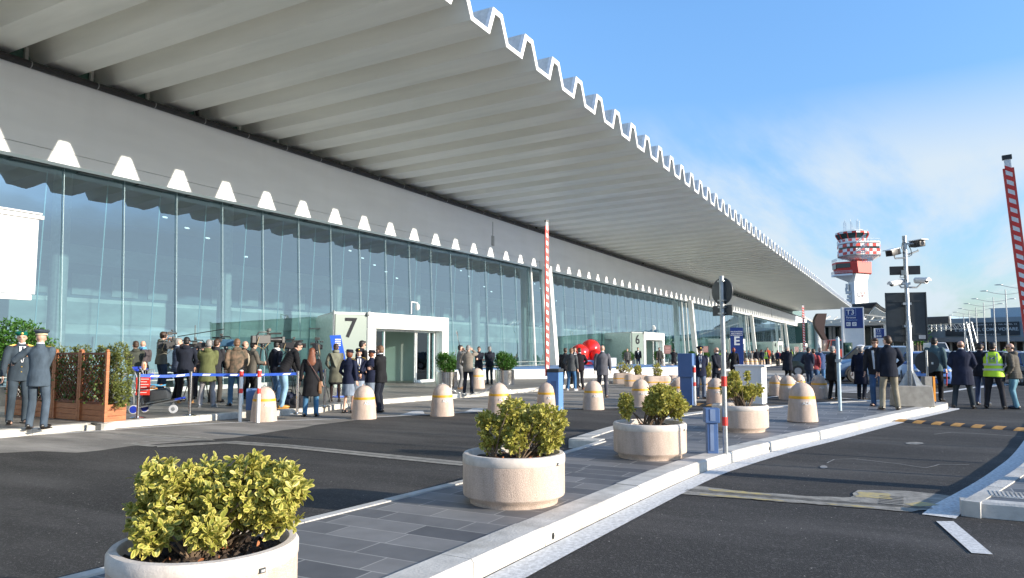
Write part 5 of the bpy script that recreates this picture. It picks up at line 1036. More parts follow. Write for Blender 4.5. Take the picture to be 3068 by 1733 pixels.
    if 'bluescarf' in extra or 'scarf' in extra or 'whitescarf' in extra:
        c_ = (.10, .30, .55) if 'bluescarf' in extra else ((.20, .20, .15) if 'scarf' in extra else (.75, .74, .70)); mb = MB(); mb.lathe([(.085, 1.47), (.105, 1.49), (.105, 1.53), (.085, 1.56), (.06, 1.55)], n=18); y_ = MB(); y_.add([up_(v) for v in mb.v], mb.f)
        if 'scarf' in extra: y_.ext([up_(q) for q in ((-.12, -.17, 1.46), (-.12, .17, 1.46), (-.155, .05, 1.10), (-.15, 0, 1.02), (-.155, -.05, 1.10))], (-.012, 0, 0))
        part(y_, 'scarf', cloth(c_))
    if 'bag' in extra:
        mb = MB(); mb.loft([[Vector((.02 + x_ * sc2, -.26, zz)) for x_ in (-1, 1)] + [Vector((.02 + x_ * sc2, -.19, zz)) for x_ in (1, -1)] for zz, sc2 in ((.58, .10), (.66, .145), (.80, .13), (.90, .07))]); b0 = part(mb, 'handbag', mat('tan_leather', (.24, .12, .055), .6), vox * .8); mb = MB(); mb.tube([up_((-.135, .10, 1.44)), up_((-.15, -.02, 1.25)), Vector((-.12, -.20, .98)), Vector((-.03, -.23, .86))], .011, 6); mb.build('strap', mat('leather_strap', (.09, .035, .03), .6), root)
    if 'shoulderbag' in extra: mb = MB(); mb.box((-.02, .25, .88), (.30, .07, .34)); part(mb, 'shoulder_bag', M_black, smooth=False, bevel=.02); mb = MB(); mb.box((-.10, .29, .9), (.08, .01, .3)); part(mb, 'bag_lining', cloth((.6, .58, .52)), smooth=False)
    if 'backpack' in extra: mb = MB(); mb.ell(up_((-.17, 0, 1.22)), (.08, .15, .20), 12, 8); part(mb, 'backpack', cloth((.30, .26, .20)))
    if 'lanyard' in extra: mb = MB(); mb.bar(up_((.128, .05, 1.44)), up_((.150, .0, 1.16)), .008); mb.bar(up_((.128, -.05, 1.44)), up_((.150, .0, 1.16)), .008); part(mb, 'lanyard', M_blue, smooth=False); mb = MB(); mb.box(up_((.152, 0, 1.12)), (.008, .07, .095)); part(mb, 'badge_card', M_white, smooth=False)
    if 'whitestripe' in extra: mb = MB(); mb.bar(up_((.12, -.05, 1.45)), up_((.15, -.03, .98)), .05, .012); part(mb, 'white_shirt_edge', cloth((.6, .65, .72)), smooth=False)
    if 'phone' in extra: wr = arms[1][2]; mb = MB(); mb.box(wr + Vector((.03, .02, .06)), (.03, .012, .13)); part(mb, 'phone', M_black, smooth=False)
    if 'paper' in extra: wr = arms[0][2]; mb = MB(); mb.box(wr + Vector((.05, .0, .08)), (.01, .14, .2)); part(mb, 'papers', M_white, smooth=False)
    if 'redlead' in extra: mb = MB(); mb.tube([arms[1][2] + Vector((.03, 0, -.02)), arms[1][2] + Vector((.04, 0, -.25)), arms[1][2] + Vector((.03, .01, -.45))], .014, 6); part(mb, 'red_strap', M_red)
    if 'vest' in extra:
        for nm, m_, r0 in (('vest', M_hiviz, 0), ('reflective_band', M_refl, 1)):
            mb = MB()
            if not r0:
                zz = [.84, .95, 1.08, 1.22, 1.34, 1.43, 1.49]; rr_ = []
                for z_ in zz: w2, d_ = pf_(max(z_, hem)); rr_.append(ringz(z_, w2 * k_ * 1.09 * (.88 if z_ > 1.3 else 1), d_ * k_ * 1.14, n_=24))
                mb.loft(rr_, cap=False)
            else:
                for z0, z1 in ((1.00, 1.05), (1.13, 1.18)): w2, d_ = pf_(z0); mb.loft([ringz(z_, w2 * k_ * 1.12 + .012, d_ * k_ * 1.17 + .006, n_=24) for z_ in (z0, z1)], cap=False)
                for sg_ in (1, -1): mb.ext([up_(q) for q in ((-.158, .09 * sg_, 1.18), (-.158, .13 * sg_, 1.18), (-.126, .13 * sg_, 1.45), (-.126, .09 * sg_, 1.45))], (-.006, 0, 0)); mb.ext([up_(q) for q in ((.158, .09 * sg_, 1.18), (.158, .13 * sg_, 1.18), (.126, .13 * sg_, 1.45), (.126, .09 * sg_, 1.45))], (.006, 0, 0))
            part(mb, nm, m_)
        mb = MB(); X_ = frame(up_((-.158, 0, 1.32)), (0, -1, 0), (0, 0, 1)); mb.X = X_
        for a_, b_ in (((-.06, -.06), (.06, -.06)), ((.06, -.06), (.06, .06)), ((.06, .06), (-.06, .06)), ((-.06, .06), (-.06, -.06))): mb.bar((a_[0], a_[1], .01), (b_[0], b_[1], .01), .012, .006)
        mb.ext([(-.045, -.035, .008), (.045, -.035, .008), (.045, .04, .008), (.0, .01, .008), (-.045, .03, .008)], (0, 0, .004)); lg = part(mb, 'emblem', M_sblue, smooth=False)
        mb = MB(); mb.X = X_; mb.ext([(-.035, -.01, .012), (.035, .028, .012), (.03, .01, .012), (-.02, -.02, .012)], (0, 0, .004)); mb.build('emblem_wing', M_white, lg, smooth=False)
        if lod == 0: put_text('AIRPORT', .036, X_ @ Matrix.Translation((0, -.095, .012)), 'vest_lettering', M_sblue, root, bold=.001)
    return root
JN = (.045, .10, .22); JL = (.20, .33, .48); JD = (.02, .035, .08); NV = (.012, .016, .035); BK = (.014, .014, .016); GY = (.06, .065, .07)
PV = .13
UG = (.04, .055, .07)
person(50, 1270, 981, 168, 'smiling officer in a dark green beret and grey uniform at the left edge', z=PV, top=UG, bot=UG, hat=('beret', (.0, .12, .08)), shirt=(.75, .76, .78), tie=(.05, .06, .08), extra=('buttons', 'medals', 'redstripe', 'epaulette'), hem=.80, la='side', ra='side', hair='black', fat=1.02, yaw=-12)
person(108, 1286, 982, 22, 'officer in grey uniform and peaked cap, back turned, reaching toward the beret wearer', z=PV, top=(.062, .085, .11), bot=(.068, .092, .12), hat=('peaked', (.05, .065, .09), (.55, .48, .30), False), la=(.26, .52, 1.20), ra='cross', hair='none', hstyle='bald', hem=.76, extra=('epaulette', 'collar'), yaw=35, wide=.03, fat=1.0)
person(400, 1203, 1021, -15, 'man in a dark green hooded jacket and pale jeans right of the wooden planters', z=PV, top=(.05, .055, .045), bot=JL, hood=True, la='front', ra='front', hair='brown', fat=1.05)
person(421, 1197, 1020, 10, 'bald man with a blue scarf and brown jacket', z=PV, top=(.07, .06, .065), bot=BK, hair='none', hstyle='bald', extra=('bluescarf',), la='front', ra='hold', dx=.8)
person(478, 1200, 993, 60, 'camera operator in a grey green jacket standing raised behind the trolley', z=PV, top=(.13, .13, .11), bot=(.04, .06, .10), hair='brown', hstyle='mop', la='cam', ra='cam', hood=True, dz_=.22, dx=.4)
person(527, 1207, 1012, 75, 'man in a navy quilted jacket looking right beside the raised camera operator', z=PV, top=(.045, .06, .10), bot=BK, hair='grey', puff=True, ra='front', la='front', fat=1.05, dx=.6, extra=('collar',))
person(552, 1208, 1009, 5, 'man in a black rain jacket and tan boots left of the second queue post', z=PV, top=(.015, .018, .028), bot=BK, shoe=(.42, .22, .07), hair='black', hood=True, la='front', ra='pocket', wide=.05, fat=1.1)
person(594, 1203, 1022, 175, 'half hidden bald man in brown glasses between the black jacket and green parka', z=PV, top=(.07, .06, .06), bot=(.04, .04, .05), hair='grey', hstyle='bald', sun=True, dx=1.2, la='cam', ra='cam')
person(618, 1220, 1017, 12, 'grey haired man in a long olive green parka and grey trousers', z=PV, top=(.11, .12, .05), bot=(.26, .25, .26), shoe=(.18, .20, .22), hem=.66, hair='grey', hood=True, la='cam', ra='front', wide=.06, yaw=20, fat=1.08)
person(642, 1209, 1015, 30, 'dark haired man in a black coat holding papers behind the green parka', z=PV, top=(.03, .03, .035), bot=(.05, .045, .04), hair='brown', la='phone', ra='low', dx=.5, extra=('paper',))
person(705, 1217, 1014, -8, 'man in a brown camouflage jacket and blue jeans seen from behind', z=PV, topm=M_camo, bot=(.07, .14, .22), hair='lbrown', hood=True, la='pocket', ra='pocket', fat=1.12, hem=.78)
person(727, 1202, 1021, 120, 'bald man half hidden behind the camouflage jacket', z=PV, top=BK, bot=BK, hair='brown', hstyle='bald', dx=1.0)
person(752, 1207, 1015, 70, 'camera operator with beige backpack bent to a big television camera', z=PV, top=(.10, .09, .075), bot=BK, shoe=(.3, .25, .18), hair='black', la='hold', ra='hold', extra=('backpack',), hat=('knit', (.02, .02, .02)))
person(823, 1204, 1022, 55, 'man in a black quilted jacket and light jeans left of the bending man', z=PV, top=(.02, .02, .025), bot=JL, puff=True, hair='black', extra=('whitescarf',), la='pocket', ra='pocket', hood=True)
person(843, 1224, 1030, 72, 'man in a shiny black puffer and tan boots bending forward over his bag', z=PV, top=(.018, .018, .018), bot=(.22, .36, .48), shoe=(.50, .26, .06), puff=True, hair='black', lean=32, la='low', ra='low', hem=.84, hgt_=1.78, pitch=15, fat=1.03)
person(930, 1249, 1042, 3, 'woman with long auburn hair, black coat and brown shoulder bag', top=(.014, .014, .016), hem=.52, bot=(.06, .16, .28), hair='auburn', hstyle='long', fem=True, la='side', ra='side', extra=('bag',), wide=.04, fat=1.12)
person(1004, 1204, 1029, -6, 'short haired woman in a grey green shawl coat and black boots holding a folder', z=PV, top=(.10, .10, .075), hem=.58, skirt=((.02, .02, .02), .52), legskin=(.03, .02, .02), hair='brown', fem=True, extra=('scarf', 'whitescarf'), la='belt', ra='hold', fat=1.1)
SK = (.20, .24, .30)
person(1042, 1238, 1041, 35, 'policewoman with red hair and felt hat on the left of the uniformed group', top=(.014, .018, .04), skirt=(SK, .48), hair='auburn', hstyle='bob', hat=('brim', (.012, .014, .03), False), fem=True, hem=.80, ra='side', la='belt', extra=('epaulette',))
person(1072, 1228, 1038, 172, 'policewoman facing the camera with gold buttons and badge', top=(.014, .018, .04), skirt=(SK, .48), hair='brown', hat=('brim', (.012, .014, .03), True), fem=True, hem=.80, ra='front', la='front', shirt=(.7, .72, .75), tie=(.03, .04, .08), extra=('buttons', 'epaulette'), dx=.5)
person(1078, 1206, 1020, 60, 'tall dark haired man in black behind the policewomen', z=PV, top=(.016, .016, .018), bot=BK, hair='black', sun=True, dx=.3)
person(1111, 1229, 1043, 15, 'policewoman with hat seen from behind beside the man in sunglasses', top=(.014, .018, .04), skirt=(SK, .48), hair='auburn', hat=('brim', (.012, .014, .03), False), fem=True, hem=.80, ra='belt', la='belt', extra=('epaulette',), yaw=-30)
person(1140, 1236, 1035, -62, 'balding man in a black suit and sunglasses facing left before entrance 7', top=(.014, .015, .02), bot=(.02, .02, .025), hair='lbrown', shirt=(.7, .72, .76), sun=True, la='cross', ra='cross', extra=('collar',), hem=.78)
person(1378, 1166, 1034, 75, 'man in a grey coat on the phone behind the first steel tub', z=PV, top=(.18, .18, .18), bot=(.15, .15, .15), shoe=(.3, .18, .1), hair='black', la='phone', ra='phone', lod=1)
person(1402, 1181, 1034, 12, 'grey haired man in a checked jacket and black trousers on the phone', z=PV, topm=M_check, bot=(.02, .02, .024), hair='grey', ra='phone', la='belt', lod=1, yaw=-25)
person(1434, 1152, 1038, 170, 'dark haired person in black and sunglasses facing the camera beside the bollard', z=PV, top=(.02, .02, .022), bot=(.025, .025, .03), hair='black', la='cross', ra='cross', sun=True, lod=1)
person(1467, 1151, 1038, -15, 'grey haired man in a black jacket and dark jeans left of the second steel tub', z=PV, top=(.02, .02, .022), bot=(.04, .065, .085), hair='grey', la='front', ra='front', hood=True, lod=1)
person(1694, 1165, 1042, 15, 'man in dark clothes behind the grey blazer at the barrier', top=(.03, .03, .035), bot=(.02, .02, .03), hair='brown', lod=1, dx=.3)
person(1712, 1171, 1043, 20, 'man in a grey blazer, blue jeans and white shoes', top=(.07, .075, .08), bot=(.05, .13, .26), shoe=(.6, .6, .6), hair='lbrown', la='belt', ra='side', lod=1)
person(1722, 1164, 1040, 160, 'man with a white collar looking at the camera between two others', top=(.03, .03, .035), bot=BK, hair='brown', shirt=(.7, .7, .72), lod=1, dx=.9)
person(1738, 1168, 1042, -25, 'man in a black velvet jacket with a white collar before the red sculpture', top=(.014, .010, .014), bot=(.03, .03, .04), shoe=(.2, .1, .06), hair='brown', la='front', ra='belt', extra=('collar',), lod=1)
person(1806, 1191, 1034, -2, 'bald man in a grey suit walking away before the white platform', top=(.10, .10, .115), bot=(.075, .075, .09), shoe=(.10, .06, .04), hair='none', hstyle='bald', extra=('collar',), la='side', ra='side', step=.16, hem=.74, lod=0)
person(1912, 1106, 1041, 165, 'man in a white shirt and open black jacket near the number 6', z=PV, top=(.02, .02, .025), bot=(.03, .04, .08), shirt=(.75, .75, .78), hair='brown', lod=1)
person(1880, 1108, 1045, 180, 'pale haired person behind the left green bush at entrance 6', z=PV, top=(.1, .1, .1), hair='blond', lod=2)
person(1976, 1104, 1041, 150, 'dark haired man half hidden behind the bush at the doors of entrance 6', z=PV, top=(.04, .04, .04), hair='black', lod=1)
person(2020, 1119, 1044, 5, 'man in a black jacket seen from behind under the brown notice', top=(.025, .026, .03), bot=(.03, .03, .04), hair='black', la='chin', ra='chin', lod=1)
person(2100, 1195, 1035, 176, 'police officer in a peaked cap with gold badge and navy uniform facing the camera', top=(.014, .017, .035), bot=(.10, .13, .19), hat=('peaked', (.015, .02, .035), (.1, .07, .03), True), shirt=(.7, .72, .75), tie=(.03, .04, .08), sun=True, la='back', ra='back', extra=('buttons', 'lanyard'), hem=.76, step=.06, lod=0)
person(2150, 1187, 1040, -50, 'bald bearded man in a dark suit left of the sign pole', top=(.016, .018, .024), bot=(.02, .02, .028), hair='brown', hstyle='bald', extra=('beard', 'collar'), la='back', ra='back', fat=1.1, yaw=15)
person(2200, 1142, 1042, 5, 'red haired woman in a black coat with a shoulder bag', top=(.016, .015, .018), hem=.62, bot=(.10, .07, .06), skirt=((.02, .018, .02), .55), legskin=(.03, .02, .02), hair='red', hstyle='bob', fem=True, extra=('shoulderbag',), fat=1.1, lod=1)
person(2160, 1118, 1049, 10, 'worker in a yellow vest half hidden by the sign pole', top=(.03, .04, .05), extra=('vest',), hair='black', lod=2)
person(2176, 1108, 1047, 175, 'dark man with crossed arms in front of the blue E sign', top=(.02, .022, .03), hair='brown', la='cross', ra='cross', lod=2)
person(2361, 1147, 1037, 25, 'big grey haired man in a long black coat right of the white cabinet', top=(.016, .018, .022), hem=.58, bot=BK, hair='grey', fat=1.25, la='belt', ra='front', yaw=-20)
person(2425, 1169, 1040, 40, 'man in a navy jacket turned away left of the red quilted jacket', top=(.025, .03, .05), bot=(.03, .05, .09), hair='black', la='belt', ra='front', step=.1, lod=1)
person(2440, 1167, 1045, 10, 'man in a red quilted jacket', top=(.26, .05, .055), bot=(.04, .08, .16), hair='brown', puff=True, hood=True, hstyle='short', hem=.86, la='pocket', ra='pocket', lod=0, fat=1.1)
person(2461, 1164, 1041, -10, 'grey haired man in a blue jacket and jeans right of the red jacket', top=(.05, .08, .17), bot=(.08, .19, .36), hair='grey', hood=True, la='front', ra='front', dx=.3, lod=1)
person(2497, 1197, 1036, 40, 'stocky man in a black winter coat beside the pale grey post', top=(.016, .016, .018), hem=.62, bot=BK, hair='grey', fat=1.25, la='front', ra='front', yaw=10)
person(2582, 1198, 1031, 20, 'naval officer in a white topped cap and long navy coat', top=(.010, .013, .028), hem=.50, bot=(.012, .014, .025), hair='grey', hat=('peaked', (.80, .82, .84), (.5, .5, .5), False), la='side', ra='side', step=.12, fat=1.1, yaw=20)
person(2632, 1219, 1026, 188, 'brown haired man leaning sideways toward his neighbour, in a dark jacket and jeans', z=PV, top=(.03, .028, .03), bot=(.05, .10, .20), shoe=(.03, .02, .02), hair='brown', hstyle='mop', lean=14, extra=('whitestripe',), la='low', ra='side', yaw=20, dx=.15, hgt_=1.78)
person(2668, 1229, 1005, -14, 'tall man in a navy blazer and khaki trousers on the end of the island', z=PV, top=(.018, .018, .03), bot=(.27, .24, .18), shoe=(.07, .06, .05), hem=.78, hair='brown', la='side', ra='belt', wide=.07, yaw=40)
person(2806, 1206, 1006, 15, 'man in a teal grey jacket holding a red strap beside the round sign', top=(.07, .11, .12), bot=(.014, .014, .016), hair='black', la='side', ra='side', dx=.45, extra=('redlead',), fat=1.08, hem=.82)
person(2888, 1224, 1020, -2, 'broad man in a long navy overcoat seen from behind', top=(.020, .024, .045), hem=.60, bot=(.03, .032, .045), hair='lbrown', hstyle='bald', extra=('collar',), la='belt', ra='belt', wide=.11, fat=1.28)
person(2944, 1214, 1019, 15, 'man in a flat cap, navy jacket and jeans', top=(.014, .016, .03), bot=(.06, .09, .17), shoe=(.05, .05, .05), hair='black', hat=('flat', (.015, .02, .04)), la='front', ra='front', fat=1.05)
person(2983, 1225, 1024, 8, 'worker in a bright yellow safety vest seen from behind', top=(.018, .018, .022), bot=(.028, .026, .035), hair='black', extra=('vest',), la='front', ra='front', wide=.10, fat=1.18)
person(3046, 1226, 1027, -75, 'balding man in sunglasses, a brown puffer and pale jeans at the right edge', top=(.10, .085, .08), bot=(.13, .26, .33), shoe=(.02, .02, .03), hair='brown', hstyle='bald', puff=True, sun=True, la='pocket', ra='front', hood=True, fat=1.1, lean=5)
person(3012, 1092, 1040, 20, 'small distant worker in a yellow vest near the parked cars', top=(.02, .03, .05), hair='black', extra=('vest',), lod=2)
FAR = [(2268, 1098, 1046, 0, 'dark suited man walking in front of door 4', (.02, .022, .03), {}), (2283, 1098, 1047, 20, 'thin man in navy beside the dark suited man at door 4', (.03, .035, .06), {}), (2296, 1100, 1048, 30, 'man in a yellow vest pushing a small wheel at door 4', (.03, .04, .08), {'extra': ('vest',), 'step': .3}), (2301, 1095, 1041, 180, 'tall person in a bright orange coat', (.62, .10, .04), {'hem': .62}),
 (2225, 1098, 1048, 180, 'person in black and white right of the E sign', (.05, .05, .05), {}), (2230, 1097, 1050, 170, 'small dark figure beside the far green bush', (.02, .02, .02), {}), (2252, 1096, 1051, 180, 'person in a white and black outfit before column 2', (.25, .25, .25), {}), (2258, 1096, 1050, 160, 'second dark figure by the column foot', (.03, .03, .04), {}), (2331, 1094, 1049, 10, 'person in a dark red jacket behind the bollards', (.30, .03, .04), {}), (2345, 1092, 1051, 0, 'dark figure right of the dark red jacket', (.04, .04, .05), {}), (2373, 1094, 1047, 20, 'far worker in a yellow vest left of entrance 3', (.02, .03, .04), {'extra': ('vest',)}), (2390, 1092, 1051, 180, 'far figure in pale clothes under the number 3', (.35, .33, .3), {}), (2400, 1091, 1050, 180, 'far grey figure near the thin barrier', (.15, .14, .13), {}), (2407, 1090, 1051, 150, 'farthest dark figure near the thin barrier', (.05, .05, .05), {}), (2216, 1102, 1049, 170, 'dark figure with crossed arms right of the E sign', (.03, .03, .035), {'la': 'cross', 'ra': 'cross'})]
rq = random.Random(12); CC = [(.02, .02, .025), (.03, .035, .06), (.10, .09, .08), (.16, .03, .03), (.05, .06, .05), (.22, .20, .17), (.02, .03, .07)]; WH = ['at door 4', 'before entrance 3', 'between the two far barrier posts', 'near the sculpture foot', 'behind the row of far bollards', 'before the departures doors']; CN = ['black', 'navy', 'brown', 'dark red', 'dark green', 'beige', 'blue']; AD = ['small', 'distant', 'tiny']
for i in range(18): j = i % 7; FAR.append((2232 + i * 17 + rq.uniform(-5, 5), rq.uniform(1085, 1096), rq.uniform(1049, 1052), rq.uniform(0, 360), '%s %s coated person %s' % (AD[i % 3], CN[j], WH[i // 3]), CC[j], {}))
for x, y, h_, f, lab, c, kw in FAR: person(x, y, h_, f, lab, top=c, bot=(.03, .03, .04), lod=2, group='small figures in the distant crowd', **kw)
person(2316, 1097, 1062, 75, 'man in a dark suit sitting on a far bollard', top=(.03, .03, .035), bot=(.04, .045, .04), hair='grey', lod=2, sit=True, hgt_=1.76, la='front', ra='front', shirt=(.6, .6, .6))
# ================================================================ press equipment
def tvcam(loc, face, label, s=1., cover=None):
    vd = Vector((loc[0], loc[1], 0)).normalized(); a = R(face); hd = vd * math.cos(a) + Vector((vd.y, -vd.x, 0)) * math.sin(a)
    o = thing('video_camera', label, 'camera', loc, math.atan2(hd.y, hd.x), group='television cameras of the press'); o.scale = (s,) * 3
    m = cloth(cover) if cover else M_black
    mb = MB(); mb.box((0, 0, 0), (.30, .12, .18)); mb.box((-.19, 0, .0), (.10, .10, .16)); mb.build('body', m, o, smooth=False, bevel=.015)
    mb = MB(); mb.lathe([(.045, 0), (.05, .10), (.06, .16), (.06, .24), (.045, .24)], n=16); y_ = MB(); y_.add([(.15 + v[2], v[0], v[1]) for v in mb.v], mb.f); y_.box((.41, 0, 0), (.05, .15, .12)); y_.build('lens', M_black, o)
    mb = MB(); mb.tube([(-.12, 0, .09), (-.08, 0, .15), (.12, 0, .16), (.15, 0, .10)], .014, 6); mb.build('handle', M_black, o)
    mb = MB(); mb.box((.14, .12, .07), (.12, .08, .07)); mb.box((.12, .0, .20), (.06, .12, .06)); mb.build('viewfinder', mat('vf_grey', (.06, .06, .055), .5), o, smooth=False, bevel=.008)
    mb = MB(); mb.tube([(.05, -.09, .12), (.35, -.09, .13)], .018, 8); mb.build('microphone', M_rub, o)
    mb = MB(); mb.tube([(-.1, -.07, .05), (-.15, -.1, -.12), (-.02, -.09, -.2), (.1, -.06, -.08)], .008, 5); mb.build('cable', mat('cable_tan', (.35, .25, .12), .6), o); return o
def tripod(loc, h_, label, z=.13):
    o = thing('tripod', label, 'tripod', loc, random.uniform(0, 2), group='camera tripods of the press'); 
    for k in range(3):
        a = k * 2 * PI / 3; mb = MB(); c_, s_ = math.cos(a), math.sin(a); mb.tube([(.04 * c_, .04 * s_, h_), (.22 * c_, .22 * s_, h_ * .5)], .02, 6); mb.tube([(.21 * c_, .21 * s_, h_ * .52), (.42 * c_, .42 * s_, .0)], .013, 6); mb.build('leg', M_black, o)
    mb = MB(); mb.lathe([(.06, h_ - .03), (.06, h_ + .05), (.04, h_ + .10)], n=14); mb.build('head', M_black, o); mb = MB(); mb.tube([(0, 0, h_ + .06), (-.35, 0, h_ - .12)], .010, 6); mb.build('pan_handle', M_black, o); return o
def cam_at(x, y, gy, face, label, dxx=0, tri=True, z=.13, s=1., cover=None):
    g = G(x, gy, z); g = g + Vector((g.x, g.y, 0)).normalized() * dxx; zz = hgt(g, x, y); c_ = Vector((g.x, g.y, zz)); tvcam(c_, face, label, s, cover)
    if tri: tripod((g.x, g.y, z), zz - z - .18, 'black tripod under the ' + label)
cam_at(497, 1036, 1202, 80, 'large camera carried by the raised operator', .3, False, s=1.15); cam_at(502, 999, 1202, 60, 'small camera light above the raised operator', .4, False, s=.45)
cam_at(592, 1036, 1205, -95, 'black camera between black jacket and green parka', .5, True); cam_at(672, 1028, 1206, -80, 'camera in a blue rain cover', .7, True, s=1.15, cover=(.05, .12, .20))
cam_at(782, 1018, 1207, 70, 'big camera with a hanging strap beside the beige jacket', .1, True, s=1.35); cam_at(862, 1036, 1206, 85, 'camera over the bending man', .4, True, s=1.05); cam_at(944, 1040, 1212, 10, 'camera over the long haired woman', .5, True, s=1.15)
# boom microphone pole
o = thing('boom_pole', 'thin black boom pole above the press crowd', 'microphone', G(577, 1200, .13)); g = o.location; mb = MB(); mb.tube([(0, 0, 0), (0, 0, hgt(g, 577, 975) - .13)], .012, 6); mb.tube([vr * -.5 + Vector((0, 0, hgt(g, 577, 1009) - .13)), vr * .85 + Vector((0, 0, hgt(g, 577, 986) - .13))], .012, 6); mb.build('pole', M_black, o)
# bags on the ground
def bag(loc, label, d, c, rz=0):
    o = thing('equipment_bag', label, 'bag', loc, rz, group='bags of the press on the ground'); mb = MB(); mb.ell((0, 0, d[2] / 2), (d[0] / 2, d[1] / 2, d[2] / 2), 14, 8); mb.box((0, 0, d[2] * .4), (d[0] * .8, d[1] * .8, d[2] * .75)); me = remesh(mb, .02, 4); me.materials.append(cloth(c)); link('bag_body', me, o)
    mb = MB(); mb.tube([(-d[0] * .3, 0, d[2] * .85), (-d[0] * .2, 0, d[2] * 1.15), (d[0] * .2, 0, d[2] * 1.15), (d[0] * .3, 0, d[2] * .85)], .014, 6); mb.build('handle', M_black, o); return o
bag(G(893, 1221, .13), 'dark slumped bag at the kerb behind the woman with long hair', (.65, .35, .32), (.03, .03, .03), .5); bag(G(866, 1212, .13), 'blue black camera bag beside the bending man', (.42, .3, .34), (.02, .03, .045), .2)
# ---- luggage trolley
tp = G(462, 1238, .13); o = thing('luggage_trolley', 'luggage trolley with a red plate and blue handle bar', 'trolley', tp, math.atan2(vr.y, vr.x) + .10)
mb = MB()   # frame; local x = view right
for y in (-.22, .22): mb.tube([(-.36, y, .12), (.55, y * .7, .30)], .016, 8); mb.tube([(-.36, y, .12), (-.38, y, .45), (-.34, y, .85), (-.42, y, 1.02)], .017, 8)
mb.tube([(-.38, -.22, .45), (-.38, .22, .45)], .012, 6); mb.tube([(-.35, -.22, .8), (-.35, .22, .8)], .012, 6)
for k in range(6): mb.tube([(-.2 + k * .02, -.2 + k * .08, .82), (-.2 + k * .02, -.2 + k * .08, .98)], .005, 5)
mb.tube([(-.36, -.2, .98), (-.12, -.2, .98), (-.12, .2, .98), (-.36, .2, .98)], .007, 5); mb.tube([(-.34, -.2, .82), (-.12, -.2, .82), (-.12, .2, .82)], .007, 5); mb.build('frame', M_steel, o)
mb = MB(); mb.loft([[Vector((x, y, z)) for y, z in ((-.2, zc_), (.2, zc_), (.2, zc_ + .03), (-.2, zc_ + .03))] for x, zc_ in ((-.33, .14), (.5, .31))]); mb.build('deck', M_rub, o, smooth=False); mb = MB(); mb.bar((.48, -.15, .31), (.62, -.15, .34), .04); mb.bar((.48, .15, .31), (.62, .15, .34), .04); mb.bar((.6, -.16, .34), (.6, .16, .34), .03); mb.build('bumper', mat('trolley_blue', (.02, .05, .42), .4), o, smooth=False)
mb = MB(); mb.bar((-.44, -.28, 1.03), (-.44, .28, 1.03), .05, .05); mb.bar((-.40, -.27, 1.0), (-.28, -.27, .98), .06, .05); mb.bar((-.40, .27, 1.0), (-.28, .27, .98), .06, .05); mb.build('handle_grip', mat('trolley_blue', (.02, .05, .42), .4), o, smooth=False, bevel=.008); mb = MB(); mb.box((-.12, 0, .83), (.03, .36, .13)); mb.build('blue_plastic', mat('trolley_blue', (.02, .05, .42), .4), o, smooth=False, bevel=.008)
mb = MB(); mb.box((-.18, -.235, .62), (.30, .02, .40)); y_ = mb.build('red_plate', M_red, o, smooth=False)
mb = MB()
for k in range(6): mb.box((-.18, -.2475, .78 - k * .06), (.24 - .07 * (k % 2), .006, .014))
mb.build('plate_text', M_white, y_, smooth=False)
for x, y, r_, bl in ((-.36, -.24, .10, 1), (-.30, .24, .10, 1), (.45, -.1, .095, 0)):
    w0 = MB(); w0.tube([(x, y - .018, r_), (x, y + .018, r_)], r_, 20); wh = w0.build('wheel', mat('wheel_grey', (.55, .56, .58), .5), o, ang=30); w0 = MB(); w0.tube([(x, y - .022, r_), (x, y + .022, r_)], r_ * (.82 if bl else .45), 16); w0.build('hub', MT['trolley_blue'] if bl else M_steel, wh, ang=30)
    w0 = MB(); w0.bar((x, y, r_), (x, y, r_ + .14), .03); w0.build('fork', M_steel, o, smooth=False)
# red plate seen from the side: turn plate toward camera
b_ = thing('suitcase', 'dark grey camera case lying on the luggage trolley', 'suitcase', tp + vr * .05 + Vector((0, 0, .29)), math.atan2(vr.y, vr.x) + .1); mb = MB(); mb.box((0, 0, .12), (.55, .30, .26), M=Matrix.Rotation(-.18, 3, 'Y')); mb.build('case', mat('case_grey', (.045, .05, .055), .5), b_, bevel=.05); mb = MB(); mb.tube([(-.15, 0, .27), (-.1, 0, .32), (.1, 0, .35), (.15, 0, .31)], .012, 6); mb.box((-.08, -.03, .27), (.14, .16, .03)); mb.build('strap', mat('strap_orange', (.5, .22, .06), .6), b_)
b_ = thing('blue_cable', 'coil of light blue cable on top of the camera case', 'cable', tp + vr * .02 + Vector((0, 0, .63))); mb = MB(); mb.tube([(vr * (.02 + .19 * math.cos(t)) + vf * (.10 * math.sin(t)) + Vector((0, 0, .012 * math.sin(3.1 * t)))) for t in [k * .5 for k in range(44)]], .009, 5); mb.build('coil', mat('cable_blue', (.10, .38, .62), .4), b_)
b_ = thing('orange_bag', 'small orange and white packet on the trolley handle', 'bag', tp + vr * -.27 + vf * -.02 + Vector((0, 0, .98))); mb = MB(); mb.ell((0, 0, .09), (.05, .07, .11), 10, 6); mb.build('packet', mat('packet', (.75, .2, .05), .5, scale=12, col2=(.8, .75, .6)), b_)
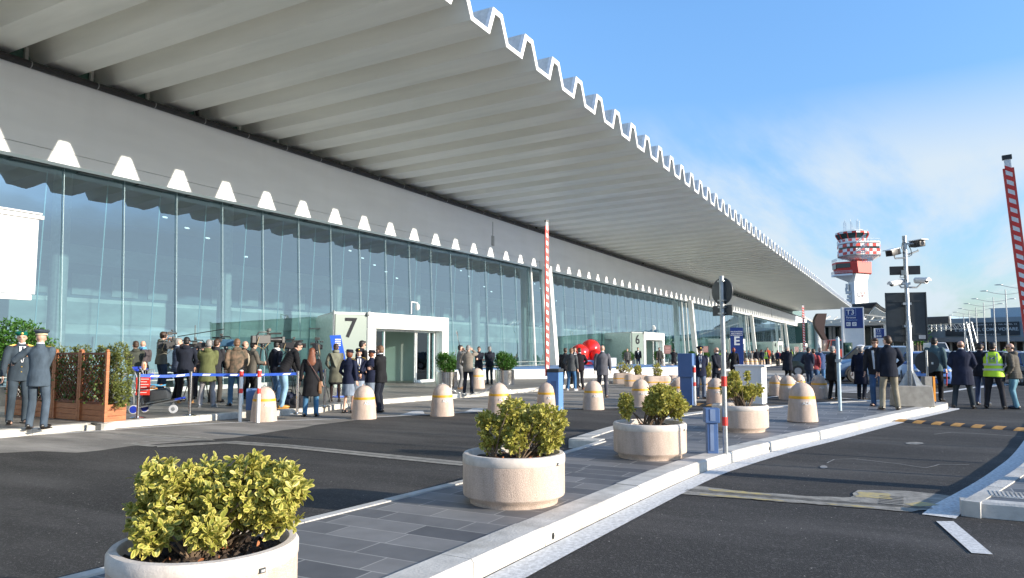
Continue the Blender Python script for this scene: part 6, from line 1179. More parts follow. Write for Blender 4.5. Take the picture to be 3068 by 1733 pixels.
# ---- queue posts with blue belts
def stan(loc, label, h_=1.0):
    o = thing('queue_post', label, 'post', loc, group='steel queue posts with blue belts'); mb = MB(); mb.lathe([(.16, 0), (.16, .012), (.12, .022), (.03, .035)], n=24, cap=False); mb.build('foot', M_chrome, o); mb = MB(); mb.lathe([(.030, .02), (.030, h_ - .06), (.034, h_ - .06), (.034, h_), (.001, h_ + .003)], n=18, cap=False); mb.build('tube', M_chrome, o); return o
SP = [G(412, 1253, .13), G(568, 1246, .13), G(972, 1219, .13)]
for q_, l_ in zip(SP, ('steel queue post left of the luggage trolley', 'steel queue post right of the luggage trolley', 'steel queue post right of the long haired woman')): stan(q_, l_, .96)
mid = G(742, 1262, .0); BP = [SP[0], SP[1], Vector((G(905, 1226, .13)))]
def belt(a, b, label, sag=.03):
    a = Vector(a); b = Vector(b); o = thing('queue_belt', label, 'belt', a, group='blue belts of the queue posts'); d = b - a; L_ = d.length; mb = MB(); n_ = 16; rows = []
    f = lambda t, z: Vector((d.x * t, d.y * t, d.z * t + z - sag * 4 * t * (1 - t)))
    nn = Vector((d.y, -d.x, 0)).normalized() * .004
    mb.loft([[f(t, -.03) - nn, f(t, .03) - nn, f(t, .03) + nn, f(t, -.03) + nn] for t in [k / n_ for k in range(n_ + 1)]]); mb.build('belt', mat('belt_blue', (.03, .10, .50), .5), o, smooth=False)
    mb = MB(); k_ = int(L_ / .5)
    for i in range(k_):
        t0 = (i + .4) / k_; t1 = t0 + .16 / L_
        for sg in (1, -1): mb.add([f(t0, -.018) + nn * 1.6 * sg, f(t1, -.018) + nn * 1.6 * sg, f(t1 + .03 / L_, .018) + nn * 1.6 * sg, f(t0 + .03 / L_, .018) + nn * 1.6 * sg], [(0, 1, 2, 3)])
    mb.build('belt_print', M_white, o, smooth=False)
Z9 = Vector((0, 0, .90)); belt(SP[0] + Z9, SP[1] + Z9, 'blue belt in front of the luggage trolley'); belt(SP[1] + Z9, G(890, 1240, .13) + Z9, 'long blue belt in front of the press crowd', .02); belt(G(860, 1205, .13) + Z9, SP[2] + Z9 + Vector((0, 0, 0)), 'blue belt behind the long haired woman')
stan(G(890, 1240, .13), 'steel queue post hidden left of the long haired woman', .96)
# ---- blue sign board on post next to number 7
o = thing('info_board', 'tilted blue information board left of the number 7', 'sign', G(1012, 1190, .13)); g = o.location; mb = MB(); zt = hgt(g, 1012, 1006) - .13; zl = hgt(g, 1012, 1090) - .13
mb.X = frame((0, 0, 0), (Matrix.Rotation(.3, 3, 'Z') @ vr), (0, 0, 1)); mb.ext([(-.28, zt, 0), (.05, zt + .02, 0), (.25, zl, 0), (-.1, zl, 0)], (0, 0, -.05)); mb.build('board', mat('board_blue', (.02, .10, .55), .4), o, smooth=False)
mb = MB(); mb.X = frame((0, 0, 0), (Matrix.Rotation(.3, 3, 'Z') @ vr), (0, 0, 1))
for k in range(4): mb.box((-.03, zt - .12 - k * .06, .006), (.17, .035, .006))
mb.build('board_text', M_white, o, smooth=False); mb = MB(); mb.bar((0, 0, 0), (0, 0, zl + .1), .04); mb.lathe([(.2, 0), (.2, .03)], n=20); mb.build('stand', MT['board_blue'], o)
# ---- brown notices
for (x, y, gy, lab) in ((2001, 1048, 1112, 'dark red notice board right of entrance 6'), (2115, 1047, 1095, 'dark red notice board half hidden behind the bald man'), (2388, 1047, 1087, 'small far dark red notice board under the number 3')):
    g = G(x, gy); o = thing('notice_board', lab, 'sign', g, rzv + .3, group='dark red notice boards'); zc_ = hgt(g, x, y); sc3 = (1112 - 1050) / (gy - 1050.) ; mb = MB(); mb.box((0, 0, zc_), (.05, .62, .66)); mb.build('board', mat('notice_red', (.09, .025, .03), .4), o, smooth=False); mb = MB(); [mb.box((-.03, 0, zc_ + .18 - k * .12), (.01, .4, .03)) for k in range(4)]; mb.build('notice_text', mat('notice_text', (.4, .2, .2), .5), o, smooth=False); mb = MB(); mb.bar((0, .31, 0), (0, .31, zc_ + .3), .04); mb.build('pole', M_steel, o, smooth=False)
# ---- wooden planters with trellis and conifers
wp = [G(318, 1267, .13), G(87, 1248, .13)]; d0 = (wp[0] - wp[1]); Wd = d0.length / 3 - .03; d0.normalize(); print('TRELLIS', wp, Wd)
for i in range(4):
    org = wp[0] - d0 * (Wd + .03) * (i + 1); o = thing('trellis_planter', ['wooden trellis planter with a tall conifer at its open right end', 'wooden trellis planter second from its right end, beside the officers', 'wooden trellis planter behind the officer in the peaked cap', 'leftmost wooden trellis planter behind the officer in the beret'][i], 'planter', org, math.atan2(d0.y, d0.x), group='wooden trellis planters with hedges')
    mb = MB(); 
    for k in range(3): mb.box((Wd / 2, .02, .06 + .115 * k), (Wd - .1, .03, .11)); mb.box((Wd / 2, .44, .06 + .115 * k), (Wd - .1, .03, .11)); mb.box((.03, .23, .06 + .115 * k), (.03, .42, .11)); mb.box((Wd - .03, .23, .06 + .115 * k), (.03, .42, .11))
    mb.box((Wd / 2, .23, .28), (Wd - .08, .40, .02)); mb.build('box', M_wood, o, smooth=False, bevel=.004)
    for x in (.02, Wd - .02): mb = MB(); mb.box((x, 0, .70), (.06, .06, 1.40)); mb.ell((x, 0, 1.42), (.035, .035, .035), 8, 6); mb.build('post', M_wood, o, smooth=False)
    mb = MB(); mb.box((Wd / 2, 0, 1.36), (Wd - .1, .035, .045)); mb.box((Wd / 2, 0, .38), (Wd - .1, .035, .045)); n_ = 11
    for k in range(-8, 9):
        for sgn in (1, -1):
            x0 = Wd / 2 + k * .115; pts_ = []
            z0, z1 = .40, 1.34; xa, xb = x0 - sgn * .47, x0 + sgn * .47; ta, tb_ = 0, 1
            for lim, s_ in ((.06, -1), (Wd - .06, 1)):
                fa = (lim - xa) / (xb - xa) if xb != xa else 0
                if s_ * (xa - lim) > 0: ta = max(ta, fa)
                if s_ * (xb - lim) > 0: tb_ = min(tb_, fa)
            if tb_ - ta > .05: mb.bar((lerp(xa, xb, ta), .006 * sgn, lerp(z0, z1, ta)), (lerp(xa, xb, tb_), .006 * sgn, lerp(z0, z1, tb_)), .012, .012)
    mb.build('trellis', mat('trellis_wood', (.16, .045, .02), .6, var=.2), o, smooth=False)
    rs = np.random.RandomState(80 + i); P_ = np.column_stack([rs.uniform(.08, Wd - .08, 90), rs.uniform(-.05, .08, 90), rs.uniform(.4, 1.3, 90)]); leaves('ivy', np.repeat(P_, 3, 0) + rs.normal(size=(270, 3)) * .03, rs.normal(size=(270, 3)) + np.array([0, -.6, .1]), .06, M_ivy, o, i, wid=1.3, edgep=.7)
    bl = [(x, .26, .85, .19, .17, .62) for x in (.15, .42, .7)] + [(x, .26, 1.35, .14, .13, .22) for x in (.25, .6)]
    if i == 0: bl += [(.98, .28, .82, .20, .22, .68), (.92, .26, 1.40, .16, .15, .22), (1.06, .24, .55, .14, .16, .3)]
    bush(o, bl, 1500 if i == 0 else 900, .055, M_conif, 90 + i, per=6, stem_base=(.5, .24, .3), simple=True, third=.3, up=1.2, wid=1.0, spread=.7)
# ================================================================ vehicles
def car(loc, rz, label, col, L_=4.0, W=1.72, H=1.48, suv=False, lod=0, group='parked cars', name='parked_car', van=False):
    o = thing(name, label, 'van' if van else 'car', loc, rz, group); k = H / 1.48; m = mat('car_%02d_%02d_%02d' % tuple(int(c * 99) for c in col), col, .28, var=.02, coat=.7)
    gc = .26 if suv else .18
    # stations from front (+x) to rear: x, z bottom, z belt (top of body), half width
    st = [(L_ / 2, gc + .12, .60 * k, .62), (L_ / 2 - .10, gc, .74 * k, .76), (L_ / 2 - .55, gc, .86 * k, .84), (L_ / 2 - 1.15, gc, .96 * k, .86), (0, gc, 1.0 * k, .87), (-L_ / 2 + .9, gc, 1.02 * k, .86), (-L_ / 2 + .15, gc, 1.0 * k, .80), (-L_ / 2, gc + .1, .92 * k, .72)]
    if van: st[2] = (L_ / 2 - .4, gc, .95 * k, .84); st[3] = (L_ / 2 - .8, gc, 1.0 * k, .86)
    mb = MB(); rings = []
    for x, zb_, zt, hw in st:
        hw *= W / 1.74; rings.append([Vector((x, y * hw, z)) for y, z in ((-.88, zb_), (.88, zb_), (1, zb_ + .12), (1.0, lerp(zb_, zt, .55)), (.94, zt - .06), (.80, zt), (-.80, zt), (-.94, zt - .06), (-1.0, lerp(zb_, zt, .55)), (-1, zb_ + .12))])
    mb.loft(rings); mb.build('body', m, o, ang=40)
    fx0, fx1, rx1, rx0 = (L_ / 2 - 1.05, L_ / 2 - 1.75, -L_ / 2 + .75, -L_ / 2 + .18) if not van else (L_ / 2 - .7, L_ / 2 - 1.3, -L_ / 2 + .2, -L_ / 2 + .05)
    zb_ = .95 * k; zr = H; hb, ht = .80 * W / 1.74, .62 * W / 1.74
    def cab(z0, z1, m_, nm, ins=0., cap=True):
        f = lambda z: (lerp(fx0, fx1, (z - zb_) / (zr - zb_)), lerp(rx0, rx1, (z - zb_) / (zr - zb_)), lerp(hb, ht, (z - zb_) / (zr - zb_)))
        mb = MB(); rr_ = []
        for z in [lerp(z0, z1, t) for t in (0, .5, 1)]: a, b, h_ = f(z); a -= ins; b += ins; h_ -= ins; rr_.append([Vector(v) for v in ((a, -h_ * .9, z), (a, h_ * .9, z), (a - .18, h_, z), (b + .12, h_, z), (b, h_ * .9, z), (b, -h_ * .9, z), (b + .12, -h_, z), (a - .18, -h_, z))])
        mb.loft(rr_, cap); return mb.build(nm, m_, o, ang=30)
    cab(zb_ - .03, zr - .07, M_cargl, 'window'); 
    a, b, h_ = fx1, rx1, ht; mb = MB(); mb.loft([[Vector(v) for v in ((a + .1 - i, -(h_ + .02 - i), z), (a + .1 - i, h_ + .02 - i, z), (b - .08 + i, h_ + .02 - i, z), (b - .08 + i, -(h_ + .02 - i), z))] for z, i in ((zr - .08, 0), (zr - .03, .02), (zr, .14))]); mb.build('roof', m, o, ang=30)
    for sg in (1, -1):
        for (x0, x1) in ((fx0 + .02, fx1 + .06), (rx0, rx1 - .04), (.05, 0)):
            if lod and x0 == .05: continue
            mb = MB(); mb.bar((x0, sg * hb * .985, zb_ - .02), (x1, sg * (ht + .01), zr - .06), .07, .05); mb.build('pillar', m, o, smooth=False)
    if van: mb = MB(); mb.box2((-L_ / 2 + .08, -hb - .03, zb_ - .3), (.5, hb + .03, zr - .02)); mb.build('cargo_side', m, o, bevel=.04)
    for sg in (1, -1):
        for x in (L_ / 2 - .78, -L_ / 2 + .72):
            r_ = .33 if not suv else .37; mb = MB(); mb.tube([(x, sg * (W / 2 - .20), r_), (x, sg * (W / 2 + .0), r_)], r_, 22); t_ = mb.build('wheel', M_tyre, o, ang=30); mb = MB(); mb.tube([(x, sg * (W / 2 - .05), r_), (x, sg * (W / 2 + .012), r_)], r_ * .62, 16); mb.build('rim', mat('alloy', (.35, .36, .38), .35, metal=.6), t_, ang=30)
            if suv: mb = MB(); mb.loft([[Vector((x + r__ * math.cos(t), sg * y_, r_ + r__ * math.sin(t))) for t in [PI * q_ / 12 for q_ in range(13)]] for r__, y_ in ((r_ + .04, W / 2 - .06), (r_ + .12, W / 2 + .01), (r_ + .04, W / 2 + .02))], cap=False); mb.build('wheel_arch', M_rub, o)
    if lod: return o
    fx_ = L_ / 2; mb = MB(); mb.box((fx_ + .005, 0, .42 * k), (.04, 1.2, .10)); mb.box((fx_ - .02, 0, .62 * k), (.06, .9, .07)); mb.build('grille', M_black, o, smooth=False)
    mb = MB(); mb.box((fx_ + .03, 0, .46 * k), (.02, .52, .11)); mb.build('number_plate', mat('plate_white', (.7, .7, .68), .5), o, smooth=False, bevel=.004)
    for sg in (1, -1):
        mb = MB(); mb.ell((fx_ - .16, sg * .60 * W / 1.74, .70 * k), (.16, .14, .09), 12, 6); mb.build('headlight', mat('headlight', (.7, .74, .78), .1, metal=.3), o)
        mb = MB(); mb.box((L_ / 2 - 1.35, sg * (W / 2 + .05), 1.0 * k), (.12, .18, .12)); mb.build('mirror', m, o, bevel=.02)
        mb = MB(); mb.box((-L_ / 2 + .02, sg * .60 * W / 1.74, .80 * k), (.06, .22, .16)); mb.build('tail_light', M_red, o, smooth=False)
    return o
def faceme(p, deg=0): return math.atan2(-p.y, -p.x) + R(deg)
p = dp(2770, 32.5); car(p, faceme(p, 8), 'light blue hatchback facing the camera behind the round sign', (.10, .20, .48), L_=3.9, W=1.66, H=1.5)
mb = MB(); c_ = bpy.data.objects[-1] if False else None
p = dp(2612, 37.0); car(p, faceme(p, -62), 'blue off road car parked across behind the naval officer', (.10, .17, .28), L_=4.3, W=1.8, H=1.78, suv=True)
p = dp(3085, 34); car(p, faceme(p, 20), 'dark navy car at the right edge behind the man in a puffer', (.02, .03, .08), L_=4.3)
p = dp(2470, 44); car(p, faceme(p, 90), 'dark green estate car behind the man in a red jacket', (.03, .05, .04), L_=4.4, lod=1)
specs = [(2838, 84, 70, (.65, .66, .66), 'white car driving away in the distance right of the teal jacket'), (2818, 74, 10, (.6, .6, .6), 'second distant white car behind the teal jacket'), (2955, 90, 85, (.7, .7, .7), 'distant white car behind the flat cap'), (2895, 95, 80, (.12, .12, .13), 'distant grey car behind the broad overcoat'), (3045, 110, 85, (.30, .02, .02), 'distant dark red car at the far right')]
for x, d, a, c, l in specs: p = dp(x, d); car(p, faceme(p, a), l, c, lod=1, group='distant parked cars')
for i in range(9):
    p = dp(2700 + i * 44, 62 + (i % 3) * 4); car(p, faceme(p, 80 + 4 * (i % 2)), 'one of the far parked cars in the row behind the island end', [(.1, .14, .22), (.5, .5, .52), (.03, .03, .04), (.25, .27, .3)][i % 4], lod=1, group='row of far parked cars')
p = dp(2806, 100); car(p, faceme(p, 15), 'white delivery van far behind the teal jacket', (.75, .75, .75), L_=5.4, W=2.0, H=2.6, van=True, lod=1, name='delivery_van', group=None)
p = dp(2509, 66); car(p, faceme(p, 10), 'orange red van behind the pale grey post', (.60, .07, .02), L_=5.0, W=1.95, H=2.5, van=True, lod=1, name='parked_van', group=None)
# dark green double traffic light body
p = dp(2540, 40); o = thing('traffic_light', 'dark green traffic light housing with two round hoods, seen from behind', 'traffic light', p); zz = hgt(p, 2540, 1060)
mb = MB(); mb.X = frame((0, 0, zz), vr, (0, 0, 1)); mb.box((0, 0, 0), (.36, 1.15, .22)); mb.box((.02, 0, -.02), (.50, 1.2, .02)); mb.build('housing', mat('dark_green', (.012, .05, .035), .4), o, smooth=False, bevel=.02)
for z in (-.3, .27): mb = MB(); mb.X = frame((0, 0, zz), vr, (0, 0, 1)); mb.ell((-.02, z, .12), (.17, .21, .10), 18, 10); mb.build('hood', MT['dark_green'], o)
mb = MB(); mb.bar((0, 0, 0), (0, 0, zz - .4), .1); mb.build('pole', MT['dark_green'], o, smooth=False)
# dark brown abstract sculpture
p = dp(2472, 75); o = thing('abstract_sculpture', 'tall twisted dark brown sculpture before the departures doors', 'sculpture', p); zt = hgt(p, 2472, 940); mb = MB(); rings = []
for i in range(15):
    t = i / 14; w0 = .75 + .35 * math.sin(t * 9) ; c0 = .55 * math.sin(t * 5.2 + .6); rings.append([Vector(vr) * (c0 + a * w0) + Vector(vf) * b * .3 + Vector((0, 0, t * zt)) for a, b in ((-.5, -1), (.5, -1), (.6, 1), (-.5, 1))])
mb.loft(rings); mb.build('body', mat('brown_bronze', (.035, .014, .012), .5), o, ang=20)
# ================================================================ departures totems
def totem(x, depth, xl, xr, yt, label):
    p = dp((xl + xr) / 2, depth); k = depth / 2200.; W = (xr - xl) * k * .86; zt = hgt(p, x, yt); o = thing('departures_totem', label, 'sign', p, 0, group='departures totems'); fr_ = frame((0, 0, 0), (Matrix.Rotation(-.42, 3, 'Z') @ vr), (0, 0, 1))
    mb = MB(); mb.X = fr_; mb.box((0, zt / 2, -.25), (W, zt, .5)); mb.box((-W * .47, zt / 2, -.2), (W * .10, zt + .02, .55)); mb.build('column', M_white, o, smooth=False, bevel=.02)
    mb = MB(); mb.X = fr_; ph = 50 * k * (1 if depth < 80 else .55); ph = W * .98; pc = zt - ph * .54; mb.box((.05 * W, pc, .01), (W * .80, ph, .03)); pn = mb.build('blue_panel', M_sblue, o, smooth=False)
    T_ = lambda t, s, u, v, m=M_white, **kw: put_text(t, s * W, fr_ @ Matrix.Translation(((.05 + u) * W, pc + v * W, .03)), 'lettering', m, pn, align='LEFT', **kw)
    mb = MB(); mb.X = fr_
    for a, b in (((-.35, .12), (-.35, .47)), ((-.35, .47), (.10, .47)), ((.10, .47), (.10, .12)), ((.10, .12), (-.35, .12))): mb.bar(((.05 + a[0]) * W, pc + a[1] * W, .03), ((.05 + b[0]) * W, pc + b[1] * W, .03), .012 * W, .006)
    mb.build('frame_line', mat('sign_pale', (.35, .5, .7), .5), pn, smooth=False)
    T_('T3', .34, -.33, .28, bold=.006); T_('Partenze', .12, -.33, .03, bold=.003); T_('Departures', .105, -.33, -.09, MT['sign_pale'])
    mb = MB(); mb.X = fr_
    for u in (-.24, .02): mb.box(((.05 + u) * W, pc - .29 * W, .03), (.19 * W, .19 * W, .01))
    mb.build('pictogram_tile', M_white, pn, smooth=False); mb = MB(); mb.X = fr_; c0 = (.05 - .24) * W; v0 = pc - .29 * W
    mb.bar((c0 - .06 * W, v0, .042), (c0 + .07 * W, v0, .042), .015 * W, .004); mb.bar((c0 - .065 * W, v0, .042), (c0 - .01 * W, v0 + .045 * W, .042), .015 * W, .004); mb.bar((c0 - .065 * W, v0, .042), (c0 - .01 * W, v0 - .045 * W, .042), .015 * W, .004)
    c0 = (.05 + .02) * W; mb.bar((c0 - .07 * W, v0 - .02 * W, .042), (c0 + .07 * W, v0 + .03 * W, .042), .018 * W, .004); mb.bar((c0, v0, .042), (c0 - .04 * W, v0 + .05 * W, .042), .015 * W, .004); mb.bar((c0 - .01 * W, v0, .042), (c0 + .02 * W, v0 - .05 * W, .042), .015 * W, .004); mb.build('pictogram', M_sblue, pn, smooth=False)
totem(2560, 56, 2522, 2594, 921, 'near white totem with a blue T3 departures panel'); totem(2637, 118, 2620, 2654, 984, 'far small white totem with a blue T3 departures panel')
# ================================================================ old terminal canopy beyond
def atX(x, y, X): r = ray(x, y); t = X / r.x; return Vector((X, t * r.y, EYE + t * r.z))
dt = thing('departures_canopy', 'far terminal hall with a dark wave roof and cream lattice canopy', 'building', (225, 14, 0)); C0 = Vector((-225, -14, 0))
def db(mb, name, m, **k): mb2 = MB(); mb2.X = Matrix.Translation(C0); mb2.add(mb.v, mb.f); return mb2.build(name, m, dt, **k)
X1, X2 = 214, 262
crv = [(2545, 912), (2626, 906), (2640, 918), (2652, 925), (2668, 930), (2690, 936), (2720, 944)]
mb = MB(); mb.grid([[atX(x, y, X1) for x, y in crv], [atX(x, y, X1) + Vector((X2 - X1, 0, 0)) for x, y in crv]]); mb.grid([[atX(x, y, X1) + Vector((0, 0, -.35)) for x, y in crv], [atX(x, y, X1) for x, y in crv]]); db(mb, 'roof', mat('dark_roof', (.05, .05, .055), .6), smooth=False)
lt = [(2570, 948), (2612, 936), (2620, 922), (2640, 936), (2660, 942), (2690, 948), (2720, 952)]; lb = [(2570, 958), (2596, 955), (2612, 962), (2630, 968), (2652, 971), (2690, 975), (2720, 978)]
cream = mat('cream_lattice', (.62, .58, .50), .6)
mb = MB(); mb.grid([[atX(x, y, X1 - 1) for x, y in [(2545, 922), (2612, 925), (2626, 910), (2640, 921), (2652, 928), (2668, 934), (2690, 940), (2720, 948)]], [atX(x, y, X1 + 6) for x, y in [(2545, 950), (2590, 955), (2605, 950), (2625, 955), (2645, 960), (2665, 963), (2690, 967), (2720, 970)]]]); db(mb, 'soffit', mat('cream_soffit', (.42, .39, .34), .7), smooth=False)
mb = MB(); n_ = 30; X3 = X1 - 5
def cv(arr, t):
    u = t * (len(arr) - 1); i = min(int(u), len(arr) - 2); return lerp(arr[i][0], arr[i + 1][0], u - i), lerp(arr[i][1], arr[i + 1][1], u - i)
lt = [(2598, 950), (2622, 920), (2645, 935), (2668, 942), (2700, 949)]; lb = [(2596, 955), (2604, 962), (2630, 968), (2668, 972), (2700, 976)]
for k in range(n_): a = cv(lt, k / n_); b = cv(lb, max(0, (k - 2.5) / n_)); mb.bar(atX(*a, X3), atX(*b, X3 + 1), .22)
for k in range(n_): a = cv(lt, k / n_); b = cv(lb, min(1, (k + 2.5) / n_)); mb.bar(atX(*a, X3 + 2), atX(*b, X3 + 3), .16)
for j in range(6):
    for k in range(12): p = [(lerp(cv(lt, t)[0], cv(lb, t)[0], j / 5), lerp(cv(lt, t)[1], cv(lb, t)[1], j / 5)) for t in (k / 12, (k + 1) / 12)]; mb.bar(atX(*p[0], X3 + .5), atX(*p[1], X3 + .5), .18)
db(mb, 'lattice', cream, smooth=False)
mb = MB(); mb.box2((212, -6, 8.0), (262, 32, 9.6)); db(mb, 'deck', mat('pale_deck', (.50, .49, .46), .7), smooth=False)
mb = MB(); mb.box2((225, -4, 0), (262, 40, 8.0)); db(mb, 'dark_glass_front', mat('far_dark_glass', (.02, .045, .045), .15, var=.4, scale=.3), smooth=False)
for x, y in ((2450, 205), (2470, 214), (2489, 220), (2500, 222), (2655, 212), (2530, 216)): g = atX(x, 1045, y); mb = MB(); mb.lathe([(.9 if x < 2460 else .4, 0), (.9 if x < 2460 else .4, 9)], (g.x, g.y, 0), 16); db(mb, 'pillar', M_white)
for k in range(16): mb = MB(); mb.box((224.6, -3 + 2.6 * k, 4), (.3, .25, 8)); db(mb, 'pillar', M_white, smooth=False)
mb = MB(); g = Vector((203, 18, 0))
for a, b in (((197, 22, 10.2), (200, 19, 8.2)), ((203, 16, 10.2), (200, 19, 8.2)), ((200, 12, 9.5), (200, 19, 8.2)), ((200, 19, 8.2), (200, -2, 9.2)), ((203, 8, 10.4), (206, -4, 8.6))): mb.bar(a, b, .35)
for k in range(9): mb.bar((200, 18 - 2.2 * k, 8.4), (210, 17 - 2.2 * k, 10.3), .2)
db(mb, 'truss', cream, smooth=False)
mb = MB(); mb.box2((190, 20, 0), (212, 24, 8.2)); db(mb, 'link_wall', mat('teal_glass', (.02, .07, .07), .15), smooth=False)
# ================================================================ long building with the advertisement
def dpz(x, y, d): p = dp(x, d); return Vector((p.x, p.y, hgt(p, x, y)))
D_ = 190
A0 = dpz(2660, 1010, D_ + 12); A1 = dpz(3150, 1010, D_ - 18); uA = (A1 - A0); uA.z = 0; LA = uA.length; uA.normalize(); nA = Vector((uA.y, -uA.x, 0)); nA = nA if nA.dot(FW) < 0 else -nA
ab = thing('long_hall', 'long low hall with a dark advertising banner along its upper floor', 'building', (A0.x, A0.y, 0)); AM = Matrix(((uA.x, -nA.x, 0, 0), (uA.y, -nA.y, 0, 0), (0, 0, 1, 0), (0, 0, 0, 1)))
def xb(x): # distance along the building for a photo column
    r = ray(x, HY); d = A0; a = r.x * uA.y - r.y * uA.x; t = (d.x * uA.y - d.y * uA.x) / a; q = Vector((r.x * t, r.y * t, 0)); return (q - Vector((A0.x, A0.y, 0))).dot(uA)
def zbld(x, y):
    s = xb(x); q = A0 + uA * s; return hgt(q, x, y)
def ad(mb, name, m, par=None, **k): y_ = MB(); y_.X = AM; y_.add(mb.v, mb.f); return y_.build(name, m, par or ab, **k)
z0, z1 = zbld(2900, 1006), zbld(2900, 968); mb = MB(); mb.box2((0, .5, z0 - .8), (LA + 10, 20, z1 + 1.2)); ad(mb, 'upper_floor', mat('hall_grey', (.18, .23, .26), .5, scale=.2), smooth=False)
mb = MB(); mb.box2((xb(2835), 0, z0), (xb(3056), .45, z1)); mb.box2((xb(2766), 0, z0 + 1.4), (xb(2810), .45, z1 - .6)); bnp = ad(mb, 'banner', mat('banner_dark', (.012, .022, .03), .5), smooth=False)
mb = MB(); mb.box2((0, -2.5, z0 - 1.6), (LA + 10, 1, z0 - .5)); ad(mb, 'slab_edge', mat('slab_grey', (.20, .20, .20), .7), smooth=False)
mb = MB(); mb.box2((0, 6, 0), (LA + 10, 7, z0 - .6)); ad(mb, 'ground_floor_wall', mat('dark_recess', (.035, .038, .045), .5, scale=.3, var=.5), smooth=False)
mb = MB()
for k in range(22): mb.box((k * LA / 21, 0, (z0 - .6) / 2), (.45, .45, z0 - .6))
ad(mb, 'pillar', M_conc, smooth=False)
mb = MB(); mb.box2((xb(2960), 3, z1 + 1.2), (LA + 10, 16, z1 + 3.6)); mb.box2((0, 3, z1 + .8), (xb(2830), 16, z1 + 2.0)); ad(mb, 'glass_roof', mat('roof_glass', (.30, .42, .50), .25), smooth=False)
def adtext(t, xl, xr, y, size_px, m, nm='lettering'):
    s = xb((xl + xr) / 2); zz = zbld((xl + xr) / 2, y); k = (A0 + uA * s).length / 2200
    tm = text_mb(t, 1, .02, .01); w_ = max(v[0] for v in tm.v) - min(v[0] for v in tm.v); sx = (xb(xr) - xb(xl)) / w_; sy = size_px * D_ / 2200 * 1.25
    mb = MB(); mb.add([(s + v[0] * sx, -.05 - v[2], zz + v[1] * sy) for v in tm.v], tm.f); return ad(mb, nm, m, bnp, smooth=False)
M_adw = mat('ad_white', (.45, .50, .52), .5)
adtext('E SEMPLICE, COME VOLARE.', 2862, 3054, 988, 10, M_adw); adtext('VIA SALERNO, 15 A - VIA APPIA, 12', 2905, 3050, 973, 4, M_adw); adtext('COME PRENDERE LA METRO', 2912, 3000, 1003, 4, M_adw); adtext('PINELLO', 2768, 2808, 988, 7, mat('ad_yellow', (.35, .28, .08), .5)); 
adtext('RYANAIR', 2790, 2884, 1026, 16, mat('ad_grey', (.20, .18, .17), .5))
mb = MB(); mb.box((xb(2983), 5.9, 2), (0.1, .1, .1)); 
for x in (2895, 2930, 2985, 3012): mb.ell((xb(x), 5.5, zbld(x, 1016)), (.25, .1, .2), 6, 4)
ad(mb, 'lamp', mat('warm_lamp', (1, .8, .4), .5, emit=(1, .7, .35, 6)))
# ---- sign gantry
DG = 120; gp = dp(2770, DG + 10); g2 = dp(2912, DG); go = thing('sign_gantry', 'steel truss gantry over the road carrying a dark sign panel', 'gantry', (g2.x, g2.y, 0)); uG = Vector((gp.x - g2.x, gp.y - g2.y, 0)); LG = uG.length; uG.normalize(); GMx = Matrix(((uG.x, -uG.y, 0, 0), (uG.y, uG.x, 0, 0), (0, 0, 1, 0), (0, 0, 0, 1)))
def gz(y): return hgt(g2, 2900, y)
def gb(mb, n, m): y_ = MB(); y_.X = GMx; y_.add(mb.v, mb.f); return y_.build(n, m, go, smooth=False)
mb = MB(); zt, zb2 = gz(969), gz(985)
for y in (-.5, .5):
    mb.bar((0, y, zt), (LG + 3, y, zt), .09); mb.bar((0, y, zb2), (LG + 3, y, zb2), .09)
    for k in range(9): s0 = k * (LG + 3) / 9; s1 = (k + .5) * (LG + 3) / 9; s2 = (k + 1) * (LG + 3) / 9; mb.bar((s0, y, zt), (s1, y, zb2), .06); mb.bar((s1, y, zb2), (s2, y, zt), .06)
gb(mb, 'truss', M_steel); mb = MB()
for y in (-.5, .5):
    mb.bar((.3, y, zt + .2), (-1.4, y, 0), .09); mb.bar((.9, y, zt), (-.1, y, 0), .09)
    for k in range(10): t0 = k / 10; t1 = (k + 1) / 10; a = lambda t: (lerp(.3, -1.4, t), y, lerp(zt, 0, t)); b = lambda t: (lerp(.9, -.1, t), y, lerp(zt, 0, t)); mb.bar(a(t0), b(t1), .04)
gb(mb, 'leg', M_steel); mb = MB(); mb.bar((LG + 3, 0, 0), (LG + 3, 0, zt), .3); gb(mb, 'leg', M_steel)
s0 = LG * (2912 - 2863) / 142; s1 = LG * (2912 - 2790) / 142; mb = MB(); mb.box2((s0, .7, gz(968)), (s1, .85, gz(945))); gb(mb, 'sign_panel', mat('solar_dark', (.012, .018, .03), .4)); mb = MB()
for k in range(6): s = lerp(s0, s1, k / 5); mb.bar((s, .55, gz(990)), (s, .55, gz(945)), .09)
gb(mb, 'sign_bracket', M_steel)
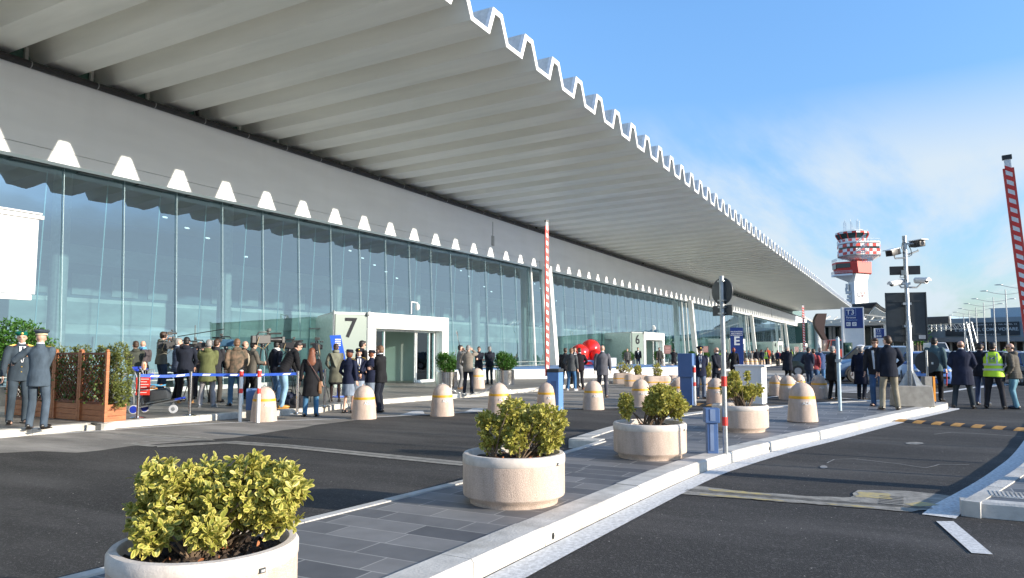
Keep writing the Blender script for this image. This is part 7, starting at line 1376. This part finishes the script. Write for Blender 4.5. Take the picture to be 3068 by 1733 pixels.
# ---- street lamps
lamps = [(3075, 850, 88), (3022, 869, 0), (2984, 893, 0), (2954, 908, 0), (2930, 923, 0), (2909, 934, 0), (2892, 943, 0), (2879, 951, 0), (2868, 958, 0), (2859, 962, 0)]
HL = 10.2; lproto = None
for i, (x, y, _) in enumerate(lamps):
    d = (HL - EYE) / ((HY - y) / 2200.) * .99; p = dp(x, d)
    if lproto is None:
        o = thing('street_lamp', 'x', 'street lamp', p, 0, group='twin armed street lamps in a row'); mb = MB(); mb.lathe([(.13, 0), (.07, HL), (.001, HL + .01)], n=10, cap=False); mb.build('pole', M_steel, o)
        for sg in (1, -1):
            mb = MB(); mb.tube([(0, 0, HL - .7)] + [(vr * sg * t * 2.8 + Vector((0, 0, HL - .7 + .10 * t + .35 * t * t))) for t in (.3, .6, 1)], .04, 6); mb.build('arm', M_steel, o)
            mb = MB(); mb.ell(vr * sg * 3.1 + Vector((0, 0, HL - .22)), (.22, .5, .07), 8, 5); mb.build('lamp_head', M_steel, o)
        mb = MB(); mb.tube([vr * -1.6 + Vector((0, 0, HL - .4)), (0, 0, HL), vr * 1.6 + Vector((0, 0, HL - .4))], .012, 4); mb.build('stay_wire', M_steel, o); lproto = o
    else: o = dup(lproto, p)
    o['label'] = ['nearest street lamp with two arms, its pole at the right edge', 'tall twin armed street lamp second from the right edge', 'twin armed street lamp third from the right edge', 'twin armed street lamp fourth from the right edge', 'twin armed street lamp fifth from the right edge', 'twin armed street lamp right of the gantry leg', 'twin armed street lamp at the gantry leg', 'twin armed street lamp seen through the gantry truss end', 'small far street lamp seen through the gantry truss', 'farthest tiny street lamp behind the gantry truss'][i]
# ---- low trees and hedge on the horizon
rs = np.random.RandomState(5)
for i, (x, d) in enumerate(((2757, 150), (2749, 175), (3060, 230))):
    p = dp(x, d); o = thing('far_tree', ['dark tree peeping right of the large sign board', 'second dark tree behind the large sign board', 'far dark tree at the right horizon'][i], 'tree', p); mb = MB(); mb.tube([(0, 0, 0), (0, 0, 4)], [.3, .15]); mb.build('trunk', M_stem, o); bush(o, [(0, 0, 5, 2, 2, 2.4), (.8, .5, 6, 1.4, 1.4, 1.4)], 160, .5, M_green, 200 + i, per=5, stem_base=None, simple=True, wid=1.6)
# mobile stairs / small things on the far road
bpy.data.scenes.remove(TS)
